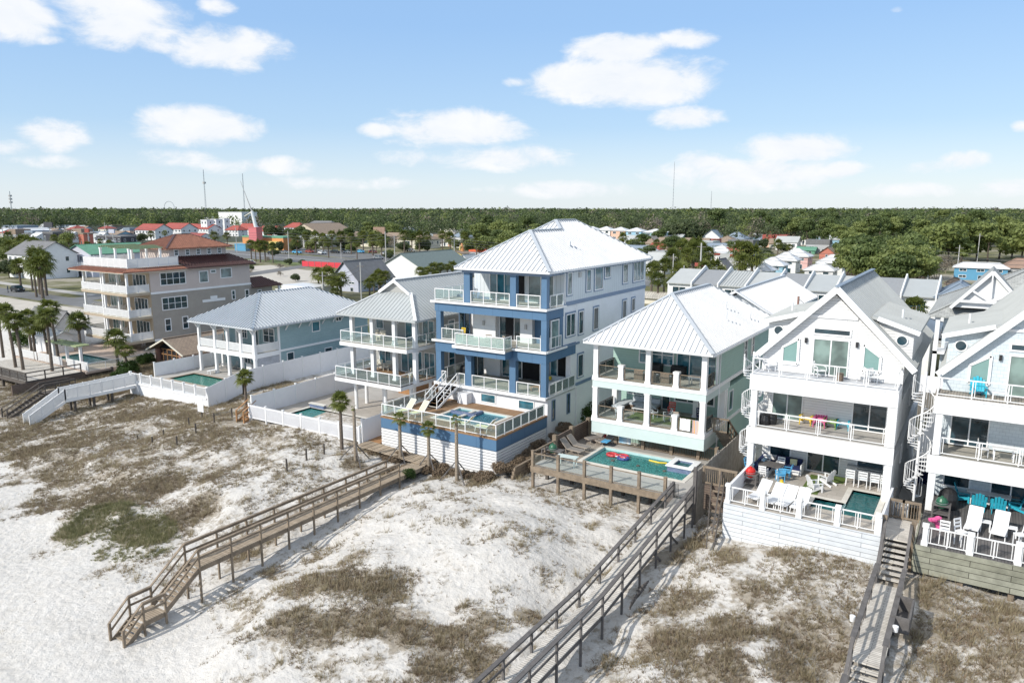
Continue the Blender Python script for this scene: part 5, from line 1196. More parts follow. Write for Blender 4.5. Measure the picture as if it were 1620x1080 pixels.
def towel(x, y, z, w, h, mat, label, rz=0, drop=.0, lie=False):
    m = MB()
    n = 6
    vs = []; 
    for i in range(n+1):
        u = -w/2+w*i/n; wv = .02*sin(i*2.1)
        vs.append((u, wv, 0)); 
    for i in range(n):
        a, b = vs[i], vs[i+1]
        if lie: m.slab([(x+a[0],y-h/2,z+a[1]),(x+b[0],y-h/2,z+b[1]),(x+b[0],y+h/2,z+b[1]),(x+a[0],y+h/2,z+a[1])], .02)
        else: m.slab([(x+a[0],y+a[1]-.03,z),(x+b[0],y+b[1]-.03,z),(x+b[0],y+b[1]*2-.05,z-h),(x+a[0],y+a[1]*2-.05,z-h)], .02, (0,1,0))
    return solo(m, 'towel', mat, label, 'towel', (x,y,z))
# ---- white gabled house
gch = 'chairs in a row on the white gabled house balcony'
for (px,py),mt,c in (((1275,671),YEL,'yellow'),((1296,675),PNK,'pink'),((1313,677),GRN,'green'),((1333,679),TEAL,'turquoise')):
    p = atz(px,py,6.67); o = AD(mt); place(o, (p.x,p.y+.1,6.67), rnd.uniform(-.1,.1), '%s adirondack chair on the middle balcony of the white gabled house' % c, gch)
cw = AD(WT); g2 = 'white chairs on the green turf mat'
place(cw, (-7.55,45.0,3.42), 2.3, 'white adirondack chair nearest the pool on the green turf mat', g2, 1.0); place(cw, (-7.2,46.6,3.42), -2.0, 'white adirondack chair further back on the turf mat, near the sliding door', g2)
lw = lounger(WT, M('white_sling', (.66,.67,.68), .8, .05)); g3 = 'white loungers along the rail of the white gabled house'
for i, (px, py) in enumerate(((1199,793),(1222,800),(1241,805),(1262,811))):
    p = atz(px, py, 3.4); place(lw, (p.x,max(p.y+.35,41.8),3.4), radians(-14+3*i), 'white sun lounger, %s from the left along the terrace rail' % ('first','second','third','fourth')[i], g3)
p = atz(1214,752,3.4); dt = table(1.7,1.0,.75,WDG,WT,'dining_table'); place(dt, (p.x,p.y+.2,3.4), -.1, 'grey topped dining table on the terrace behind the white loungers'); dx_, dy_ = p.x, p.y+.2
cb = chair(SKYB,.45,.45,.46,None,True); cw2 = chair(WT,.45,.45,.46,None,True)
for (a, b, r, c, l) in ((-1.15,-.1,pi/2,cb,'light blue chair at the left end of the grey dining table'),(1.1,.0,-pi/2,cb,'blue chair at the right end of the grey dining table'),(.9,-.75,-2.6,cb,'blue chair at the front right corner of the grey dining table'),(-.4,.85,0,cw2,'white chair on the house side of the grey dining table, left'),(.5,.85,0,cw2,'white chair on the house side of the grey dining table, right'),(-.1,-.9,pi,cw2,'white chair on the beach side of the grey dining table')):
    place(c, (dx_+a,dy_+b,3.4), r, l, 'chairs around the grey dining table')
so = sofa([(-11.3,-10.5,45.9,48.2,3.4),(-10.5,-8.85,47.3,48.2,3.4)], NAVY, WT, 'navy cushioned corner sofa under the window of the white gabled house', (-10.3,47.6,3.4))
B(so, 'back_cushion', NAVY, (-10.5,-8.9,48.0,48.25,3.8,4.2)); B(so, 'back_cushion', NAVY, (-11.35,-11.15,45.9,48.2,3.8,4.2)); B(so, 'pillow', SLING, (-9.6,-9.2,47.8,47.98,3.86,4.2)); B(so, 'pillow', STRIPE, (-11.1,-10.9,46.6,47.1,3.86,4.25)); B(so, 'armrest', WT, (-8.87,-8.8,47.3,48.2,3.4,4.05))
egg(EGGR, (-11.05,43.9,3.4), 'red domed ceramic grill on a grey stand at the left of the white terrace')
p = atz(1236,771,3.4); m = MB(); m.rev((p.x,p.y,3.4),[(.16,0),(.17,.3),(.08,.42),(.08,.5)],14); solo(m, 'bucket', YEL, 'small bright yellow cooler on the terrace behind the loungers', 'cooler', tuple(p))
hc = chair(WT,.55,.5,.5,M('pale_cushion',(.62,.68,.70),.9),True)
for i, x in enumerate((-5.95,-5.25,-4.6,-4.05)): place(hc, (x,47.3,3.4), pi+.08, 'white cushioned armchair under the right window of the white terrace, %s from the left' % ('first','second','third','fourth')[i], 'white armchairs in a row under the window')
B(thing('bar_counter','grey counter against the wall behind the white armchairs','counter',(-5,48.2,3.4)), 'top', STEEL, (-6.3,-3.9,48.0,48.45,4.3,4.36))
p1 = atz(1300,592,9.98); ch3 = chair(WT,.42,.45,.55,None,True)
for (px,py,r,l) in ((1298,594,.6,'white chair left of the small table on the top balcony of the white gabled house'),(1366,604,-2.2,'white chair turned right on the top balcony of the white gabled house'),(1378,606,2.0,'white chair at the right end of the top balcony of the white gabled house'),(1222,583,.9,'white chair in the left corner of the top balcony of the white gabled house')):
    p = atz(px,py,9.98); place(ch3, (p.x,min(max(p.y,45.9),46.9),9.98), r, l, 'white chairs on the top balcony')
p = atz(1331,599,9.98); m = MB(); m.rev((p.x,46.4,9.98),[(.2,0),(.2,.45)],12); solo(m, 'side_table', WICK, 'small round brown stool between white chairs on the top balcony', 'stool', (p.x,46.4,9.98))
bd = MB()
for s in (0,.35): bd.rev((-11.0+s,46.3+s,6.67),[(.3,0),(.36,.3),(.3,.62),(.1,.7)],10)
solo(bd, 'covered_bicycle', BLK, 'dark covered bike in the left corner of the white gabled house middle balcony', 'bicycle', (-11,46.5,6.67))
# ---- pale blue gabled house
tt = AD(TEAL); g6 = 'turquoise chairs around the white oval table'
tb = table(2.1,.9,.74,WT,WT,'dining_table'); p = atz(1563,800,3.35); tx, ty = p.x, p.y+.15; place(tb, (tx,ty,3.35), -.08, 'long white table among turquoise chairs on the dark deck')
for a, b, r, l in ((-1.25,-.05,pi/2,'left end'),(1.25,-.1,-pi/2,'right end'),(-.45,.85,0,'house side left'),(.45,.85,0,'house side right'),(-.45,-.8,pi,'beach side left'),(.45,-.85,pi,'beach side right')):
    place(tt, (tx+a,ty+b,3.35), r, 'turquoise adirondack chair at the %s of the long white table' % l, g6)
lr = lounger(WT, WT, 1.5, .75)
for (px,py,l) in ((1538,842,'white reclining chair with a pale towel on the dark deck'),(1580,850,'white reclining chair right of the little white side table on the dark deck')):
    p = atz(px,py,3.35); place(lr, (p.x,p.y+.2,3.35), -.12, l, 'white recliners on the dark deck')
stb = table(.5,.45,.5,WT,WT,'side_table','side table')
for (px,py,l) in ((1558,838,'little white side table between the two white recliners'),(1599,848,'little white side table right of the second white recliner')):
    p = atz(px,py,3.35); place(stb, (p.x,p.y,3.35), 0, l, 'white side tables on the dark deck')
hb = chair(WT,.75,.55,.45)
for (px,py,r,l) in ((1492,860,pi,'tall white bar chair by the left rail of the dark deck'),(1519,863,.9,'tall white bar chair turned sideways by the rail of the dark deck'),(1612,868,-1,'tall white bar chair at the right edge of the dark deck')):
    p = atz(px,py,3.35); place(hb, (p.x,p.y+.1,3.35), r, l, 'tall white bar chairs on the dark deck')
egg(EGGG, (-1.0,44.9,3.35), 'green ceramic grill on a wooden stand at the left of the dark deck')
cg = MB(); cg.rev((-.75,46.6,3.35),[(.45,0),(.5,.6),(.42,.95),(.2,1.15)],12); solo(cg, 'covered_grill', BLK, 'black covered grill behind the green ceramic one on the dark deck', 'grill', (-.75,46.6,3.35))
pf = MB()
for i in range(7): a = i*.9; pf.rev((-1.15+.2*cos(a),43.0+.28*sin(a),3.35+.1*i),[(.02,0),(.16,.06),(.17,.16),(.02,.24)],8)
solo(pf, 'pool_float', PNK, 'heap of pink and purple pool floats beside the green grill', 'pool float', (-1.15,43,3.35))
tt2 = AD(TEAL); p = atz(1547,622,9.95); place(tt2, (p.x,46.5,9.95), .2, 'turquoise adirondack chair on the top balcony of the pale blue shingled house')
p = atz(1580,628,9.95); s2 = table(.7,.5,.45,WT,WT,'side_table','side table'); place(s2, (p.x,46.3,9.95), 0, 'white low table on the top balcony of the pale blue shingled house')
p = atz(1583,722,6.63); t3 = table(1.1,.75,.7,WT,WT,'picnic_table'); place(t3, (p.x+.1,46.6,6.63), .05, 'white table behind the rail on the middle balcony of the pale blue shingled house')
for dx_ in (-.9,.95): c_ = chair(WT,.45,.45,.45); place(c_, (p.x+.1+dx_,46.7,6.63), pi/2*(1 if dx_ < 0 else -1), 'white chair at the %s of the table on the middle balcony of the shingled house' % ('left' if dx_ < 0 else 'right'))
# ---- mint house deck
lt = lounger(TAUPEF, GSLING); g4 = 'taupe loungers beside the long pool'
lab = ['taupe sun lounger nearest the green grill','taupe sun lounger second from the green grill','taupe sun lounger draped with a coral towel','taupe sun lounger with a blue towel on its seat']
spots = [(-24.4,45.9,-pi/2+.1+pi),(-24.4,46.9,-pi/2+.1+pi),(-24.1,49.4,-.5),(-23.2,49.3,-.35)]
for (x,y,r),l in zip(spots, lab): place(lt, (x,y,2.41), r if r > -1 and r < 1 else pi/2-.1+0, l, g4)
towel(-24.0,50.3,3.45,.6,.9,CORAL,'coral red towel over the back of a taupe lounger'); towel(-23.0,48.7,2.84,.55,.8,SKYB,'bright blue towel lying on a taupe lounger seat',lie=True)
towel(-21.8,49.5,3.5,.95,.85,STRIPE,'blue and white striped towel hanging on the fence by the long pool')
eg = egg(EGGG, (-24.9,44.0,2.4), 'green ceramic grill on a pale table at the corner of the wooden pool deck', 1.6)
sd = table(1.5,.6,.7,MINTP,MINTP,'side_table'); place(sd, (-23.4,43.4,2.41), .1, 'pale green slatted table beside the green grill on the wooden pool deck')
fl = thing('pool_float', 'red white and blue inflatable ring float in the long pool', 'pool float', (-21.6,47.6,2.3)); PATR = M('navy_vinyl', (.04,.07,.25), .4); REDV = M('red_vinyl', (.55,.05,.06), .4)
for (cx, cy, mt) in ((-21.9,47.5,REDV),(-20.9,47.2,PATR),(-21.1,47.6,REDV)):
    m = MB(); pts = [(cx+.38*cos(t*pi/6), cy+.3*sin(t*pi/6), 2.32) for t in range(13)]; m.tube(pts, .1, 7); m.build('ring', mt, fl)
B(fl, 'mat', WT, (-21.7,-20.8,47.25,47.6,2.3,2.36))
m = MB(); m.tube([(-19.2,47.9,2.28),(-18.4,47.8,2.28),(-17.9,48.0,2.28)], .06, 6); solo(m, 'pool_noodle', YEL, 'thin yellow foam noodle floating near the spa', 'pool noodle', (-18.6,47.9,2.28))
# lower porch of the mint house
ls = sofa([(-22.9,-20.6,52.5,53.4,4.54),(-23.7,-22.9,50.9,53.4,4.54)], LGREY, WICK, 'grey cushioned corner sofa on the lower porch of the mint house', (-22,52.5,4.54)); B(ls, 'back_cushion', LGREY, (-22.9,-20.6,53.3,53.55,4.95,5.35))
B(thing('rug','green turf rug on the lower porch of the mint house','rug',(-20,50.5,4.54)), 'mat', TURF, (-21.9,-16.5,49.8,52.4,4.532,4.55))
t4 = table(1.3,.8,.5,WT,STEEL,'coffee_table'); place(t4, (-21.3,51.3,4.56), 0, 'low pale table in front of the grey porch sofa')
for (x,y,r,mt,l) in ((-20.2,50.9,1.2,LGREY,'grey folding chair left of the middle porch column of the mint house'),(-19.0,50.6,-1,LGREY,'grey folding chair right of the middle porch column of the mint house'),(-19.3,52.3,.2,CORAL,'red chair by the back wall of the lower mint porch'),(-16.9,51.8,.5,NAVY,'navy chair on the right of the lower mint porch'),(-22.4,49.7,2.4,LGREY,'pale chair by the left rail of the lower mint porch')):
    c_ = chair(mt,.42,.5,.5,None,True); place(c_, (x,y,4.55), r, l)
bc = chair(TAUPEF,.72,.4,.4); place(bc, (-17.9,49.7,4.55), pi, 'tall taupe bar chair on the right of the lower mint porch'); 
towel(-16.95,48.74,5.5,.75,.85,WT,'white towel hung on the lower porch rail'); towel(-16.05,48.74,5.5,.75,.95,STRIPO,'orange striped towel hung on the lower porch rail')
# upper porch
for (x,l) in ((-20.9,'left wicker armchair on the upper porch of the mint house'),(-19.9,'middle wicker armchair on the upper porch of the mint house'),(-18.9,'right wicker armchair on the upper porch of the mint house')):
    q = thing('armchair', l, 'chair', (x,49.9,7.63)); q['group'] = 'wicker armchairs on the upper porch'; B(q, 'base', WICK, (x-.35,x+.35,49.6,50.2,7.64,8.0)); B(q, 'backrest', WICK, (x-.35,x+.35,49.5,49.6,7.64,8.4)); B(q, 'cushion', LGREY, (x-.28,x+.28,49.62,50.2,8.0,8.1))
for (x,l) in ((-20.4,'left black covered grill on the upper porch of the mint house'),(-18.6,'right black covered grill on the upper porch of the mint house')):
    m = MB(); m.slab([(x-.5,51.2,8.5),(x+.5,51.2,8.5),(x+.55,51.7,8.6),(x-.55,51.7,8.6)], .95); solo(m, 'covered_grill', BLK, l, 'grill', (x,51.4,7.63))
q = table(1.0,.7,.7,STEEL,STEEL,'patio_table'); place(q, (-16.7,49.9,7.64), 0, 'small glass table on the upper porch of the mint house')
# ---- blue house furniture
ly = lounger(WT, SLING, 1.8, .7); g7 = 'pale yellow loungers on the blue banded deck'
for (x,y,r,l) in ((-39.0,44.6,-.15,'pale yellow lounger at the left corner of the blue banded deck'),(-37.7,44.7,-.15,'second pale yellow lounger from the left of the blue banded deck'),(-32.6,43.9,-pi/2-.25+pi+.3-pi,'pale yellow lounger left of the deck corner by the pool'),(-30.7,44.0,-pi/2-.25+.3,'pale yellow lounger at the right corner of the blue banded deck')):
    place(ly, (x,y,3.5), r, l, g7)
bs = sofa([(-31.6,-29.6,53.4,54.2,5.0),(-30.3,-29.5,52.0,53.4,5.0)], LGREY, WT, 'pale grey corner sofa on the lowest porch of the blue and white house', (-30.5,53,5.0)); B(bs, 'back_cushion', LGREY, (-31.6,-29.6,54.1,54.35,5.4,5.85)); B(bs, 'pillow', YEL, (-31.2,-30.8,53.95,54.1,5.5,5.8)); B(bs, 'back_cushion', LGREY, (-29.6,-29.35,52.0,54.0,5.4,5.8))
q = table(.9,.6,.4,WDO,WDO,'coffee_table'); place(q, (-30.9,51.7,5.0), .1, 'low wooden table in front of the pale grey corner sofa')
gr = thing('gas_grill', 'black gas grill at the top of the white stair on the lowest blue house porch', 'grill', (-38.6,52.3,5)); B(gr, 'cabinet', BLK, (-39.1,-38.1,52,52.6,5.0,5.85)); m = MB(); m.cyl((-39.0,52.3,5.9),(-38.2,52.3,5.9),.3,.3,12); m.build('lid', BLK, gr)
for (x,y,r,mt,l) in ((-34.3,49.6,.5,TAUPEF,'tan chair on the jutting middle balcony of the blue and white house, left'),(-33.2,49.7,-.6,TAUPEF,'tan chair on the jutting middle balcony of the blue and white house, right'),(-30.0,51.3,.6,LGREY,'grey chair with pale cushion at the right of the blue house middle balcony')):
    c_ = chair(mt,.42,.5,.5,None,True); place(c_, (x,y,8.82 if y>50 else 8.75), r, l)
q = table(.8,.8,.7,TAUPEF,TAUPEF,'patio_table'); place(q, (-33.7,49.7,8.75), 0, 'tan table between chairs on the jutting balcony')
c_ = chair(YEL,.42,.45,.45); place(c_, (-38.3,51.3,8.82), 0, 'yellow chair at the left of the middle balcony of the blue house')
for (x,r) in ((-38.4,.5),(-37.6,-.5)): c_ = chair(STEEL,.42,.45,.48,None,True); place(c_, (x,52.1,12.22), r, 'thin grey metal chair on the top left balcony of the blue house, %s one' % ('left' if x < -38 else 'right'))
# ---- grey and aqua house furniture
for (x,y,z,l) in ((-47.7,50.3,7.96,'cream cushioned chair on the upper balcony of the grey house, left'),(-46.8,50.2,7.96,'cream cushioned chair on the upper balcony of the grey house, right'),(-43.4,50.3,4.75,'cream chair on the lower balcony of the grey house near its right end'),(-48.6,51.6,4.75,'cream chair under the teal window on the lower balcony of the grey house'),(-47.5,51.7,4.75,'second cream chair under the teal window of the grey house')):
    c_ = chair(CREAM,.42,.45,.6,CREAM,True); place(c_, (x,y,z), rnd.uniform(-.5,.5), l)
q = table(.6,1.2,.4,WT,WT,'coffee_table'); place(q, (-77.3,53.6,.52), 0, 'low white lounger table by the aqua house pool')
q = table(1.5,.8,.72,STEEL,STEEL,'patio_table'); place(q, (-77.6,55.8,.52), 0, 'metal dining table under the porch of the aqua house')
for i, x in enumerate((-78.2,-77.0)): c_ = chair(STEEL,.45,.45,.45); place(c_, (x,56.6,.52), 0, 'metal chair at the patio table under the aqua porch, %s one' % ('left','right')[i])
hs = MB(); hs.box(-74.8,-73.8,56.5,57.3,.5,1.5); hs.box(-73.6,-72.7,56.5,57.3,.5,1.45); solo(hs, 'storage_box', WT, 'white storage boxes against the aqua house wall under the porch', 'storage box', (-74,57,.5))
m = MB(); m.tube([(-71.9+.5*cos(t*pi/5), 55.2+.4*sin(t*pi/5), .75) for t in range(11)], .18, 8); solo(m, 'pool_float', NAVY, 'dark blue ring float on the patio beside the white lattice of the aqua house', 'pool float', (-71.9,55.2,.6))
# ================================================================== TREES
def link(me, name, parent=None):
    o = bpy.data.objects.new(name, me); COL.objects.link(o)
    if parent is not None: o.parent = parent
    return o
def palm_crown(seed, R_=1.25, n=26, mat=None, dead=6, lf=11):
    r = np.random.default_rng(seed); Q = []; T = []
    for i in range(n+dead):
        isd = i >= n
        az = i*2.399+r.random()*.5; el = (radians(80)-radians(115)*((i+.5)/n)) if not isd else radians(-50-30*r.random())
        L_ = R_*(.75+.35*r.random())*(1 if not isd else .6)
        d = np.array([cos(az)*cos(el), sin(az)*cos(el), sin(el)])
        pet = d*L_*.45; side = np.array([-sin(az), cos(az), 0]); up = np.cross(side, d)*-1
        w0 = side*.012
        Q.append([-w0, w0, pet+w0, pet-w0])
        for k in range(lf):
            a = (k/(lf-1)-.5)*radians(170 if not isd else 90)
            ld = d*cos(a)+side*sin(a); ll = L_*.62*(1-.25*abs(a)/1.5)
            mid = pet+ld*ll*.55; tip = pet+ld*ll; tip = tip-np.array([0,0,1])*ll*(.28+.25*r.random()); mid = mid-np.array([0,0,1])*ll*.05
            nrm = np.cross(ld, up); nrm = nrm/np.linalg.norm(nrm)*.045*R_
            Q.append([pet, pet+nrm*.3, mid+nrm, mid-nrm]); Q.append([mid-nrm, mid+nrm, tip+nrm*.1, tip-nrm*.1])
    return np.array(Q)
def palm(seed, h, R_=1.25, tm=None, lean=(0,0), n=26, tw=.15, mat=None, dead=6, dm=None, lf=11, name='palm_tree'):
    P = thing(name, 'x', 'palm tree', (0,0,0)); m = MB(); k = 7
    pts = [(lean[0]*(i/k)**1.6, lean[1]*(i/k)**1.6, h*i/k-.2*(i == 0)) for i in range(k+1)]
    m.tube(pts, [tw*(1.25-.35*i/k) for i in range(k+1)], 8)
    for i in range(int(h*3)):
        t = (i+.5)/(h*3); m.cyl((lean[0]*t**1.6,lean[1]*t**1.6,h*t),(lean[0]*t**1.6,lean[1]*t**1.6,h*t+.1),tw*1.2,tw*1.0,7)
    m.build('trunk', tm or TRUNK, P)
    Q = palm_crown(seed, R_, n, dead=0, lf=lf); me = quadmesh('crown', Q, mat or PALMF); o = link(me, 'crown', P); o.location = (lean[0],lean[1],h)
    if dead:
        Q = palm_crown(seed+50, R_*.8, 1, dead=dead+6, lf=8)[1:]; me = quadmesh('dead_fronds', Q, dm or PALMY); o = link(me, 'dead_fronds', P); o.location = (lean[0],lean[1],h-.15)
    return P
def facing(r, nrm, jit=.55):
    m = nrm+jit*r.normal(size=nrm.shape); m /= np.linalg.norm(m, axis=1)[:,None]
    a = r.normal(size=nrm.shape); a -= (a*m).sum(1)[:,None]*m; a /= np.linalg.norm(a, axis=1)[:,None]
    return a, np.cross(m, a)
def clump_cloud(r, blobs, per, s, jit=.55):
    """leaf clumps: small randomly turned quads through the volume of several blobs"""
    C = []; NN = []
    for (bx,by,bz,rx,ry,rz_) in blobs:
        d = r.normal(size=(per,3)); d /= np.linalg.norm(d,axis=1)[:,None]; rad = (.55+.5*r.random(per))[:,None]
        # gaps: drop clumps in a few directions
        p = d*rad*np.array([rx,ry,rz_])+np.array([bx,by,bz]); C.append(p); NN.append(d)
    C = np.concatenate(C); n = len(C)
    a, b = facing(r, np.concatenate(NN), jit)
    sz = (s*(.6+.8*r.random(n)))[:,None]
    return np.stack([C-a*sz-b*sz*.6, C+a*sz-b*sz*.6, C+a*sz*.8+b*sz*.6, C-a*sz*.8+b*sz*.6], 1)
def tree_blobs(r, kind, h, w):
    bl = []; 
    if kind == 'pine':
        for i in range(11):
            a = r.random()*2*pi; rr = w*(.1+.36*r.random()); z = h*(.55+.42*r.random()); s = w*(.15+.10*r.random())
            bl.append((rr*cos(a), rr*sin(a), z, s*1.25, s*1.25, s*.7))
        bl.append((0,0,h*.93,w*.2,w*.2,w*.14))
    elif kind == 'oak':
        for i in range(14):
            a = r.random()*2*pi; rr = w*(.05+.36*r.random()); z = h*(.38+.5*r.random()*(1-rr/w)); s = w*(.13+.12*r.random())
            bl.append((rr*cos(a), rr*sin(a), z, s*1.2, s*1.2, s*.85))
    else:
        for i in range(9):
            a = r.random()*2*pi; rr = w*.33*r.random()**.5; bl.append((rr*cos(a), rr*sin(a), h*(.3+.4*r.random()), w*.24, w*.24, h*.3))
    return bl
def tree(seed, kind, h, w, mat, per=110, s=.28, name='tree', tm=None):
    r = np.random.default_rng(seed); P = thing(name, 'x', 'tree', (0,0,0)); bl = tree_blobs(r, kind, h, w)
    if kind != 'shrub':
        m = MB(); m.tube([(0,0,-.3),(.02*h,.01*h,h*.35),(0,0,h*.62),(.01*h,0,h*.88)], [h*.022,h*.017,h*.011,h*.004], 6)
        for b in bl[:7]: m.tube([(0,0,b[2]*.72),(b[0]*.5,b[1]*.5,b[2]*.86),(b[0],b[1],b[2])], [h*.008,h*.005,h*.002], 4)
        m.build('trunk', tm or BARK, P)
    link(quadmesh('crown', clump_cloud(r, bl, per, s, .7 if kind != 'shrub' else 3.), mat), 'crown', P)
    return P
PALMG = 'cabbage palms among the houses of the town'
# near palms on the dune, with stake props
def propped(px, py, h, R_, seed, label, n=9, props=True, lean=(0,0), tm=None, at=None, dead=3):
    p = gp(px, py) if at is None else Vector(at); P = palm(seed, h, R_, tm or BARKG, lean, n, .12, dead=dead, lf=12); P.location = p; P['label'] = label; P['group'] = 'young palms along the top of the dune'
    P['_o'] = tuple(p)
    if props:
        for a in (-2.5,-.5,1.4):
            q = p+Vector((1.35*cos(a),1.35*sin(a),0)); m = MB(); m.bar((p.x,p.y,p.z+1.5),(q.x,q.y,gz(q.x,q.y)-.1),.07); m.build('prop', WDG, P)
    return P
propped(634,731,3.55,.75,1,'young propped palm nearest the left corner of the blue banded deck',14)
propped(679,746,3.4,.85,2,'young propped palm in the middle of three before the white slatted skirt',16)
propped(723,759,4.5,.55,3,'tall slim young palm with a small tuft, right of three before the slatted skirt',9,dead=1)
propped(563,730,4.3,.40,4,'nearly bare palm trunk with one prop by the end of the white picket fence',3,dead=1)
propped(541,710,3.95,1.15,5,'full headed palm just before the white picket fence',28,False,tm=TRUNK,dead=5)
propped(391,662,3.9,1.1,6,'lone full headed palm beside the white fences left of the picket fence',30,False,tm=TRUNK,dead=5)
# palms at the far left yard
LP = [(5,562,7.3,(-.1,0),'left edge'),(25,582,8.2,(-.9,0),'leaning'),(37,586,7.2,(-.8,0),'right of leaning'),(51,562,6.2,(-.4,0),''),(57,570,5.4,(0,0),''),(78,570,6.0,(-.8,0),''),(83,588,8.0,(-.2,.1),''),(93,572,8.3,(-1.0,0),''),(130,572,6.3,(0,0),'')]
ll = ['palm cut by the left edge of the picture','tall leaning palm second from the left edge','tall palm with its trunk leaning left over the dark timber deck','shorter palm between the leaning ones and the white rail','short palm standing before the white gallery house','slim palm leaning left beside the white lattice rail','tallest palm of the left yard rising from the dark deck','tall palm leaning left behind the tallest one','palm standing by the green pergola and pool of the tan house']
for (px,py,h,ln,_),l,i in zip(LP, ll, range(9)):
    p = atz(px, py, -.1); P = palm(20+i, h*.86, 1.8, TRUNK, ln, 34, .17, dead=7); P.location = (p.x,p.y,-.2); P['label'] = l; P['group'] = 'palms of the far left yard'
# ================================================================== TAN FOUR STOREY HOUSE
def tan_house():
    P = thing('beach_house', 'tall tan and grey stucco house with stacked white balconies and red tile roofs, far left', 'house', (-107, 68, 0))
    x0, x1 = -112.9, -100.2
    B(P, 'wall', TAUPE, (x0+.5,x1,60.5,77.5,1.4,7.9), (x0+.5,x1-.3,77.5,82,0,7.3)); B(P, 'wall', PINKB, (x0+.5,x1+.01,60.5,77.5,8.2,11.35)); B(P, 'wall', TAN, (x0+.6,x1-.02,60.42,60.5,1.6,11.3))
    B(P, 'band', WT, (x0+.4,x1+.06,60.45,77.6,7.9,8.2), (x0+.4,x1+.06,60.45,77.6,1.15,1.4)); B(P, 'base_wall', TAUPE, (x0+2,x1-.2,64,77.5,-.6,1.15))
    for x in (-100.5,-104,-108,-112): column(P, x, 61, -.5, 1.15, .4)
    for z in (8.3, 4.9, 1.57):
        for a, b, y in ((x0,-107.4,57.4),(-106.8,x1,57.0)):
            B(P, 'slab', TAN, (a,b,y,60.42,z-.42,z-.08)); B(P, 'slab', CREAM, (a-.05,b+.05,y-.06,60.42,z-.08,z))
            railing(P, [(a+.1,60.3,z),(a+.1,y+.1,z),(b-.1,y+.1,z),(b-.1,60.3,z)], 1.05, 'wide', 1.6, W)
        zt = {8.3:11.2,4.9:7.88,1.57:4.48}[z]
        for x, y in ((x0+.4,57.7),(-107.7,57.7),(-106.4,57.3),(-105.2,58.6),(x1-.35,57.3)): column(P, x, y, z, zt, .28, base=False)
        door(P, ('F', 60.42), -104.3, -101.0, z+.02, z+2.4, WT, G1, 4); door(P, ('F', 60.42), -110.6, -107.5, z+.02, z+2.4, WT, G4, 4)
    for z, zs in ((9.0, 10.9), (5.4, 7.3)):
        window(P, ('R', x1), 62.0, 66.1, z, zs, WT, G1, 4, 2, .12)
    for y0_, y1_, z0, z1 in ((68.3,69.9,8.9,10.7),(70.3,71.3,10.2,10.8),(72.0,74.1,9.3,10.9)): window(P, ('R', x1), y0_, y1_, z0, z1, WT, G3, 1, 1, .13)
    for y0_, y1_, z0, z1 in ((62.2,63.2,2.3,4.2),(65,66,2.3,4.2),(67.6,68.5,2.6,4.2),(73.8,74.5,5.8,7.3),(76.3,77.1,5.4,7.2),(74,75,2.3,4.2)): window(P, ('R', x1), y0_, y1_, z0, z1, WT, G1, 1, 2, .12)
    window(P, ('R', x1-.3), 79, 79.8, 5.0, 6.9, WT, G1, 1, 2, .12)
    B(P, 'wall_panel', WT, (x1,x1+.06,68.6,72.6,5.9,6.3), (x1,x1+.06,70.0,71.2,6.31,6.75))
    # skirt tile roof and roof deck
    e = 11.35
    roof(P, [[(x0-.9,56.2,e),(x1+.8,56.2,e),(x1-.5,57.7,e+.34),(x0+.5,57.7,e+.34)],[(x1+.8,56.2,e),(x1+.8,66,e),(x1-.5,66,e+.34),(x1-.5,57.7,e+.34)],[(x0-.9,66,e),(x0-.9,56.2,e),(x0+.5,57.7,e+.34),(x0+.5,66,e+.34)]], RTER, .28, .14, (), None, .10, .08, 'tile_roof')
    B(P, 'fascia', CREAM, (x0-.85,x1+.75,56.25,66,e-.24,e-.15)); B(P, 'roof_deck', CONC, (x0+.4,x1-.5,57.6,66,e+.1,e+.40))
    railing(P, [(x0+.7,65.5,e+.40),(x0+.7,57.8,e+.40),(x1-.7,57.8,e+.40),(x1-.7,65.5,e+.40)], 1.25, 'wide', 1.7, W)
    # dark metal roof behind, tower with hipped roof
    roof(P, [[(x1+.7,66,e),(x1+.7,78.3,e),(x1-2.4,75.5,e+1.6),(x1-2.4,66,e+1.6)],[(x1+.7,78.3,e),(x0,78.3,e),(x1-2.4,75.5,e+1.6)]], RBR, .4, .15, (), None, .06, .08, 'metal_roof')
    roof(P, [[(x1+.6,77.6,7.5),(x1+.6,83.5,7.5),(x1-1.8,81.0,8.9),(x1-1.8,77.6,8.9)],[(x1+.6,83.5,7.5),(x0,83.5,7.5),(x1-1.8,81.0,8.9)]], RBR, .4, .15, (), None, .06, .08, 'lower_metal_roof')
    column(P, x1+.2, 83, 0, 7.4, .3)
    tx0, tx1 = -110, -102.5
    B(P, 'tower_wall', CREAM if False else PINKB, (tx0,tx1,65.2,75,e,14.1)); hip(P, tx0-.7, tx1+.7, 64.4, 75.8, 14.15, 1.9, RTER, .32, RBR, ribw=.12, ribh=.08, name='tower_roof')
    for i in range(5): window(P, ('R', tx1), 66.0+i*1.85, 66.75+i*1.85, 13.0, 13.95, WT, G1, 1, 2, .1)
    # pergola on the roof deck
    pg_ = MB()
    for i in range(14): pg_.box(-110.5+i*.62,-110.42+i*.62,59.2,64.2,e+3.05+.15*sin(i*.8),e+3.22+.15*sin(i*.8))
    pg_.build('pergola_slats', GR2 := M('sage_green_paint', (.30,.36,.20), .7), P)
    for x in (-110.2,-106.3,-102.8):
        for y in (59.3, 64): column(P, x, y, e+.40, e+3.0, .26, name='pergola_post')
    return P
tan_house()
Yd = thing('pool_patio', 'tan stone pool yard with a green pergola in front of the tall tan house', 'patio', (-100, 52, 0))
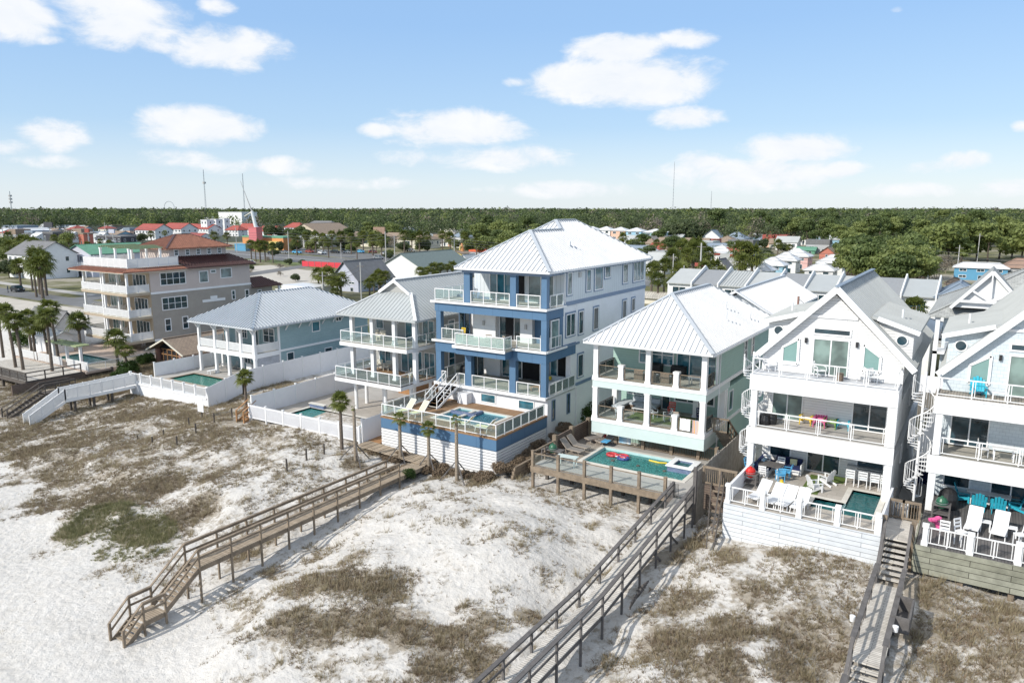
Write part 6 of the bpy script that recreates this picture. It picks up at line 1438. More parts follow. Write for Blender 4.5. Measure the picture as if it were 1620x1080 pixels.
hx = (-106,-98,49.6,52.8); B(Yd, 'paving', M('pink_paving', (.50,.40,.33), .8), *ring(-112,-93,46.9,60,*hx,-.25,0.0)); pool(Yd, *hx, 0, POOLW, 1.2, .3, .1)
for a, b, y in ((-112,-106,47.2),(-105.5,-99.5,47.2),(-98,-93.2,47.2)): railing(Yd, [(a,y,0),(b,y,0)], 1.1, 'wide', 2, W)
railing(Yd, [(-93.2,47.2,0),(-93.2,56,0)], 1.0, 'glass', 2, W)
m = MB()
for i in range(9): m.box(-104.8,-97.2,48.0+i*.2,48.08+i*.2,2.5,2.68)
m.build('pergola_slats', MATS['sage_green_paint'], Yd)
for x in (-104.4,-101,-97.6): column(Yd, x, 48.7, 0, 2.5, .3, name='pergola_post')
# brick gabled cottage
bh = thing('cottage', 'low brick cottage with tan shingled gable roof and tall glass front beside the aqua house', 'house', (-88, 58, 0))
B(bh, 'wall', BRICK, (-91.3,-85.4,55.6,72,-.3,1.9)); B(bh, 'room_shade_panel', GDK, (-90.6,-86.2,55.5,55.58,-.2,1.8))
g_ = MB(); g_.slab([(-91.3,55.55,1.9),(-85.4,55.55,1.9),(-88.35,55.55,3.3)], .1, (0,1,0)); g_.build('gable_window', GDK, bh)
for x in (-91.0,-85.9): column(bh, x, 55.2, -.3, 1.95, .45, BRICK, base=False)
m = MB()
for x in (-90.2,-89.3,-88.3,-87.3,-86.6): m.box(x-.05,x+.05,55.42,55.5,-.3,1.9)
m.box(-90.6,-86.2,55.42,55.5,1.15,1.25); m.box(-90.6,-86.2,55.42,55.5,1.85,1.95); m.build('window_frame', WDO, bh)
gable(bh, -92.4, -84.3, 54.4, 72.5, 1.75, 1.75, RTN, 'y', 0, None, .14); m = MB(); m.bar((-92.4,54.36,1.68),(-88.35,54.36,3.42),.08,.2); m.bar((-88.35,54.354,3.42),(-84.3,54.354,1.68),.08,.2); m.build('rake_board', CREAM, bh)
# ================================================================== TOWN
def lbl_unique(): pass
def house(px0, px1, py, wall, rh, ratio, wm, rm, rt, label, name='house', trim=None, win=2, cat='house', zb=.5, ridge='y', levels=1, sp=0, chim=None, porch=False, ov=.5, rot=0, glass=None):
    """place by where its front base stands; sizes follow from the distance"""
    c = atz((px0+px1)/2, py, zb); D_ = (c-CAM).dot(_fw); A = (px1-px0)/FL*D_; w = A/(.84+.54*ratio); d = w*ratio
    kx = FL/D_; hw = wall/kx; hr = rh/kx
    P = thing(name, label, cat, (c.x, c.y, zb))
    cx = c.x-d*.25; x0, x1 = cx-w/2, cx+w/2; y0, y1 = c.y, c.y+d
    m = MB(); m.box(x0,x1,y0,y1,zb-.5,zb+hw); m.build('wall', wm, P)
    z = zb+hw
    if rt == 'gable':
        gable(P, x0-ov, x1+ov, y0-ov, y1+ov, z, hr, rm, ridge, sp, trim, .15)
        g = MB()
        if ridge == 'y': g.slab([(x0,y0,z),(x1,y0,z),(cx,y0,z+hr*.93)], d, (0,1,0))
        else: g.slab([(x1,y0,z),(x1,y1,z),(x1,(y0+y1)/2,z+hr*.93)], w, (-1,0,0))
        g.build('gable_wall', wm, P)
    elif rt == 'hip': hip(P, x0-ov, x1+ov, y0-ov, y1+ov, z, hr, rm, sp, trim, .15)
    elif rt == 'flat':
        m = MB(); m.box(x0-.15,x1+.15,y0-.15,y1+.15,z,z+max(hr,.25)); m.build('roof', rm, P)
    fh = hw/levels; nw = max(1, min(6, int(w/3.2))); nd_ = max(1, min(6, int(d/4)))
    gm = glass or G1
    if win:
        for l in range(levels):
            for i in range(nw):
                a = x0+w*(i+.5)/nw
                if l == 0 and i == nw//2: door(P, ('F', y0), a-.5, a+.5, zb+.05, zb+min(2.2, fh*.8), WT, gm, 1, 'door')
                else: window(P, ('F', y0), a-w/nw*.22, a+w/nw*.22, zb+fh*(l+.35), zb+fh*(l+.8), WT, gm, 2 if w > 8 else 1, 1, .1)
            for i in range(nd_):
                a = y0+d*(i+.5)/nd_; window(P, ('R', x1), a-.55, a+.55, zb+fh*(l+.38), zb+fh*(l+.8), WT, gm, 1, 1, .1)
    if porch:
        m = MB(); m.box(x0,x1,y0-2,y0,zb+fh-.15,zb+fh); m.build('porch_floor', WT, P)
        for i in range(4): column(P, x0+.2+(w-.4)*i/3, y0-1.8, zb-.3, zb+fh-.15, .22, name='porch_post', base=False)
        if levels > 1: railing(P, [(x0+.1,y0-1.9,zb+fh),(x1-.1,y0-1.9,zb+fh)], 1, 'picket', 3, W)
    if chim: m = MB(); m.box(cx-.4,cx+.4,y0+d*.5-.4,y0+d*.5+.4,z,z+hr+1.0); m.build('chimney', BRICK, P)
    return P
cr = CREAM
SB = M('soft_blue_wall', (.30,.50,.62), .7, .05); LT = M('turquoise_wall', (.28,.47,.47), .7, .05); LP_ = M('peach_wall', (.70,.45,.33), .7, .05); VW = M('violet_grey_wall', (.45,.47,.55), .7, .05)
PKW = M('pink_wall', (.72,.45,.42), .7, .05); RDW = M('coral_wall', (.48,.17,.12), .7, .05); GYW = M('warm_grey_wall', (.42,.42,.43), .8, .05); BLW = M('bright_blue_wall', (.10,.30,.46), .6, .05); DKW = M('dark_shop_wall', (.05,.05,.06), .6, .2)
OR = M('orange_wall', (.60,.27,.10), .6, .05); GRW = M('green_stripe_wall', (.12,.32,.20), .6, .05); REDW = M('pink_red_wall', (.55,.16,.17), .6, .05); YW = M('yellow_wall', (.62,.50,.18), .6, .05)
H = house
# left side, nearest street
H(12,118,548,22,34,.55,W,RDK,'gable','low white house with dark grey ridge roof behind the left hand palms',zb=0,ridge='x',win=1)
H(28,112,556,26,8,.35,W,RG,'gable','long white glazed gallery behind the palms of the left yard',zb=0,ridge='x')
H(-10,100,441,38,20,.7,W,RDK,'gable','white two storey house with dark roof and small gable at the left edge',levels=2,ridge='x')
H(80,200,438,36,14,1.3,M('pale_lilac_wall', (.52,.53,.60), .8, .05),RGRN,'gable','pale house with green roof beside the street at the left',levels=2,porch=True,sp=.6)
H(-20,60,396,8,12,.6,CREAM,RRED,'hip','long low building with faded red roof at the far left')
H(48,100,402,7,9,.5,BLUE,RRED,'gable','small building with bright red roof left of the shops',ridge='x')
H(20,70,378,12,5,.8,W,RW,'gable','small white gabled building far left among the shops')
H(-10,50,372,12,3,.6,VW,RSL,'flat','blue grey flat building at the far left below the trees')
H(62,98,388,18,3,.6,DKW,RDK,'flat','dark blue shop with a tall sign left of the orange brick building')
H(121,142,388,17,2,1.0,RDW,RTN,'flat','orange red brick corner building with a white window bay')
H(140,212,386,11,2,.35,DKW,RDK,'flat','long black shop front right of the orange brick building')
H(96,132,368,7,4,.8,W,RW,'gable','low white workshop far behind the shops')
H(70,98,372,6,4,.8,W,RW,'gable','white low shed far behind the dark blue shop')
H(146,180,393,10,2,.5,W,W,'flat','white blank walled low building behind the roof pergola',win=0)
H(150,246,410,14,2,.4,W,W,'flat','long white flat roofed building behind the tan house roof deck',win=0); H(165,186,408,9,1,.8,BLW,BLW,'flat','small bright blue box building behind the white flat roof',win=0)
for a in [(204,266,380,18,15,'largest red roofed white condo block at the left end of its row'),(246,306,377,17,14,'red roofed white condo block second in the row'),(270,318,372,13,11,'red roofed white condo block in the middle of the row'),(296,345,374,14,11,'red roofed condo block right of the middle one'),(288,330,382,10,8,'small pavilion with pale red roof in front of the condo row'),(352,388,374,12,11,'low red roofed block right of the white stair towers'),(372,410,372,12,13,'red gabled roof beside the white leaning mast'),(404,446,378,14,13,'red roofed block right of the leaning mast'),(445,486,370,12,12,'white gable with red roof behind the dark roofed hall'),(412,436,384,9,8,'small red roof behind the green striped building')]:
    H(a[0],a[1],a[2],a[3]-2,a[4]*.62,.55,W,RRED,('gable','hip','gable')[a[0] % 3],a[5],levels=2,win=1,glass=G1,ridge='x')['group'] = 'red roofed condos behind the tan house'
for i, a in enumerate([(316,336,374),(331,350,373),(346,362,372)]): H(a[0],a[1],a[2],25,1,.8,W,RW,'flat','white flat topped stair tower, %s of three beside the red roofs' % ('left','middle','right')[i],levels=3)
H(338,402,364,27,1,.5,W,W,'flat','large blank white building on the skyline left of the leaning mast',win=0)
H(322,338,362,16,5,.9,W,RW,'hip','white cupola roof on the skyline behind the red roofs',win=0)
# amusement strip
wb = H(372,470,396,20,2,.3,OR,GRW,'flat','long orange building with a green upper stripe at the amusement strip',win=0); c = wb.location
H(392,414,397,36,1,.6,REDW,REDW,'flat','tall pink red tower block in front of the green and orange building',win=0); H(368,396,397,10,1,.4,BLW,BLW,'flat','low blue and red kiosk left of the pink red tower',win=0); H(420,448,397,14,1,.4,YW,YW,'flat','orange yellow kiosk right of the white leaning mast',win=0)
H(430,560,388,12,22,.7,M('beige_hall_wall', (.55,.47,.37), .8, .05),RTN,'gable','broad tan hall with a big low gable roof behind the amusement strip',ridge='y',win=1); H(460,548,378,14,14,.5,M('pale_blue_wall', (.55,.62,.70), .7, .05),RDK,'hip','dark roofed pale hall behind the tan gable hall',win=1)
for i, a in enumerate([(634,672,364),(656,694,365),(680,712,366),(694,732,368),(716,754,369)]): H(a[0],a[1],a[2],10,12,.8,CREAM,RTN,'hip','cream condo with tan hipped roof, %s from the left in the row behind the park' % ('first','second','third','fourth','fifth')[i],levels=2)['group'] = 'tan hipped condos behind the park'
H(648,686,362,16,4,.8,W,RW,'hip','white roofed block peering over the tan hipped condos',win=0)
H(560,694,392,14,9,.3,CREAM,RTN,'hip','long low cream building with flat tan roof left of the blue grey pavilion',win=2); H(712,750,392,17,9,.9,W,RSL,'hip','white pavilion with blue grey hipped roof')
H(690,720,412,7,6,.8,OR,RTN,'gable','small orange shop with a gabled front'); H(708,740,407,6,4,.8,YW,RTN,'gable','yellow framed shop between the orange ones',win=1); H(740,800,404,5,3,.4,M('grey_kiosk', (.35,.35,.37), .7),M('orange_roof', (.70,.13,.05), .6),'flat','low grey stall with an orange roof edge left of the tall roof',win=0)
# first inland row
H(515,607,462,18,30,1.4,VW,RDK,'gable','large violet grey house with dark gable roof behind the aqua house',levels=2); H(590,730,446,22,22,1.6,W,M('green_grey_roof', (.16,.20,.19), .8),'gable','white gabled house with green grey roof behind the grey house',win=0)
for i, a in enumerate([(672,706,424),(696,732,422),(722,756,420)]): H(a[0],a[1],a[2],5,12,1.2,W,RG,'gable','small white gabled cottage, %s of three left of the tall hipped roof' % ('left','middle','right')[i],win=0)
H(438,520,478,20,5,.6,W,RW,'flat','small white flat roofed porch building below the red fence',zb=.3,porch=True)
# right of the tall house
for i, (a, mt) in enumerate(zip([(922,952,388),(944,974,388),(966,998,389),(990,1024,390),(1018,1058,392)], [VW, W, LP_, SB, LT])): H(a[0],a[1],a[2],24,5,.9,mt,RW,'hip','%s townhouse with white roof, %s from the left in the pastel row' % (('violet grey','white','peach','pale blue','turquoise')[i],('first','second','third','fourth','fifth')[i]),levels=3,porch=True)['group'] = 'pastel townhouses in a row'
H(1040,1128,402,10,15,.45,CREAM,RTN,'gable','long low house with tan shingle roof right of the pastel townhouses',ridge='x',win=1); H(1112,1150,388,12,12,1.0,W,RSL,'gable','white gabled house with blue grey roof'); H(1146,1190,390,12,12,1.0,SB,RSL,'hip','pale blue house with a blue hipped roof'); H(1134,1166,376,8,10,1.0,RDW,RRED,'hip','red brown roofed house with a chimney',chim=1)
H(1166,1216,374,9,8,.8,CREAM,RTER,'hip','cream house with terracotta roof under the pines'); H(1212,1232,384,8,10,.8,W,RRED,'gable','small white house with a bright red roof',ridge='x'); H(1218,1250,394,8,8,.8,CREAM,RTN,'gable','tan gambrel roofed house at the foot of the pines',ridge='x')
H(1022,1066,434,16,18,.9,W,RG,'gable','white house with grey roof and blue grey gables behind the tall house',ridge='x'); H(1030,1064,422,8,10,.9,W,RW,'gable','white gabled house with pale roof among the palms'); H(1125,1164,440,14,16,1.2,W,RDK,'gable','white gabled house with a dark roof line among the palms'); H(1124,1158,452,10,12,.9,W,RG,'gable','small white gabled porch house in front of the dark roofed one')
H(1020,1075,482,10,8,.5,CREAM,PL('corrugated_roof', (.55,.52,.46), (.45,.43,.38), (.3,.28,.25), 'xy', 9, .5, .05, .8, .5),'gable','low building with a pale corrugated roof beside the tall house',ridge='x',win=0)
H(1138,1262,480,22,12,.6,W,RSL,'hip','white house with a blue grey roof and small porch gable behind the mint house',zb=1.0)
H(1126,1190,418,7,5,.4,BRICK,RBRN,'flat','low brown roofed building behind the palms',win=0); H(1165,1192,424,10,14,1.1,W,RSL,'gable','narrow pale roofed house standing side on')
# two rows of white hipped condos
for i, a in enumerate([(1182,1232,448),(1200,1252,440),(1222,1272,432),(1238,1292,426)]): H(a[0],a[1],a[2],20,12,.9,[LT,SB,W,PKW][i],RW,'hip','%s condo with white hipped roof, %s from the front of the left row' % (('turquoise','pale blue','white','pink')[i],('first','second','third','fourth')[i]),levels=2)['group'] = 'white roofed condos behind the townhouses'
for i, a in enumerate([(1276,1332,448),(1296,1345,436)]): H(a[0],a[1],a[2],20,12,.9,W,RW,'hip','white condo with white hipped roof, %s of the right row by the pines' % ('front one','back one')[i],levels=2)['group'] = 'white roofed condos behind the townhouses'
H(1298,1326,410,9,10,.8,RDW,RTN,'gable','coral gabled cottage, left one before the pines'); H(1318,1346,410,9,9,.8,RDW,RTN,'gable','coral gabled cottage, right one before the pines'); H(1282,1312,392,8,10,.8,SB,RG,'gable','pale blue cottage with twin gables under the pines'); H(1262,1296,402,6,5,.7,GRW,RGRN,'gable','small cottage with a green roof behind the condos',ridge='x')
H(1340,1372,396,8,8,.8,W,RW,'gable','white gabled house half hidden by the pines'); H(1386,1430,372,9,5,.6,W,RW,'hip','white house in a clearing of the pine wood'); H(1464,1490,372,8,6,.8,W,RG,'hip','white house with grey roof deep in the pine wood'); H(1518,1540,388,8,5,.8,W,RTN,'hip','small cream house among the pines at the right')
H(1520,1594,444,20,8,.35,BLW,RW,'hip','bright blue house with white columns behind the shingled house',levels=2); H(1592,1650,446,22,14,.8,GYW,RBRN,'hip','grey house with a brown roof at the right edge'); H(1500,1530,460,10,10,.8,M('peach_tent', (.7,.5,.38), .8),RTN,'hip','low peach building right of the tall wooden pole')
# houses directly behind the beach row
bg = thing('house', 'white house with a broad low white metal roof directly behind the mint house', 'house', (-19, 76, 1)); B(bg, 'wall', W, (-22.6,-16.2,69,86,.8,10.3)); gable(bg, -23.1, -15.7, 68, 86.8, 10.4, 2.15, RW, 'y', .5, RS)
g_ = MB(); g_.slab([(-22.6,68.9,10.3),(-16.2,68.9,10.3),(-19.4,68.9,12.2)], 1, (0,1,0)); g_.build('gable_wall', W, bg); window(bg, ('F', 69), -21, -18.5, 7.2, 9.2, WT, G1, 2)
bg2 = thing('house', 'low house with a slate blue roof between the white roof and the white gabled house', 'house', (-6, 96, 1)); B(bg2, 'wall', W, (-24,-5,97,108,.5,5.6)); hip(bg2, -24.7, -4.3, 96.3, 108.7, 5.6, 2.5, RSL, 0)
# grey townhouse row
tg = 'grey townhouses with fin walls behind the beach houses'
zt0 = .8; xw = 4.55; ty0 = 127.
for i in range(9):
    xa = -48.5+i*xw*1.03; nm = ('first','second','third','fourth','fifth','sixth','seventh','eighth','ninth')[i]
    T = thing('townhouse', 'grey roofed white townhouse, %s from the left in the row with raised fin walls' % nm, 'townhouse', (xa, ty0, zt0), 0, tg)
    B(T, 'wall', W, (xa,xa+xw,ty0,ty0+11,zt0,7.0)); 
    roof(T, [[(xa,ty0-.6,6.95),(xa+xw,ty0-.6,6.95),(xa+xw,ty0+6.5,9.0),(xa,ty0+6.5,9.0)],[(xa+xw,ty0+11.6,7.0),(xa,ty0+11.6,7.0),(xa,ty0+6.5,9.0),(xa+xw,ty0+6.5,9.0)]], [M('townhouse_grey_roof', (.27,.28,.29), .6, .08), RG, RGS][(i*2+1) % 3] if i not in (0,2) else RG, .5 if i == 2 else 0, .15)
    m = MB(); m.slab([(xa+xw,ty0-1,zt0),(xa+xw,ty0-1,7.3),(xa+xw,ty0+6.5,9.75),(xa+xw,ty0+12,6.9),(xa+xw,ty0+12,zt0)], .22, (1,0,0)); m.build('fin_wall', W, T)
    window(T, ('F', ty0), xa+.9, xa+3.4, 4.6, 6.3, WT, G1, 2); door(T, ('F', ty0), xa+.9, xa+3.2, zt0+.1, 3.0, WT, G1, 2)
    railing(T, [(xa+.3,ty0-.8,3.6),(xa+xw-.3,ty0-.8,3.6)], 1.0, 'picket', 2, W); B(T, 'balcony', W, (xa+.2,xa+xw-.2,ty0-.9,ty0,3.4,3.58))
T = thing('townhouse', 'end townhouse of the grey row with a hipped roof end by the pines', 'townhouse', (-6, ty0, zt0), 0, tg); B(T, 'wall', W, (-6.3,-1.2,ty0,ty0+11,zt0,7.0)); hip(T, -6.7, -.5, ty0-.7, ty0+11.5, 6.95, 2.0, RSL, 0); window(T, ('F', ty0), -5.3, -2.6, 4.6, 6.3, WT, G1, 2); door(T, ('F', ty0), -5.3, -2.9, zt0+.1, 3.0, WT, G1, 2)
# shingled house with truss gable
sh = thing('house', 'grey shingle roofed house with a white truss gable and porch behind the pale blue house', 'house', (1, 92, 1))
B(sh, 'wall', M('pale_wall', (.60,.66,.70), .7, .04), (-3.6,9,89.5,105,1,9.2)); hip(sh, -5.0, 11.5, 86.6, 106, 9.2, 4.4, RSH, 0)
roof(sh, [[(3.6,86.2,10.2),(3.6,94,10.2),(.3,94,14.0),(.3,86.2,14.0)],[(-3.0,94,10.2),(-3.0,86.2,10.2),(.3,86.2,14.0),(.3,94,14.0)]], RSH, 0, .15, name='gable_roof')
g_ = MB(); g_.slab([(-2.9,86.6,10.2),(3.5,86.6,10.2),(.3,86.6,13.8)], .1, (0,1,0)); g_.build('gable_wall', W, sh)
m = MB(); m.bar((-3.0,86.1,10.15),(.3,86.1,13.9),.12,.3); m.bar((3.6,86.09,10.15),(.3,86.09,13.9),.12,.3); m.bar((-2.2,86.13,10.9),(2.8,86.13,10.9),.12,.25); m.bar((.3,86.15,10.9),(.3,86.15,13.8),.12,.2); m.bar((.3,86.15,11.0),(-1.3,86.15,12.0),.1,.2); m.bar((.3,86.15,11.0),(1.9,86.15,12.0),.1,.2); m.build('gable_truss', WT, sh)
B(sh, 'porch_floor', WT, (-4.2,9,87,89.5,5.2,5.5))
for x in (-4.0,.8,5.5): column(sh, x, 87.2, 1, 9.1, .4)
door(sh, ('F', 89.5), -2.6, .2, 6.0, 8.7, WT, G1, 2); door(sh, ('F', 89.5), 1.6, 4.8, 5.6, 8.5, WT, G1, 2); railing(sh, [(-4.2,87.1,5.5),(9,87.1,5.5)], 1.0, 'picket', 2.5, W)
vinyl('solid white fence in front of the grey shingle roofed house', [(-9,84,1.2),(-2,84,1.2)], 2.2, 3); wf = thing('board_fence', 'weathered brown board fence between the gabled houses and the street behind', 'fence', (-3,77,1)); B(wf, 'boards', BOARDF, (-8,4,77,77.08,.8,3.2))
vinyl('long white fence behind the gabled house running to the townhouses', [(-9,84,1.0),(-14,100,1.0)], 2.0, 4)
# red banner fence, leaning mast, slide
a = atz(478,421,.5); b = atz(745,436,.5); rf = thing('banner_fence', 'long bright red covered construction fence beside the highway', 'fence', tuple(a)); m = MB(); m.slab([(a.x,a.y,.5),(b.x,b.y,.5),(b.x,b.y,2.3),(a.x,a.y,2.3)], .06, (0,1,0)); m.build('banner', M('red_banner', (.62,.05,.07), .8, .1), rf)
m = MB()
for i in range(24): p = a+(b-a)*(i/23); m.box(p.x-.04,p.x+.04,p.y-.1,p.y-.02,.3,2.4)
m.build('fence_posts', STEEL, rf)
c = atz(413,393,.5); D_ = (c-CAM).dot(_fw); k = D_/FL; ms = thing('thrill_ride_mast', 'white leaning thrill ride mast with a thin swinging arm rising above the amusement strip', 'ride', tuple(c)); top = c+_rt*(-11*k)+Vector((0,0,58*k)); t2 = c+_rt*(-26*k)+Vector((0,0,104*k))
m = MB(); m.cyl(c, top, 3.2*k, 2.2*k, 10); m.build('mast', W, ms); m = MB(); m.cyl(top, t2, 1.0*k, .3*k, 6); m.build('arm', GALV, ms); m = MB(); m.cyl(top+_rt*(2*k), top+_rt*(-12*k)-Vector((0,0,8*k)), 1.2*k, .8*k, 6); m.build('counter_arm', CREAM, ms)
c = atz(731,406,.5); k = (c-CAM).dot(_fw)/FL; sl_ = thing('slide_tower', 'orange and yellow inflatable slide standing among the shops', 'slide', tuple(c)); m = MB(); m.rev(tuple(c), [(4.5*k,0),(4*k,8*k),(2.2*k,18*k),(1.2*k,21*k)], 10); m.build('tower', OR, sl_); m = MB(); m.bar(c+Vector((-4*k,-2*k,0)), c+Vector((0,-1,17*k)), 2.2*k, .6); m.build('chute', YW, sl_)
# towers on the skyline
def lattice(px, py0, py1, wpx, label, name='radio_mast', disc=()):
    c = atz(px, 345, .5); k = (c-CAM).dot(_fw)/FL; P = thing(name, label, 'tower', tuple(c)); z1 = CH+(329.5-py1)*k; m = MB()
    w = wpx*k/2
    for s in ((-w,-w),(w,-w),(0,w)): m.bar((c.x+s[0],c.y+s[1],0),(c.x+s[0]*.3,c.y+s[1]*.3,z1), .22*k)
    n = 18
    for i in range(n): z = z1*i/n; m.bar((c.x-w*(1-.7*i/n),c.y,z),(c.x+w*(1-.7*(i+1)/n),c.y,z1*(i+1)/n), .18*k)
    m.build('lattice', STEEL, P)
    for d in disc:
        z = CH+(329.5-d)*k; mm = MB(); mm.cyl((c.x,c.y,z-1.5*k),(c.x,c.y,z+1.2*k),2.6*k,2.6*k,9); mm.build('antenna', GALV, P)
lattice(20,335,303,1.6,'cell tower with three antenna rings at the far left of the skyline','cell_tower',(310,315,320)); lattice(327,330,270,2.0,'tall lattice radio mast left of the leaning mast','radio_mast',(290,)); lattice(388,330,276,1.6,'slim radio mast just behind the leaning mast','radio_mast'); lattice(1064,325,258,1.2,'thin radio mast on the skyline right of the tall roof','radio_mast'); lattice(1124,325,303,1.0,'short thin mast on the skyline, right of the taller one','radio_mast')
c = atz(269,343,.5); k = (c-CAM).dot(_fw)/FL; fw_ = MB(); fw_.tube([(c+_rt*(8*k*cos(pi*i/14))+Vector((0,0,(14+10*sin(pi*i/14))*k-(14*k if i in (0,14) else 0)))) for i in range(15)], .35*k, 5); solo(fw_, 'arch', STEEL, 'thin grey arch on the skyline above the trees at left', 'arch', tuple(c))
def board(px, py, w, h, label, col, base):
    c = atz(px, base, .5); k = (c-CAM).dot(_fw)/FL; P = thing('billboard', label, 'billboard', tuple(c)); z = .5+(base-py)*k; m = MB(); m.box(c.x-w*k*.6,c.x+w*k*.6,c.y-.3,c.y+.3,z-h*k/2,z+h*k/2); m.build('panel', col, P); m = MB(); m.cyl((c.x,c.y+.4,.3),(c.x,c.y+.4,z-h*k/2),.6*k,.6*k,8); m.build('pole', GALV, P)
board(80,356,22,8,'dark blue and green billboard above the shops at far left', DKW, 388); board(140,365,10,6,'small red billboard above the shops', RRED, 388); board(179,366,13,6,'white and blue billboard right of the red one', VW, 390); board(601,365,20,11,'brown and green billboard on twin legs above the park', RBRN, 392)
# streets
def street(name, pts, w, mat=ASPH, z=.515, kind=True):
    m = MB(); P3 = [Vector((a,b,0)) for a, b in pts]; L_, R_ = [], []
    for i, p in enumerate(P3):
        d = (P3[min(i+1,len(P3)-1)]-P3[max(i-1,0)]).normalized(); n = Vector((-d.y,d.x,0))*w/2; L_.append((p.x+n.x,p.y+n.y,z)); R_.append((p.x-n.x,p.y-n.y,z))
    for i in range(len(P3)-1): m.add([R_[i],R_[i+1],L_[i+1],L_[i]],[(0,1,2,3)])
    return struct(m, name, mat)
SAND2 = M('pale_road_sand', (.50,.46,.40), .95, .1, .5)
street('road', [(-420,86),(-250,84),(-140,80),(-60,81),(-20,82),(60,82)], 6.5, z=.53)
street('highway', [(-700,262),(-400,225),(-262,205),(-150,190),(-60,190),(120,192)], 26, z=.52)
street('road_marking', [(-700,262.3),(-400,225.3),(-262,205.3),(-150,190.3),(-60,190.3),(120,192.3)], .5, W, .535)
street('side_street', [(-24,100),(-40,188)], 6, z=.545); street('side_street', [(-165,83),(-210,210)], 7, z=.545); street('pavement', [(-230,92),(-140,88),(-90,87)], 3, CONC, .525); street('driveway', [(-2.9,50),(-2.6,76)], 1.4, CONC, 1.72)
street('car_park', [(-330,255),(-200,222),(-90,215)], 24, z=.517)
street('sand_lot', [(-190,72),(-128,70)], 10, SAND2, .512); street('sand_lot', [(-215,160),(-150,140)], 26, SAND2, .512); street('grass_verge', [(-235,188),(-165,168)], 8, M('verge_grass', (.13,.16,.05), .95, .2, .4), .522)
# ---- cars
def car(mat):
    P = thing('parked_car', 'x', 'car', (0,0,0)); m = MB()
    pr = [(-2.2,.35),(-2.2,.75),(-1.9,.85),(-1.3,.9),(-.7,1.42),(.9,1.45),(1.7,1.0),(2.15,.92),(2.2,.4)]
    m.slab([(-.85,y,z) for y, z in pr], 1.7, (1,0,0)); m.build('body', mat, P)
    g = MB(); g.slab([(-.87,-1.1,.95),(-.87,-.65,1.35),(-.87,.85,1.38),(-.87,1.45,1.0)], 1.74, (1,0,0)); g.slab([(-.7,-1.27,.95),(.7,-1.27,.95),(.6,-.74,1.4),(-.6,-.74,1.4)], .03, (0,-1,.5)); g.slab([(-.6,.96,1.42),(.6,.96,1.42),(.7,1.64,1.05),(-.7,1.64,1.05)], .03, (0,1,.8)); g.build('window', G1, P)
    for x in (-.8,.8):
        for y in (-1.35,1.35): w = MB(); w.cyl((x-.1,y,.33),(x+.1,y,.33),.33,.33,12); w.build('wheel', BLK, P)
    for x in (-.6,.6): l = MB(); l.box(x-.18,x+.18,-2.23,-2.19,.6,.75); l.build('headlight', WT, P)
    return P
for px, py, mt, r, l in ((28,461,BLK,1.5,'black car parked behind the palms at the far left'),(599,410,STEEL,1.4,'silver blue car driving past the red fence'),(396,418,W,1.4,'white car on the road right of the tan house roof'),(1160,432,STEEL,.3,'silver car parked under the palms at right'),(1085,462,BLK,.2,'dark car parked under the palms behind the tall house'),(1456,565,W,0,'white car in the gap between the two gabled houses'),(1572,470,W,1.0,'white car parked beyond the shingle roofed house'),(1468,538,RRED,.1,'small red car seen through the gap between the gabled houses'),(650,398,W,1.5,'white car at the edge of the park car lot'),(1098,468,SKYB,.2,'blue car half hidden by the palms behind the tall house'),(545,398,BLK,1.5,'black car on the highway right of the leaning mast')):
    c_ = car(mt); p = atz(px, py, .55); place(c_, (p.x,p.y,.56), r, l)
bn_ = MB(); bn_.box(-2.9,-2.1,55,56.2,1.6,2.8); solo(bn_, 'waste_bin', NAVY, 'dark blue waste bin in the gap between the gabled houses', 'bin', (-2.5,55.6,1.6))
pt = thing('pool_pump', 'white pipes and round grey filter tank of a pool pump between the gabled houses', 'pump', (-2.9,45.5,2)); m = MB(); m.rev((-2.9,45.3,2.6),[(.2,0),(.36,.15),(.36,.75),(.2,.95)],14); m.build('tank', GALV, pt); m = MB(); m.tube([(-3.3,44.8,2.5),(-3.3,44.8,3.8),(-2.6,44.8,3.85),(-2.6,44.8,2.6)],.04,6); m.build('pipe', WT, pt); B(pt, 'stand', WDD, (-3.4,-2.4,44.6,46,2.0,2.6))
# ---- poles and wires
poles = [(611,424,367,.4,'wood'),(625,424,372,.3,'wood'),(458,419,366,.35,'wood'),(719,418,375,.35,'wood'),(1106,472,385,.5,'concrete pole carrying a flag coloured sign'),(1160,437,384,.4,''),(1464,470,392,.55,'thick pale wooden'),(512,478,430,.25,''),(572,478,415,.2,''),(1063,470,402,.3,''),(1080,478,420,.3,''),(1136,452,412,.25,''),(1177,430,390,.2,''),(1467,440,400,.2,''),(1513,440,388,.3,''),(1545,420,370,.35,''),(70,440,390,.3,''),(8,402,360,.5,''),(169,392,352,.35,''),(375,400,360,.3,''),(540,410,385,.25,'')]
pw = ['tall pale pole right of the billboard','slimmer pole just right of the tall pale one','pole beside the highway left of the tan hall','pole by the blue grey pavilion','pole with red and blue banners above the palms','tall pole among the palms right of the banners','thick pale pole between the pines and the shingled house','pole with a transformer beside the dark roofed violet house','thin pole between the violet and the white gabled house','pole at the edge of the palms nearest the tall roof','pole over the palms behind the tall house corner','short pole by the small white gabled house','pole behind the turquoise condo','pole left of the thick pale one, before the pines','pole behind the bright blue house','tall pole in the pines at right','pole before the green roofed house','pole at the far left among the shops','pole behind the long black shop','pole left of the leaning mast','pole in front of the tan hall']
PT = []
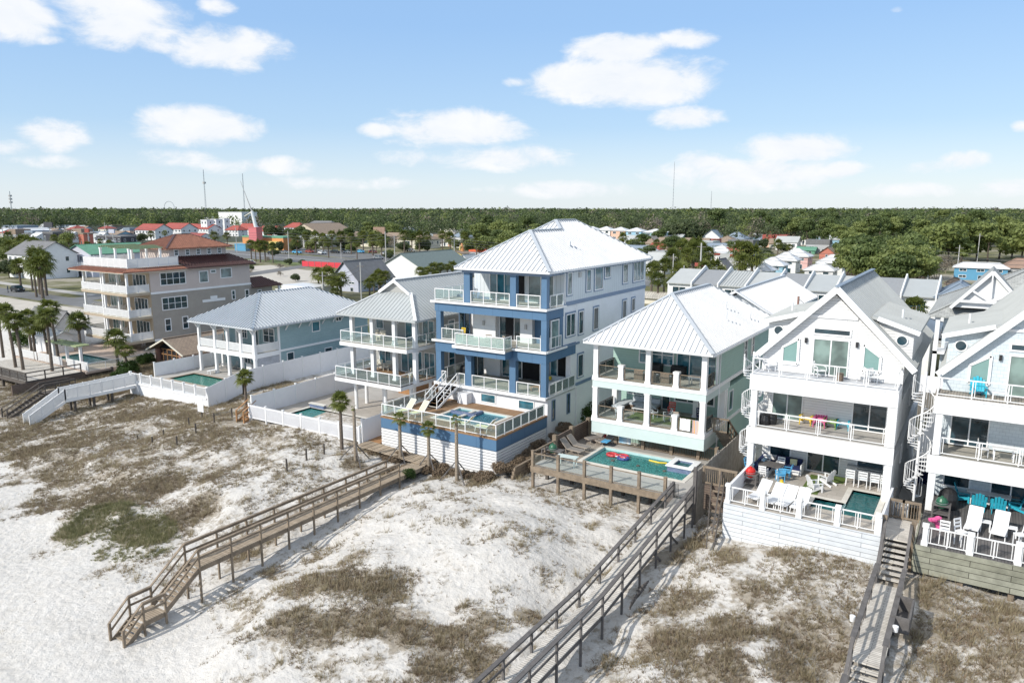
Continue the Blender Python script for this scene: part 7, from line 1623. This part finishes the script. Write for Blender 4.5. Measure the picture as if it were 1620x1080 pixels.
for (px,pb,ptp,w,_),l in zip(poles, pw):
    c = atz(px, pb, .5); k = (c-CAM).dot(_fw)/FL; h = (pb-ptp)*k; P = thing('utility_pole', l, 'pole', tuple(c)); P['group'] = 'utility poles of the town'
    m = MB(); m.cyl((c.x,c.y,0),(c.x,c.y,.5+h),max(.14,w*.45),max(.1,w*.32),8); m.build('pole', GALV, P); m = MB(); m.box(c.x-1,c.x+1,c.y-.07,c.y+.07,h-.4,h-.25); m.build('crossarm', WDG, P); PT.append(Vector((c.x,c.y,h)))
    if 'transformer' in l: m = MB(); m.cyl((c.x+.3,c.y-.3,h*.55),(c.x+.3,c.y-.3,h*.55+.9),.3); m.build('transformer', GALV, P)
    if 'banners' in l: m = MB(); m.box(c.x-1.3,c.x+1.3,c.y-.05,c.y,h*.62,h*.62+.8); m.build('banner', RRED, P)
def wire(a, b, sag, label, n=3):
    m = MB()
    for k in range(n):
        o = Vector((0,0,-.9*k-.2)); m.tube([a.lerp(b, t/8)+o-Vector((0,0,4*sag*(t/8)*(1-t/8))) for t in range(9)], .045, 4)
    solo(m, 'power_line', WIRE, label, 'power line', tuple(a))
wire(PT[2], PT[0], 1.2, 'power lines from the highway pole to the tall pale pole'); wire(PT[0], PT[3], 1.2, 'power lines from the tall pale pole to the pavilion pole'); wire(PT[3], PT[5], 2.0, 'long power lines passing behind the tall roof to the palm trees'); wire(PT[5], PT[6], 1.6, 'power lines crossing in front of the pines', 4); wire(PT[6], PT[6]+Vector((60,5,0)), 1.0, 'power lines leaving the thick pale pole to the right'); wire(PT[7], PT[8], .8, 'wires between the transformer pole and the thin pole', 2); wire(PT[17], PT[18], 1.0, 'power lines above the shops at the far left'); wire(PT[18], PT[2], 1.4, 'power lines running right to the highway pole')
sp_ = thing('roof_mast', 'slim dark service pole with a drooping cable beside the broad white roof', 'pole', (-13.6,68.5,9)); m = MB(); m.cyl((-13.9,68,1),(-13.9,68,12.4),.10,.09,8); m.build('pole', BRICK, sp_); m = MB(); m.tube([(-13.9,68,12.2),(-12.6,68,11.2),(-11.3,68,11.4)], .02, 4); m.build('cable', WIRE, sp_)
# ---- person in the far street
def person(loc, label):
    me = bpy.data.meshes.new('person'); o = bpy.data.objects.new('person', me); COL.objects.link(o)
    V = [(0,0,.95),(0,0,1.2),(0,0,1.42),(0,0,1.52),(0,0,1.66),(-.1,0,.9),(-.12,.05,.5),(-.12,0,.06),(-.12,-.12,.03),(.1,0,.9),(.13,-.06,.5),(.15,.05,.06),(.15,-.07,.03),(-.19,0,1.4),(-.25,.02,1.12),(-.24,-.06,.88),(.19,0,1.4),(.25,.02,1.12),(.24,-.08,.88)]
    Eg = [(0,1),(1,2),(2,3),(3,4),(0,5),(5,6),(6,7),(7,8),(0,9),(9,10),(10,11),(11,12),(2,13),(13,14),(14,15),(2,16),(16,17),(17,18)]
    R_ = [.13,.13,.12,.06,.11,.09,.06,.045,.035,.09,.06,.045,.035,.055,.045,.035,.055,.045,.035]
    me.from_pydata(V, Eg, []); md = o.modifiers.new('s', 'SKIN'); 
    for i, v in enumerate(me.skin_vertices[0].data): v.radius = (R_[i], R_[i]*.85)
    me.skin_vertices[0].data[0].use_root = True; o.modifiers.new('u', 'SUBSURF').levels = 1; me.materials.append(DENIM)
    o.location = loc; return tag(o, label, 'person')
p = atz(13,463,.5); person((p.x,p.y,.5), 'person in dark clothes standing in the street at the far left')
# ================================================================== TREES OF THE TOWN AND THE WOOD
protoP = [palm(100+i, h, 2.35, TRUNK, (0,0), 34, .2, dead=10, lf=9) for i, h in enumerate((5.2, 6.4, 4.0))]
def town_palms():
    zones = [('palm tree in the grove behind the tall blue and white house', [(1030,470,6),(1050,468,7),(1062,452,7),(1072,440,8),(1085,455,8),(1095,445,8),(1108,440,8),(1118,450,8),(1128,466,6),(1040,480,5),(1060,488,5),(1075,476,6),(1092,484,5),(1112,476,7),(1124,480,5),(1035,452,5),(1140,462,5),(1100,430,8),(1080,432,8)]),
      ('palm tree beside the turquoise condo and the grey townhouses', [(1168,455,9),(1178,452,9),(1188,455,8),(1172,462,7),(1195,448,6)]),
      ('palm tree around the highway and the amusement strip', [(398,412,6),(405,414,6),(412,415,6),(420,414,6),(432,416,6),(500,400,7),(512,402,7),(526,400,8),(540,398,7),(556,402,7),(575,400,8),(590,404,7),(640,402,8),(652,400,7),(664,400,7),(676,398,7),(700,400,8),(712,402,7),(735,398,7),(754,404,6),(604,406,6),(520,408,6),(565,410,6),(470,404,6),(485,398,7)]),
      ('palm tree of the dense clump left of the green roofed house', [(42,430,9),(52,432,9),(60,436,8),(68,434,8),(30,428,6),(20,425,7),(75,440,7)]),
      ('palm tree beside the street behind the left hand roof', [(34,460,6),(52,460,6),(64,466,8),(74,468,8),(58,470,7),(68,472,7)]),
      ('palm tree between the violet and white inland houses', [(505,468,8),(512,472,7.5),(520,470,8),(527,476,7),(534,478,7),(540,474,7),(532,486,5),(592,464,6),(600,460,6),(610,460,6),(603,468,5),(585,470,5),(665,452,6),(676,450,6),(686,448,6.5),(697,446,6.5),(708,444,6),(716,442,6),(690,454,5),(672,456,5)]),
      ('palm tree at the foot of the tan house', [(186,572,4),(200,580,3)]),
      ('palm tree behind the gabled houses', [(1440,548,5.5),(1410,455,5)]),
      ('palm tree among the far shops on the left', [(88,398,6),(160,400,5),(140,402,4),(175,404,5),(110,398,5),(15,392,6),(240,388,6),(262,386,6),(340,392,6),(360,392,6)]),
      ('palm tree between the condos and cottages on the right', [(1328,430,7),(1248,412,5),(1230,405,5),(1150,408,5),(1165,404,5),(1180,410,5),(1050,412,6),(1038,408,6),(985,396,6),(1010,398,6),(1130,402,5),(1095,412,6)])]
    for lab, pts in zones:
        for i, (px, py, h) in enumerate(pts):
            k = i % 3; h = h*.62 if 'violet' in lab else h; p = atz(px, py, .5); pr = protoP[k]; s = h/(5.2,6.4,4.0)[k]
            o = place(pr, (p.x,p.y,gz(p.x,p.y) if p.y < 75 else .5), rnd.random()*6, lab, lab.replace('palm tree','palms'), (max(.7,min(1.5,s**.7)),)*2+(s,))
town_palms()
pine = [tree(200+i, 'pine', 15, 9.5, (PINEF, BRTF, PINEF)[i], 230, .34, 'pine_tree') for i in range(3)]
oak = [tree(220+i, 'oak', 10, 12, (OAKF, BRTF)[i], 200, .36, 'oak_tree') for i in range(2)]
bare = tree(240, 'oak', 9, 9, BAREF, 60, .2, 'bare_tree', BARKG); maro = tree(241, 'oak', 9, 9, MAROF, 120, .3, 'maroon_tree')
def put(prs, px, py, h, h0, lab, grp, z=.5, i=0):
    p = atz(px, py, z); s = h/h0; return place(prs, (p.x,p.y,z-.2), rnd.random()*6, lab, grp, s*rnd.uniform(.92,1.08))
n = 0
# the dense pine stand behind the townhouses
for px, py in [(1345,470),(1358,476),(1372,480),(1388,482),(1402,484),(1418,486),(1434,484),(1448,480),(1350,455),(1365,458),(1380,462),(1396,464),(1412,466),(1428,466),(1442,462),(1352,442),(1370,444),(1388,446),(1406,448),(1424,448),(1440,446),(1362,430),(1384,432),(1408,432),(1430,432),(1340,462),(1340,440),(1456,470)]:
    put(pine[(1,1,0)[n % 3]], px, py, 10.5+1.5*rnd.random(), 15, 'pine tree in the dense bright stand behind the grey townhouses', 'pines of the stand behind the townhouses'); n += 1
for px, py in [(1398,480),(1436,470),(1460,456),(1478,440),(1496,432)]: put(bare, px, py, 7, 9, 'bare grey tree at the edge of the pine stand', 'bare trees by the pine stand')
for px, py, h in [(1500,420,15),(1520,415,17),(1545,412,17),(1562,418,14),(1480,410,16),(1580,410,16),(1600,408,17),(1460,404,16),(1615,415,15)]: put(pine[1] if n % 2 else oak[1], px, py, h, 15 if n % 2 else 10, 'tall spreading tree behind the bright blue house', 'spreading trees at the right'); n += 1
for px, py, h in [(1330,405,13),(1300,398,14),(1275,395,15),(1255,392,15),(1235,386,15),(1215,380,14),(1195,378,15),(1175,374,15),(1155,372,14),(1352,402,15),(1370,400,16),(1390,396,15),(1410,395,16),(1430,394,15),(1450,392,16),(1345,415,12)]: put(pine[n % 3], px, py, h, 15, 'pine tree in the row behind the cottages on the right', 'pines behind the right hand cottages'); n += 1
for px, py, h in [(1065,385,12),(1078,388,13),(1090,386,12),(1104,384,12),(1118,378,12),(1084,380,13),(1050,378,11)]: put(oak[0], px, py, h, 10, 'dark spreading oak right of the pastel townhouses', 'dark oaks by the pastel townhouses')
for px, py, h in [(915,384,14),(905,378,15),(1000,396,7),(1006,400,7),(975,396,5),(960,376,14),(985,374,14),(1005,374,15),(1030,376,14)]: put(oak[n % 2], px, py, h, 12, 'tree standing among the pastel townhouses', 'trees by the pastel townhouses'); n += 1
put(maro, 906, 372, 12, 9, 'maroon leaved tree just right of the tall roof', None)
for px, py, h in [(840,398,12),(820,400,11),(800,402,10),(785,398,10),(770,404,9),(755,392,10),(812,385,13),(835,380,14),(790,380,14),(768,378,15),(762,384,13),(850,392,12),(745,400,7),(828,410,7),(600,392,10),(612,390,9),(620,380,12),(585,386,12)]: put(pine[n % 3] if n % 2 else oak[1], px, py, h, 15 if n % 2 else 10, 'green tree left of the tall white hipped roof, before the wood', 'trees left of the tall roof'); n += 1
for px, py, h in [(15,440,6),(6,404,9),(25,406,8),(40,408,8),(55,400,7),(5,414,7),(20,398,8),(108,392,9),(120,398,5),(100,402,7),(185,404,6),(200,398,5),(430,380,11),(420,376,10),(225,384,7),(270,392,5),(305,396,5)]: put(oak[n % 2], px, py, h*.9, 10, 'rounded bushy tree among the shops on the left', 'bushy trees among the left hand shops'); n += 1
for px, py, h in [(114,388,10),(300,350,12),(470,392,6),(625,394,7)]: put(bare, px, py, h, 9, 'pale bare tree among the distant buildings', 'bare trees in the town')
for i in range(70):
    px = 425+335*rnd.random(); py = 376+24*rnd.random()
    put([oak[0],oak[1],pine[0],bare][min(3,int(rnd.random()*3.3))], px, py, rnd.uniform(4.5,8), 12, 'small tree in the planted grounds of the amusement strip', 'small trees of the amusement strip')
for i in range(60):
    px = 1000+250*rnd.random(); py = 388+40*rnd.random()
    put([oak[0],oak[1],pine[0]][i % 3], px, py, rnd.uniform(4,8), 13, 'bushy garden tree between the inland houses on the right', 'garden trees between the inland houses')
for i in range(50):
    px = 1020+600*rnd.random(); py = 352+34*rnd.random()
    put([pine[0],pine[1],pine[2],bare][i % 4], px, py, rnd.uniform(13,19), 15, 'tall pine standing clear before the far wood', 'tall pines before the far wood')
for i in range(40):
    px = 380+300*rnd.random(); py = 404+50*rnd.random()
    if 478 < px < 640 and py > 425: continue
    put([oak[0],oak[1],bare][i % 3], px, py, rnd.uniform(2,4.5), 12, 'low bush on the verges behind the tan house', 'low bushes on the verges')
for px, py, h in [(450,474,2.0),(465,476,2.2),(480,478,2),(497,480,2.2),(1040,482,1.6),(1090,492,1.6)]:
    o = None
shr = tree(260, 'shrub', 2.2, 3.4, SHRF, 260, .09, 'shrub'); 
for px, py, z, s, l in ((448,478,.5,1.3,'green hedge shrub left of the white flat roofed porch building'),(470,480,.5,1.3,'green hedge shrub below the white flat roofed porch building'),(920,662,1.4,.9,'dark green shrub in the gap between the tall house and the mint house'),(912,655,1.4,.8,'smaller green shrub against the tall white wall'),(648,752,.6,.35,'low green palmetto beside the long tan boardwalk'),(205,590,-.3,.9,'green shrub against the dark wall below the tan house'),(190,600,-.3,.8,'low shrub at the foot of the tan house yard'),(230,575,0,.8,'shrub before the brick cottage'),(40,545,0,1.2,'dark shrub under the left hand palms')):
    p = atz(px, py, z); place(shr, (p.x,p.y,z-.2), rnd.random()*6, l, None, s)
dsc = tree(270, 'shrub', .8, 1.6, DRYR, 420, .035, 'dry_shrub')
k_ = 0
for x, y in [(-40.2,41.9),(-38.6,41.7),(-37.4,41.9),(-34.6,42.0),(-33.3,41.9),(-32.2,42.1),(-31.0,42.0),(-30.0,42.0),(-29.2,41.9),(-28.4,42.6),(-28.2,43.8),(-28.3,45.2),(-28.2,46.6),(-28.3,48.2),(-28.2,50),(-28.3,52),(-27.9,43.2),(-27.9,44.6),(-35.9,40.6),(-37.0,39.8)]:
    place(dsc, (x,y,gz(x,y)-.15+(.5 if x > -28.6 else 0)), rnd.random()*6, 'dry russet shrub along the foot of the white slatted deck skirt', 'dry shrubs along the slatted skirt', rnd.uniform(.8,1.25))
# ---- filler buildings of the town
fw_m = [W, CREAM, W, GYW, SB, VW, W, MATS['peach_wall']]; fr_m = [RTN, RW, RDK, RG, RSL, RTN, RRED, RG]
def filler(zone, n, y0, y1, x0, x1, lab, sc=1):
    for i in range(n):
        px = x0+(x1-x0)*(i+rnd.random())/n; py = y0+(y1-y0)*rnd.random(); k = 20/((py-329.5)/FL*1.0)  # distance
        w_ = rnd.uniform(9,17)*FL/k*sc
        H(px-w_/2, px+w_/2, py, rnd.uniform(2.8,4.5)*FL/k, rnd.uniform(1.8,3.2)*FL/k, rnd.uniform(.6,1.1), fw_m[i % 8], fr_m[(i*5+zone) % 8], ('gable','hip','gable','flat')[i % 4], lab, win=1, ridge='xy'[i % 2])['group'] = lab.replace('building', 'buildings').replace('house', 'houses')
filler(1, 32, 364, 384, 0, 205, 'small distant building among the shops on the far left')
filler(2, 18, 374, 392, 440, 760, 'small distant building in the grounds across the highway')
filler(3, 22, 380, 402, 1000, 1340, 'small distant house among the trees on the right', 1.0)
filler(4, 12, 404, 432, 1010, 1180, 'low house among the palms behind the tall house', .8)
filler(5, 12, 360, 376, 1040, 1620, 'pale house glimpsed between the pines of the wood', 1.1)
for i in range(16):
    mt = (W, BLK, STEEL, SKYB, RRED)[i % 5]
    c_ = car(mt); p = atz(20+30*i+rnd.uniform(-8,8) if i < 6 else 430+20*(i-6), 392+6*rnd.random() if i < 6 else 399+4*rnd.random(), .55); place(c_, (p.x,p.y,.56), 1.5+rnd.uniform(-.2,.2), 'small distant parked car near the shops and the amusement strip', 'distant parked cars')
# ---- the far wood
def wood():
    r = np.random.default_rng(5); Q = []; cen = []
    def add(px, D_, h, w, per, s):
        d = ray(px, 400); d = Vector((d.x,d.y,0)).normalized(); x, y = d.x*D_, d.y*D_; cen.append((x,y,h,w,per,s))
    for row in range(46):
        D0 = 430+row*22*(1+row*.035); n_ = int(200 if row < 12 else 150)
        for i in range(n_):
            px = -60+1740*(i+r.random())/n_; 
            base = 1.0
            if px < 560 and D0 < 700: continue
            if px < 900 and D0 < 500: continue
            if r.random() < .34 and row < 8: continue
            h = r.normal(15.2, 1.5) if row > 3 else r.normal(11.8, 2.4); h += min(3.4, D0*.0014)
            w = r.uniform(8, 13)*(1+D0/2500)
            if D0 > 900: h += r.random()**3*3
            h += 3.0*noise.noise(Vector((px*.011, D0*.004, 2.)))+2.0*noise.noise(Vector((px*.05, D0*.01, 5.)))
            add(px, D0*(1+.04*r.normal()), h, w, 230 if row < 5 else (110 if row < 14 else 34), .36 if row < 5 else (.55 if row < 14 else 1.3))
    groups = {0:[],1:[],2:[],3:[]}
    for (x,y,h,w,per,s) in cen:
        z0 = h*.42; d = r.normal(size=(per,3)); d /= np.linalg.norm(d,axis=1)[:,None]; d[:,2] = np.abs(d[:,2])*1.0-.28*r.random(per)
        lump = 1+.25*np.sin(3*np.arctan2(d[:,1],d[:,0])+r.random()*6)
        p = d*np.stack([w/2*lump,w/2*lump,np.full(per,h-z0)],1)*(.72+.32*r.random(per))[:,None]+np.array([x,y,z0+.5])
        a, b = facing(r, d, .5)
        sz = (s*(.7+.7*r.random(per)))[:,None]
        q = np.stack([p-a*sz-b*sz*.7, p+a*sz-b*sz*.7, p+a*sz+b*sz*.7, p-a*sz+b*sz*.7], 1)
        g = r.random(); k = 0 if g < .50 else (1 if g < .80 else (2 if g < .94 else 3)); groups[k].append(q)
    for k, mt in enumerate((OAKF, PINEF, BRTF, BAREF)):
        me = quadmesh('wood', np.concatenate(groups[k]), mt); o = link(me, 'wood'); o['kind'] = 'stuff'; o['category'] = 'wood'
        o['label'] = ('dark green trees of the far wood reaching the horizon','mid green pines of the far wood reaching the horizon','bright green crowns scattered through the far wood','bare greyish crowns scattered through the far wood')[k]
    m = MB(); R1, R2 = 470, 7000
    fl = M('wood_floor', (.045,.055,.03), .95, .3, .02)
    a = [radians(t) for t in range(-75, 16, 3)]
    for i in range(len(a)-1): m.add([(sin(a[i])*R1,cos(a[i])*R1,.56),(sin(a[i+1])*R1,cos(a[i+1])*R1,.56),(sin(a[i+1])*R2,cos(a[i+1])*R2,.56),(sin(a[i])*R2,cos(a[i])*R2,.56)][::-1],[(0,1,2,3)])
    struct(m, 'woodland_floor', fl)
wood()
grass()
# tidy: drop helpers' private properties
for o in bpy.data.objects:
    for k in ('_o','_used'):
        if k in o.keys(): del o[k]
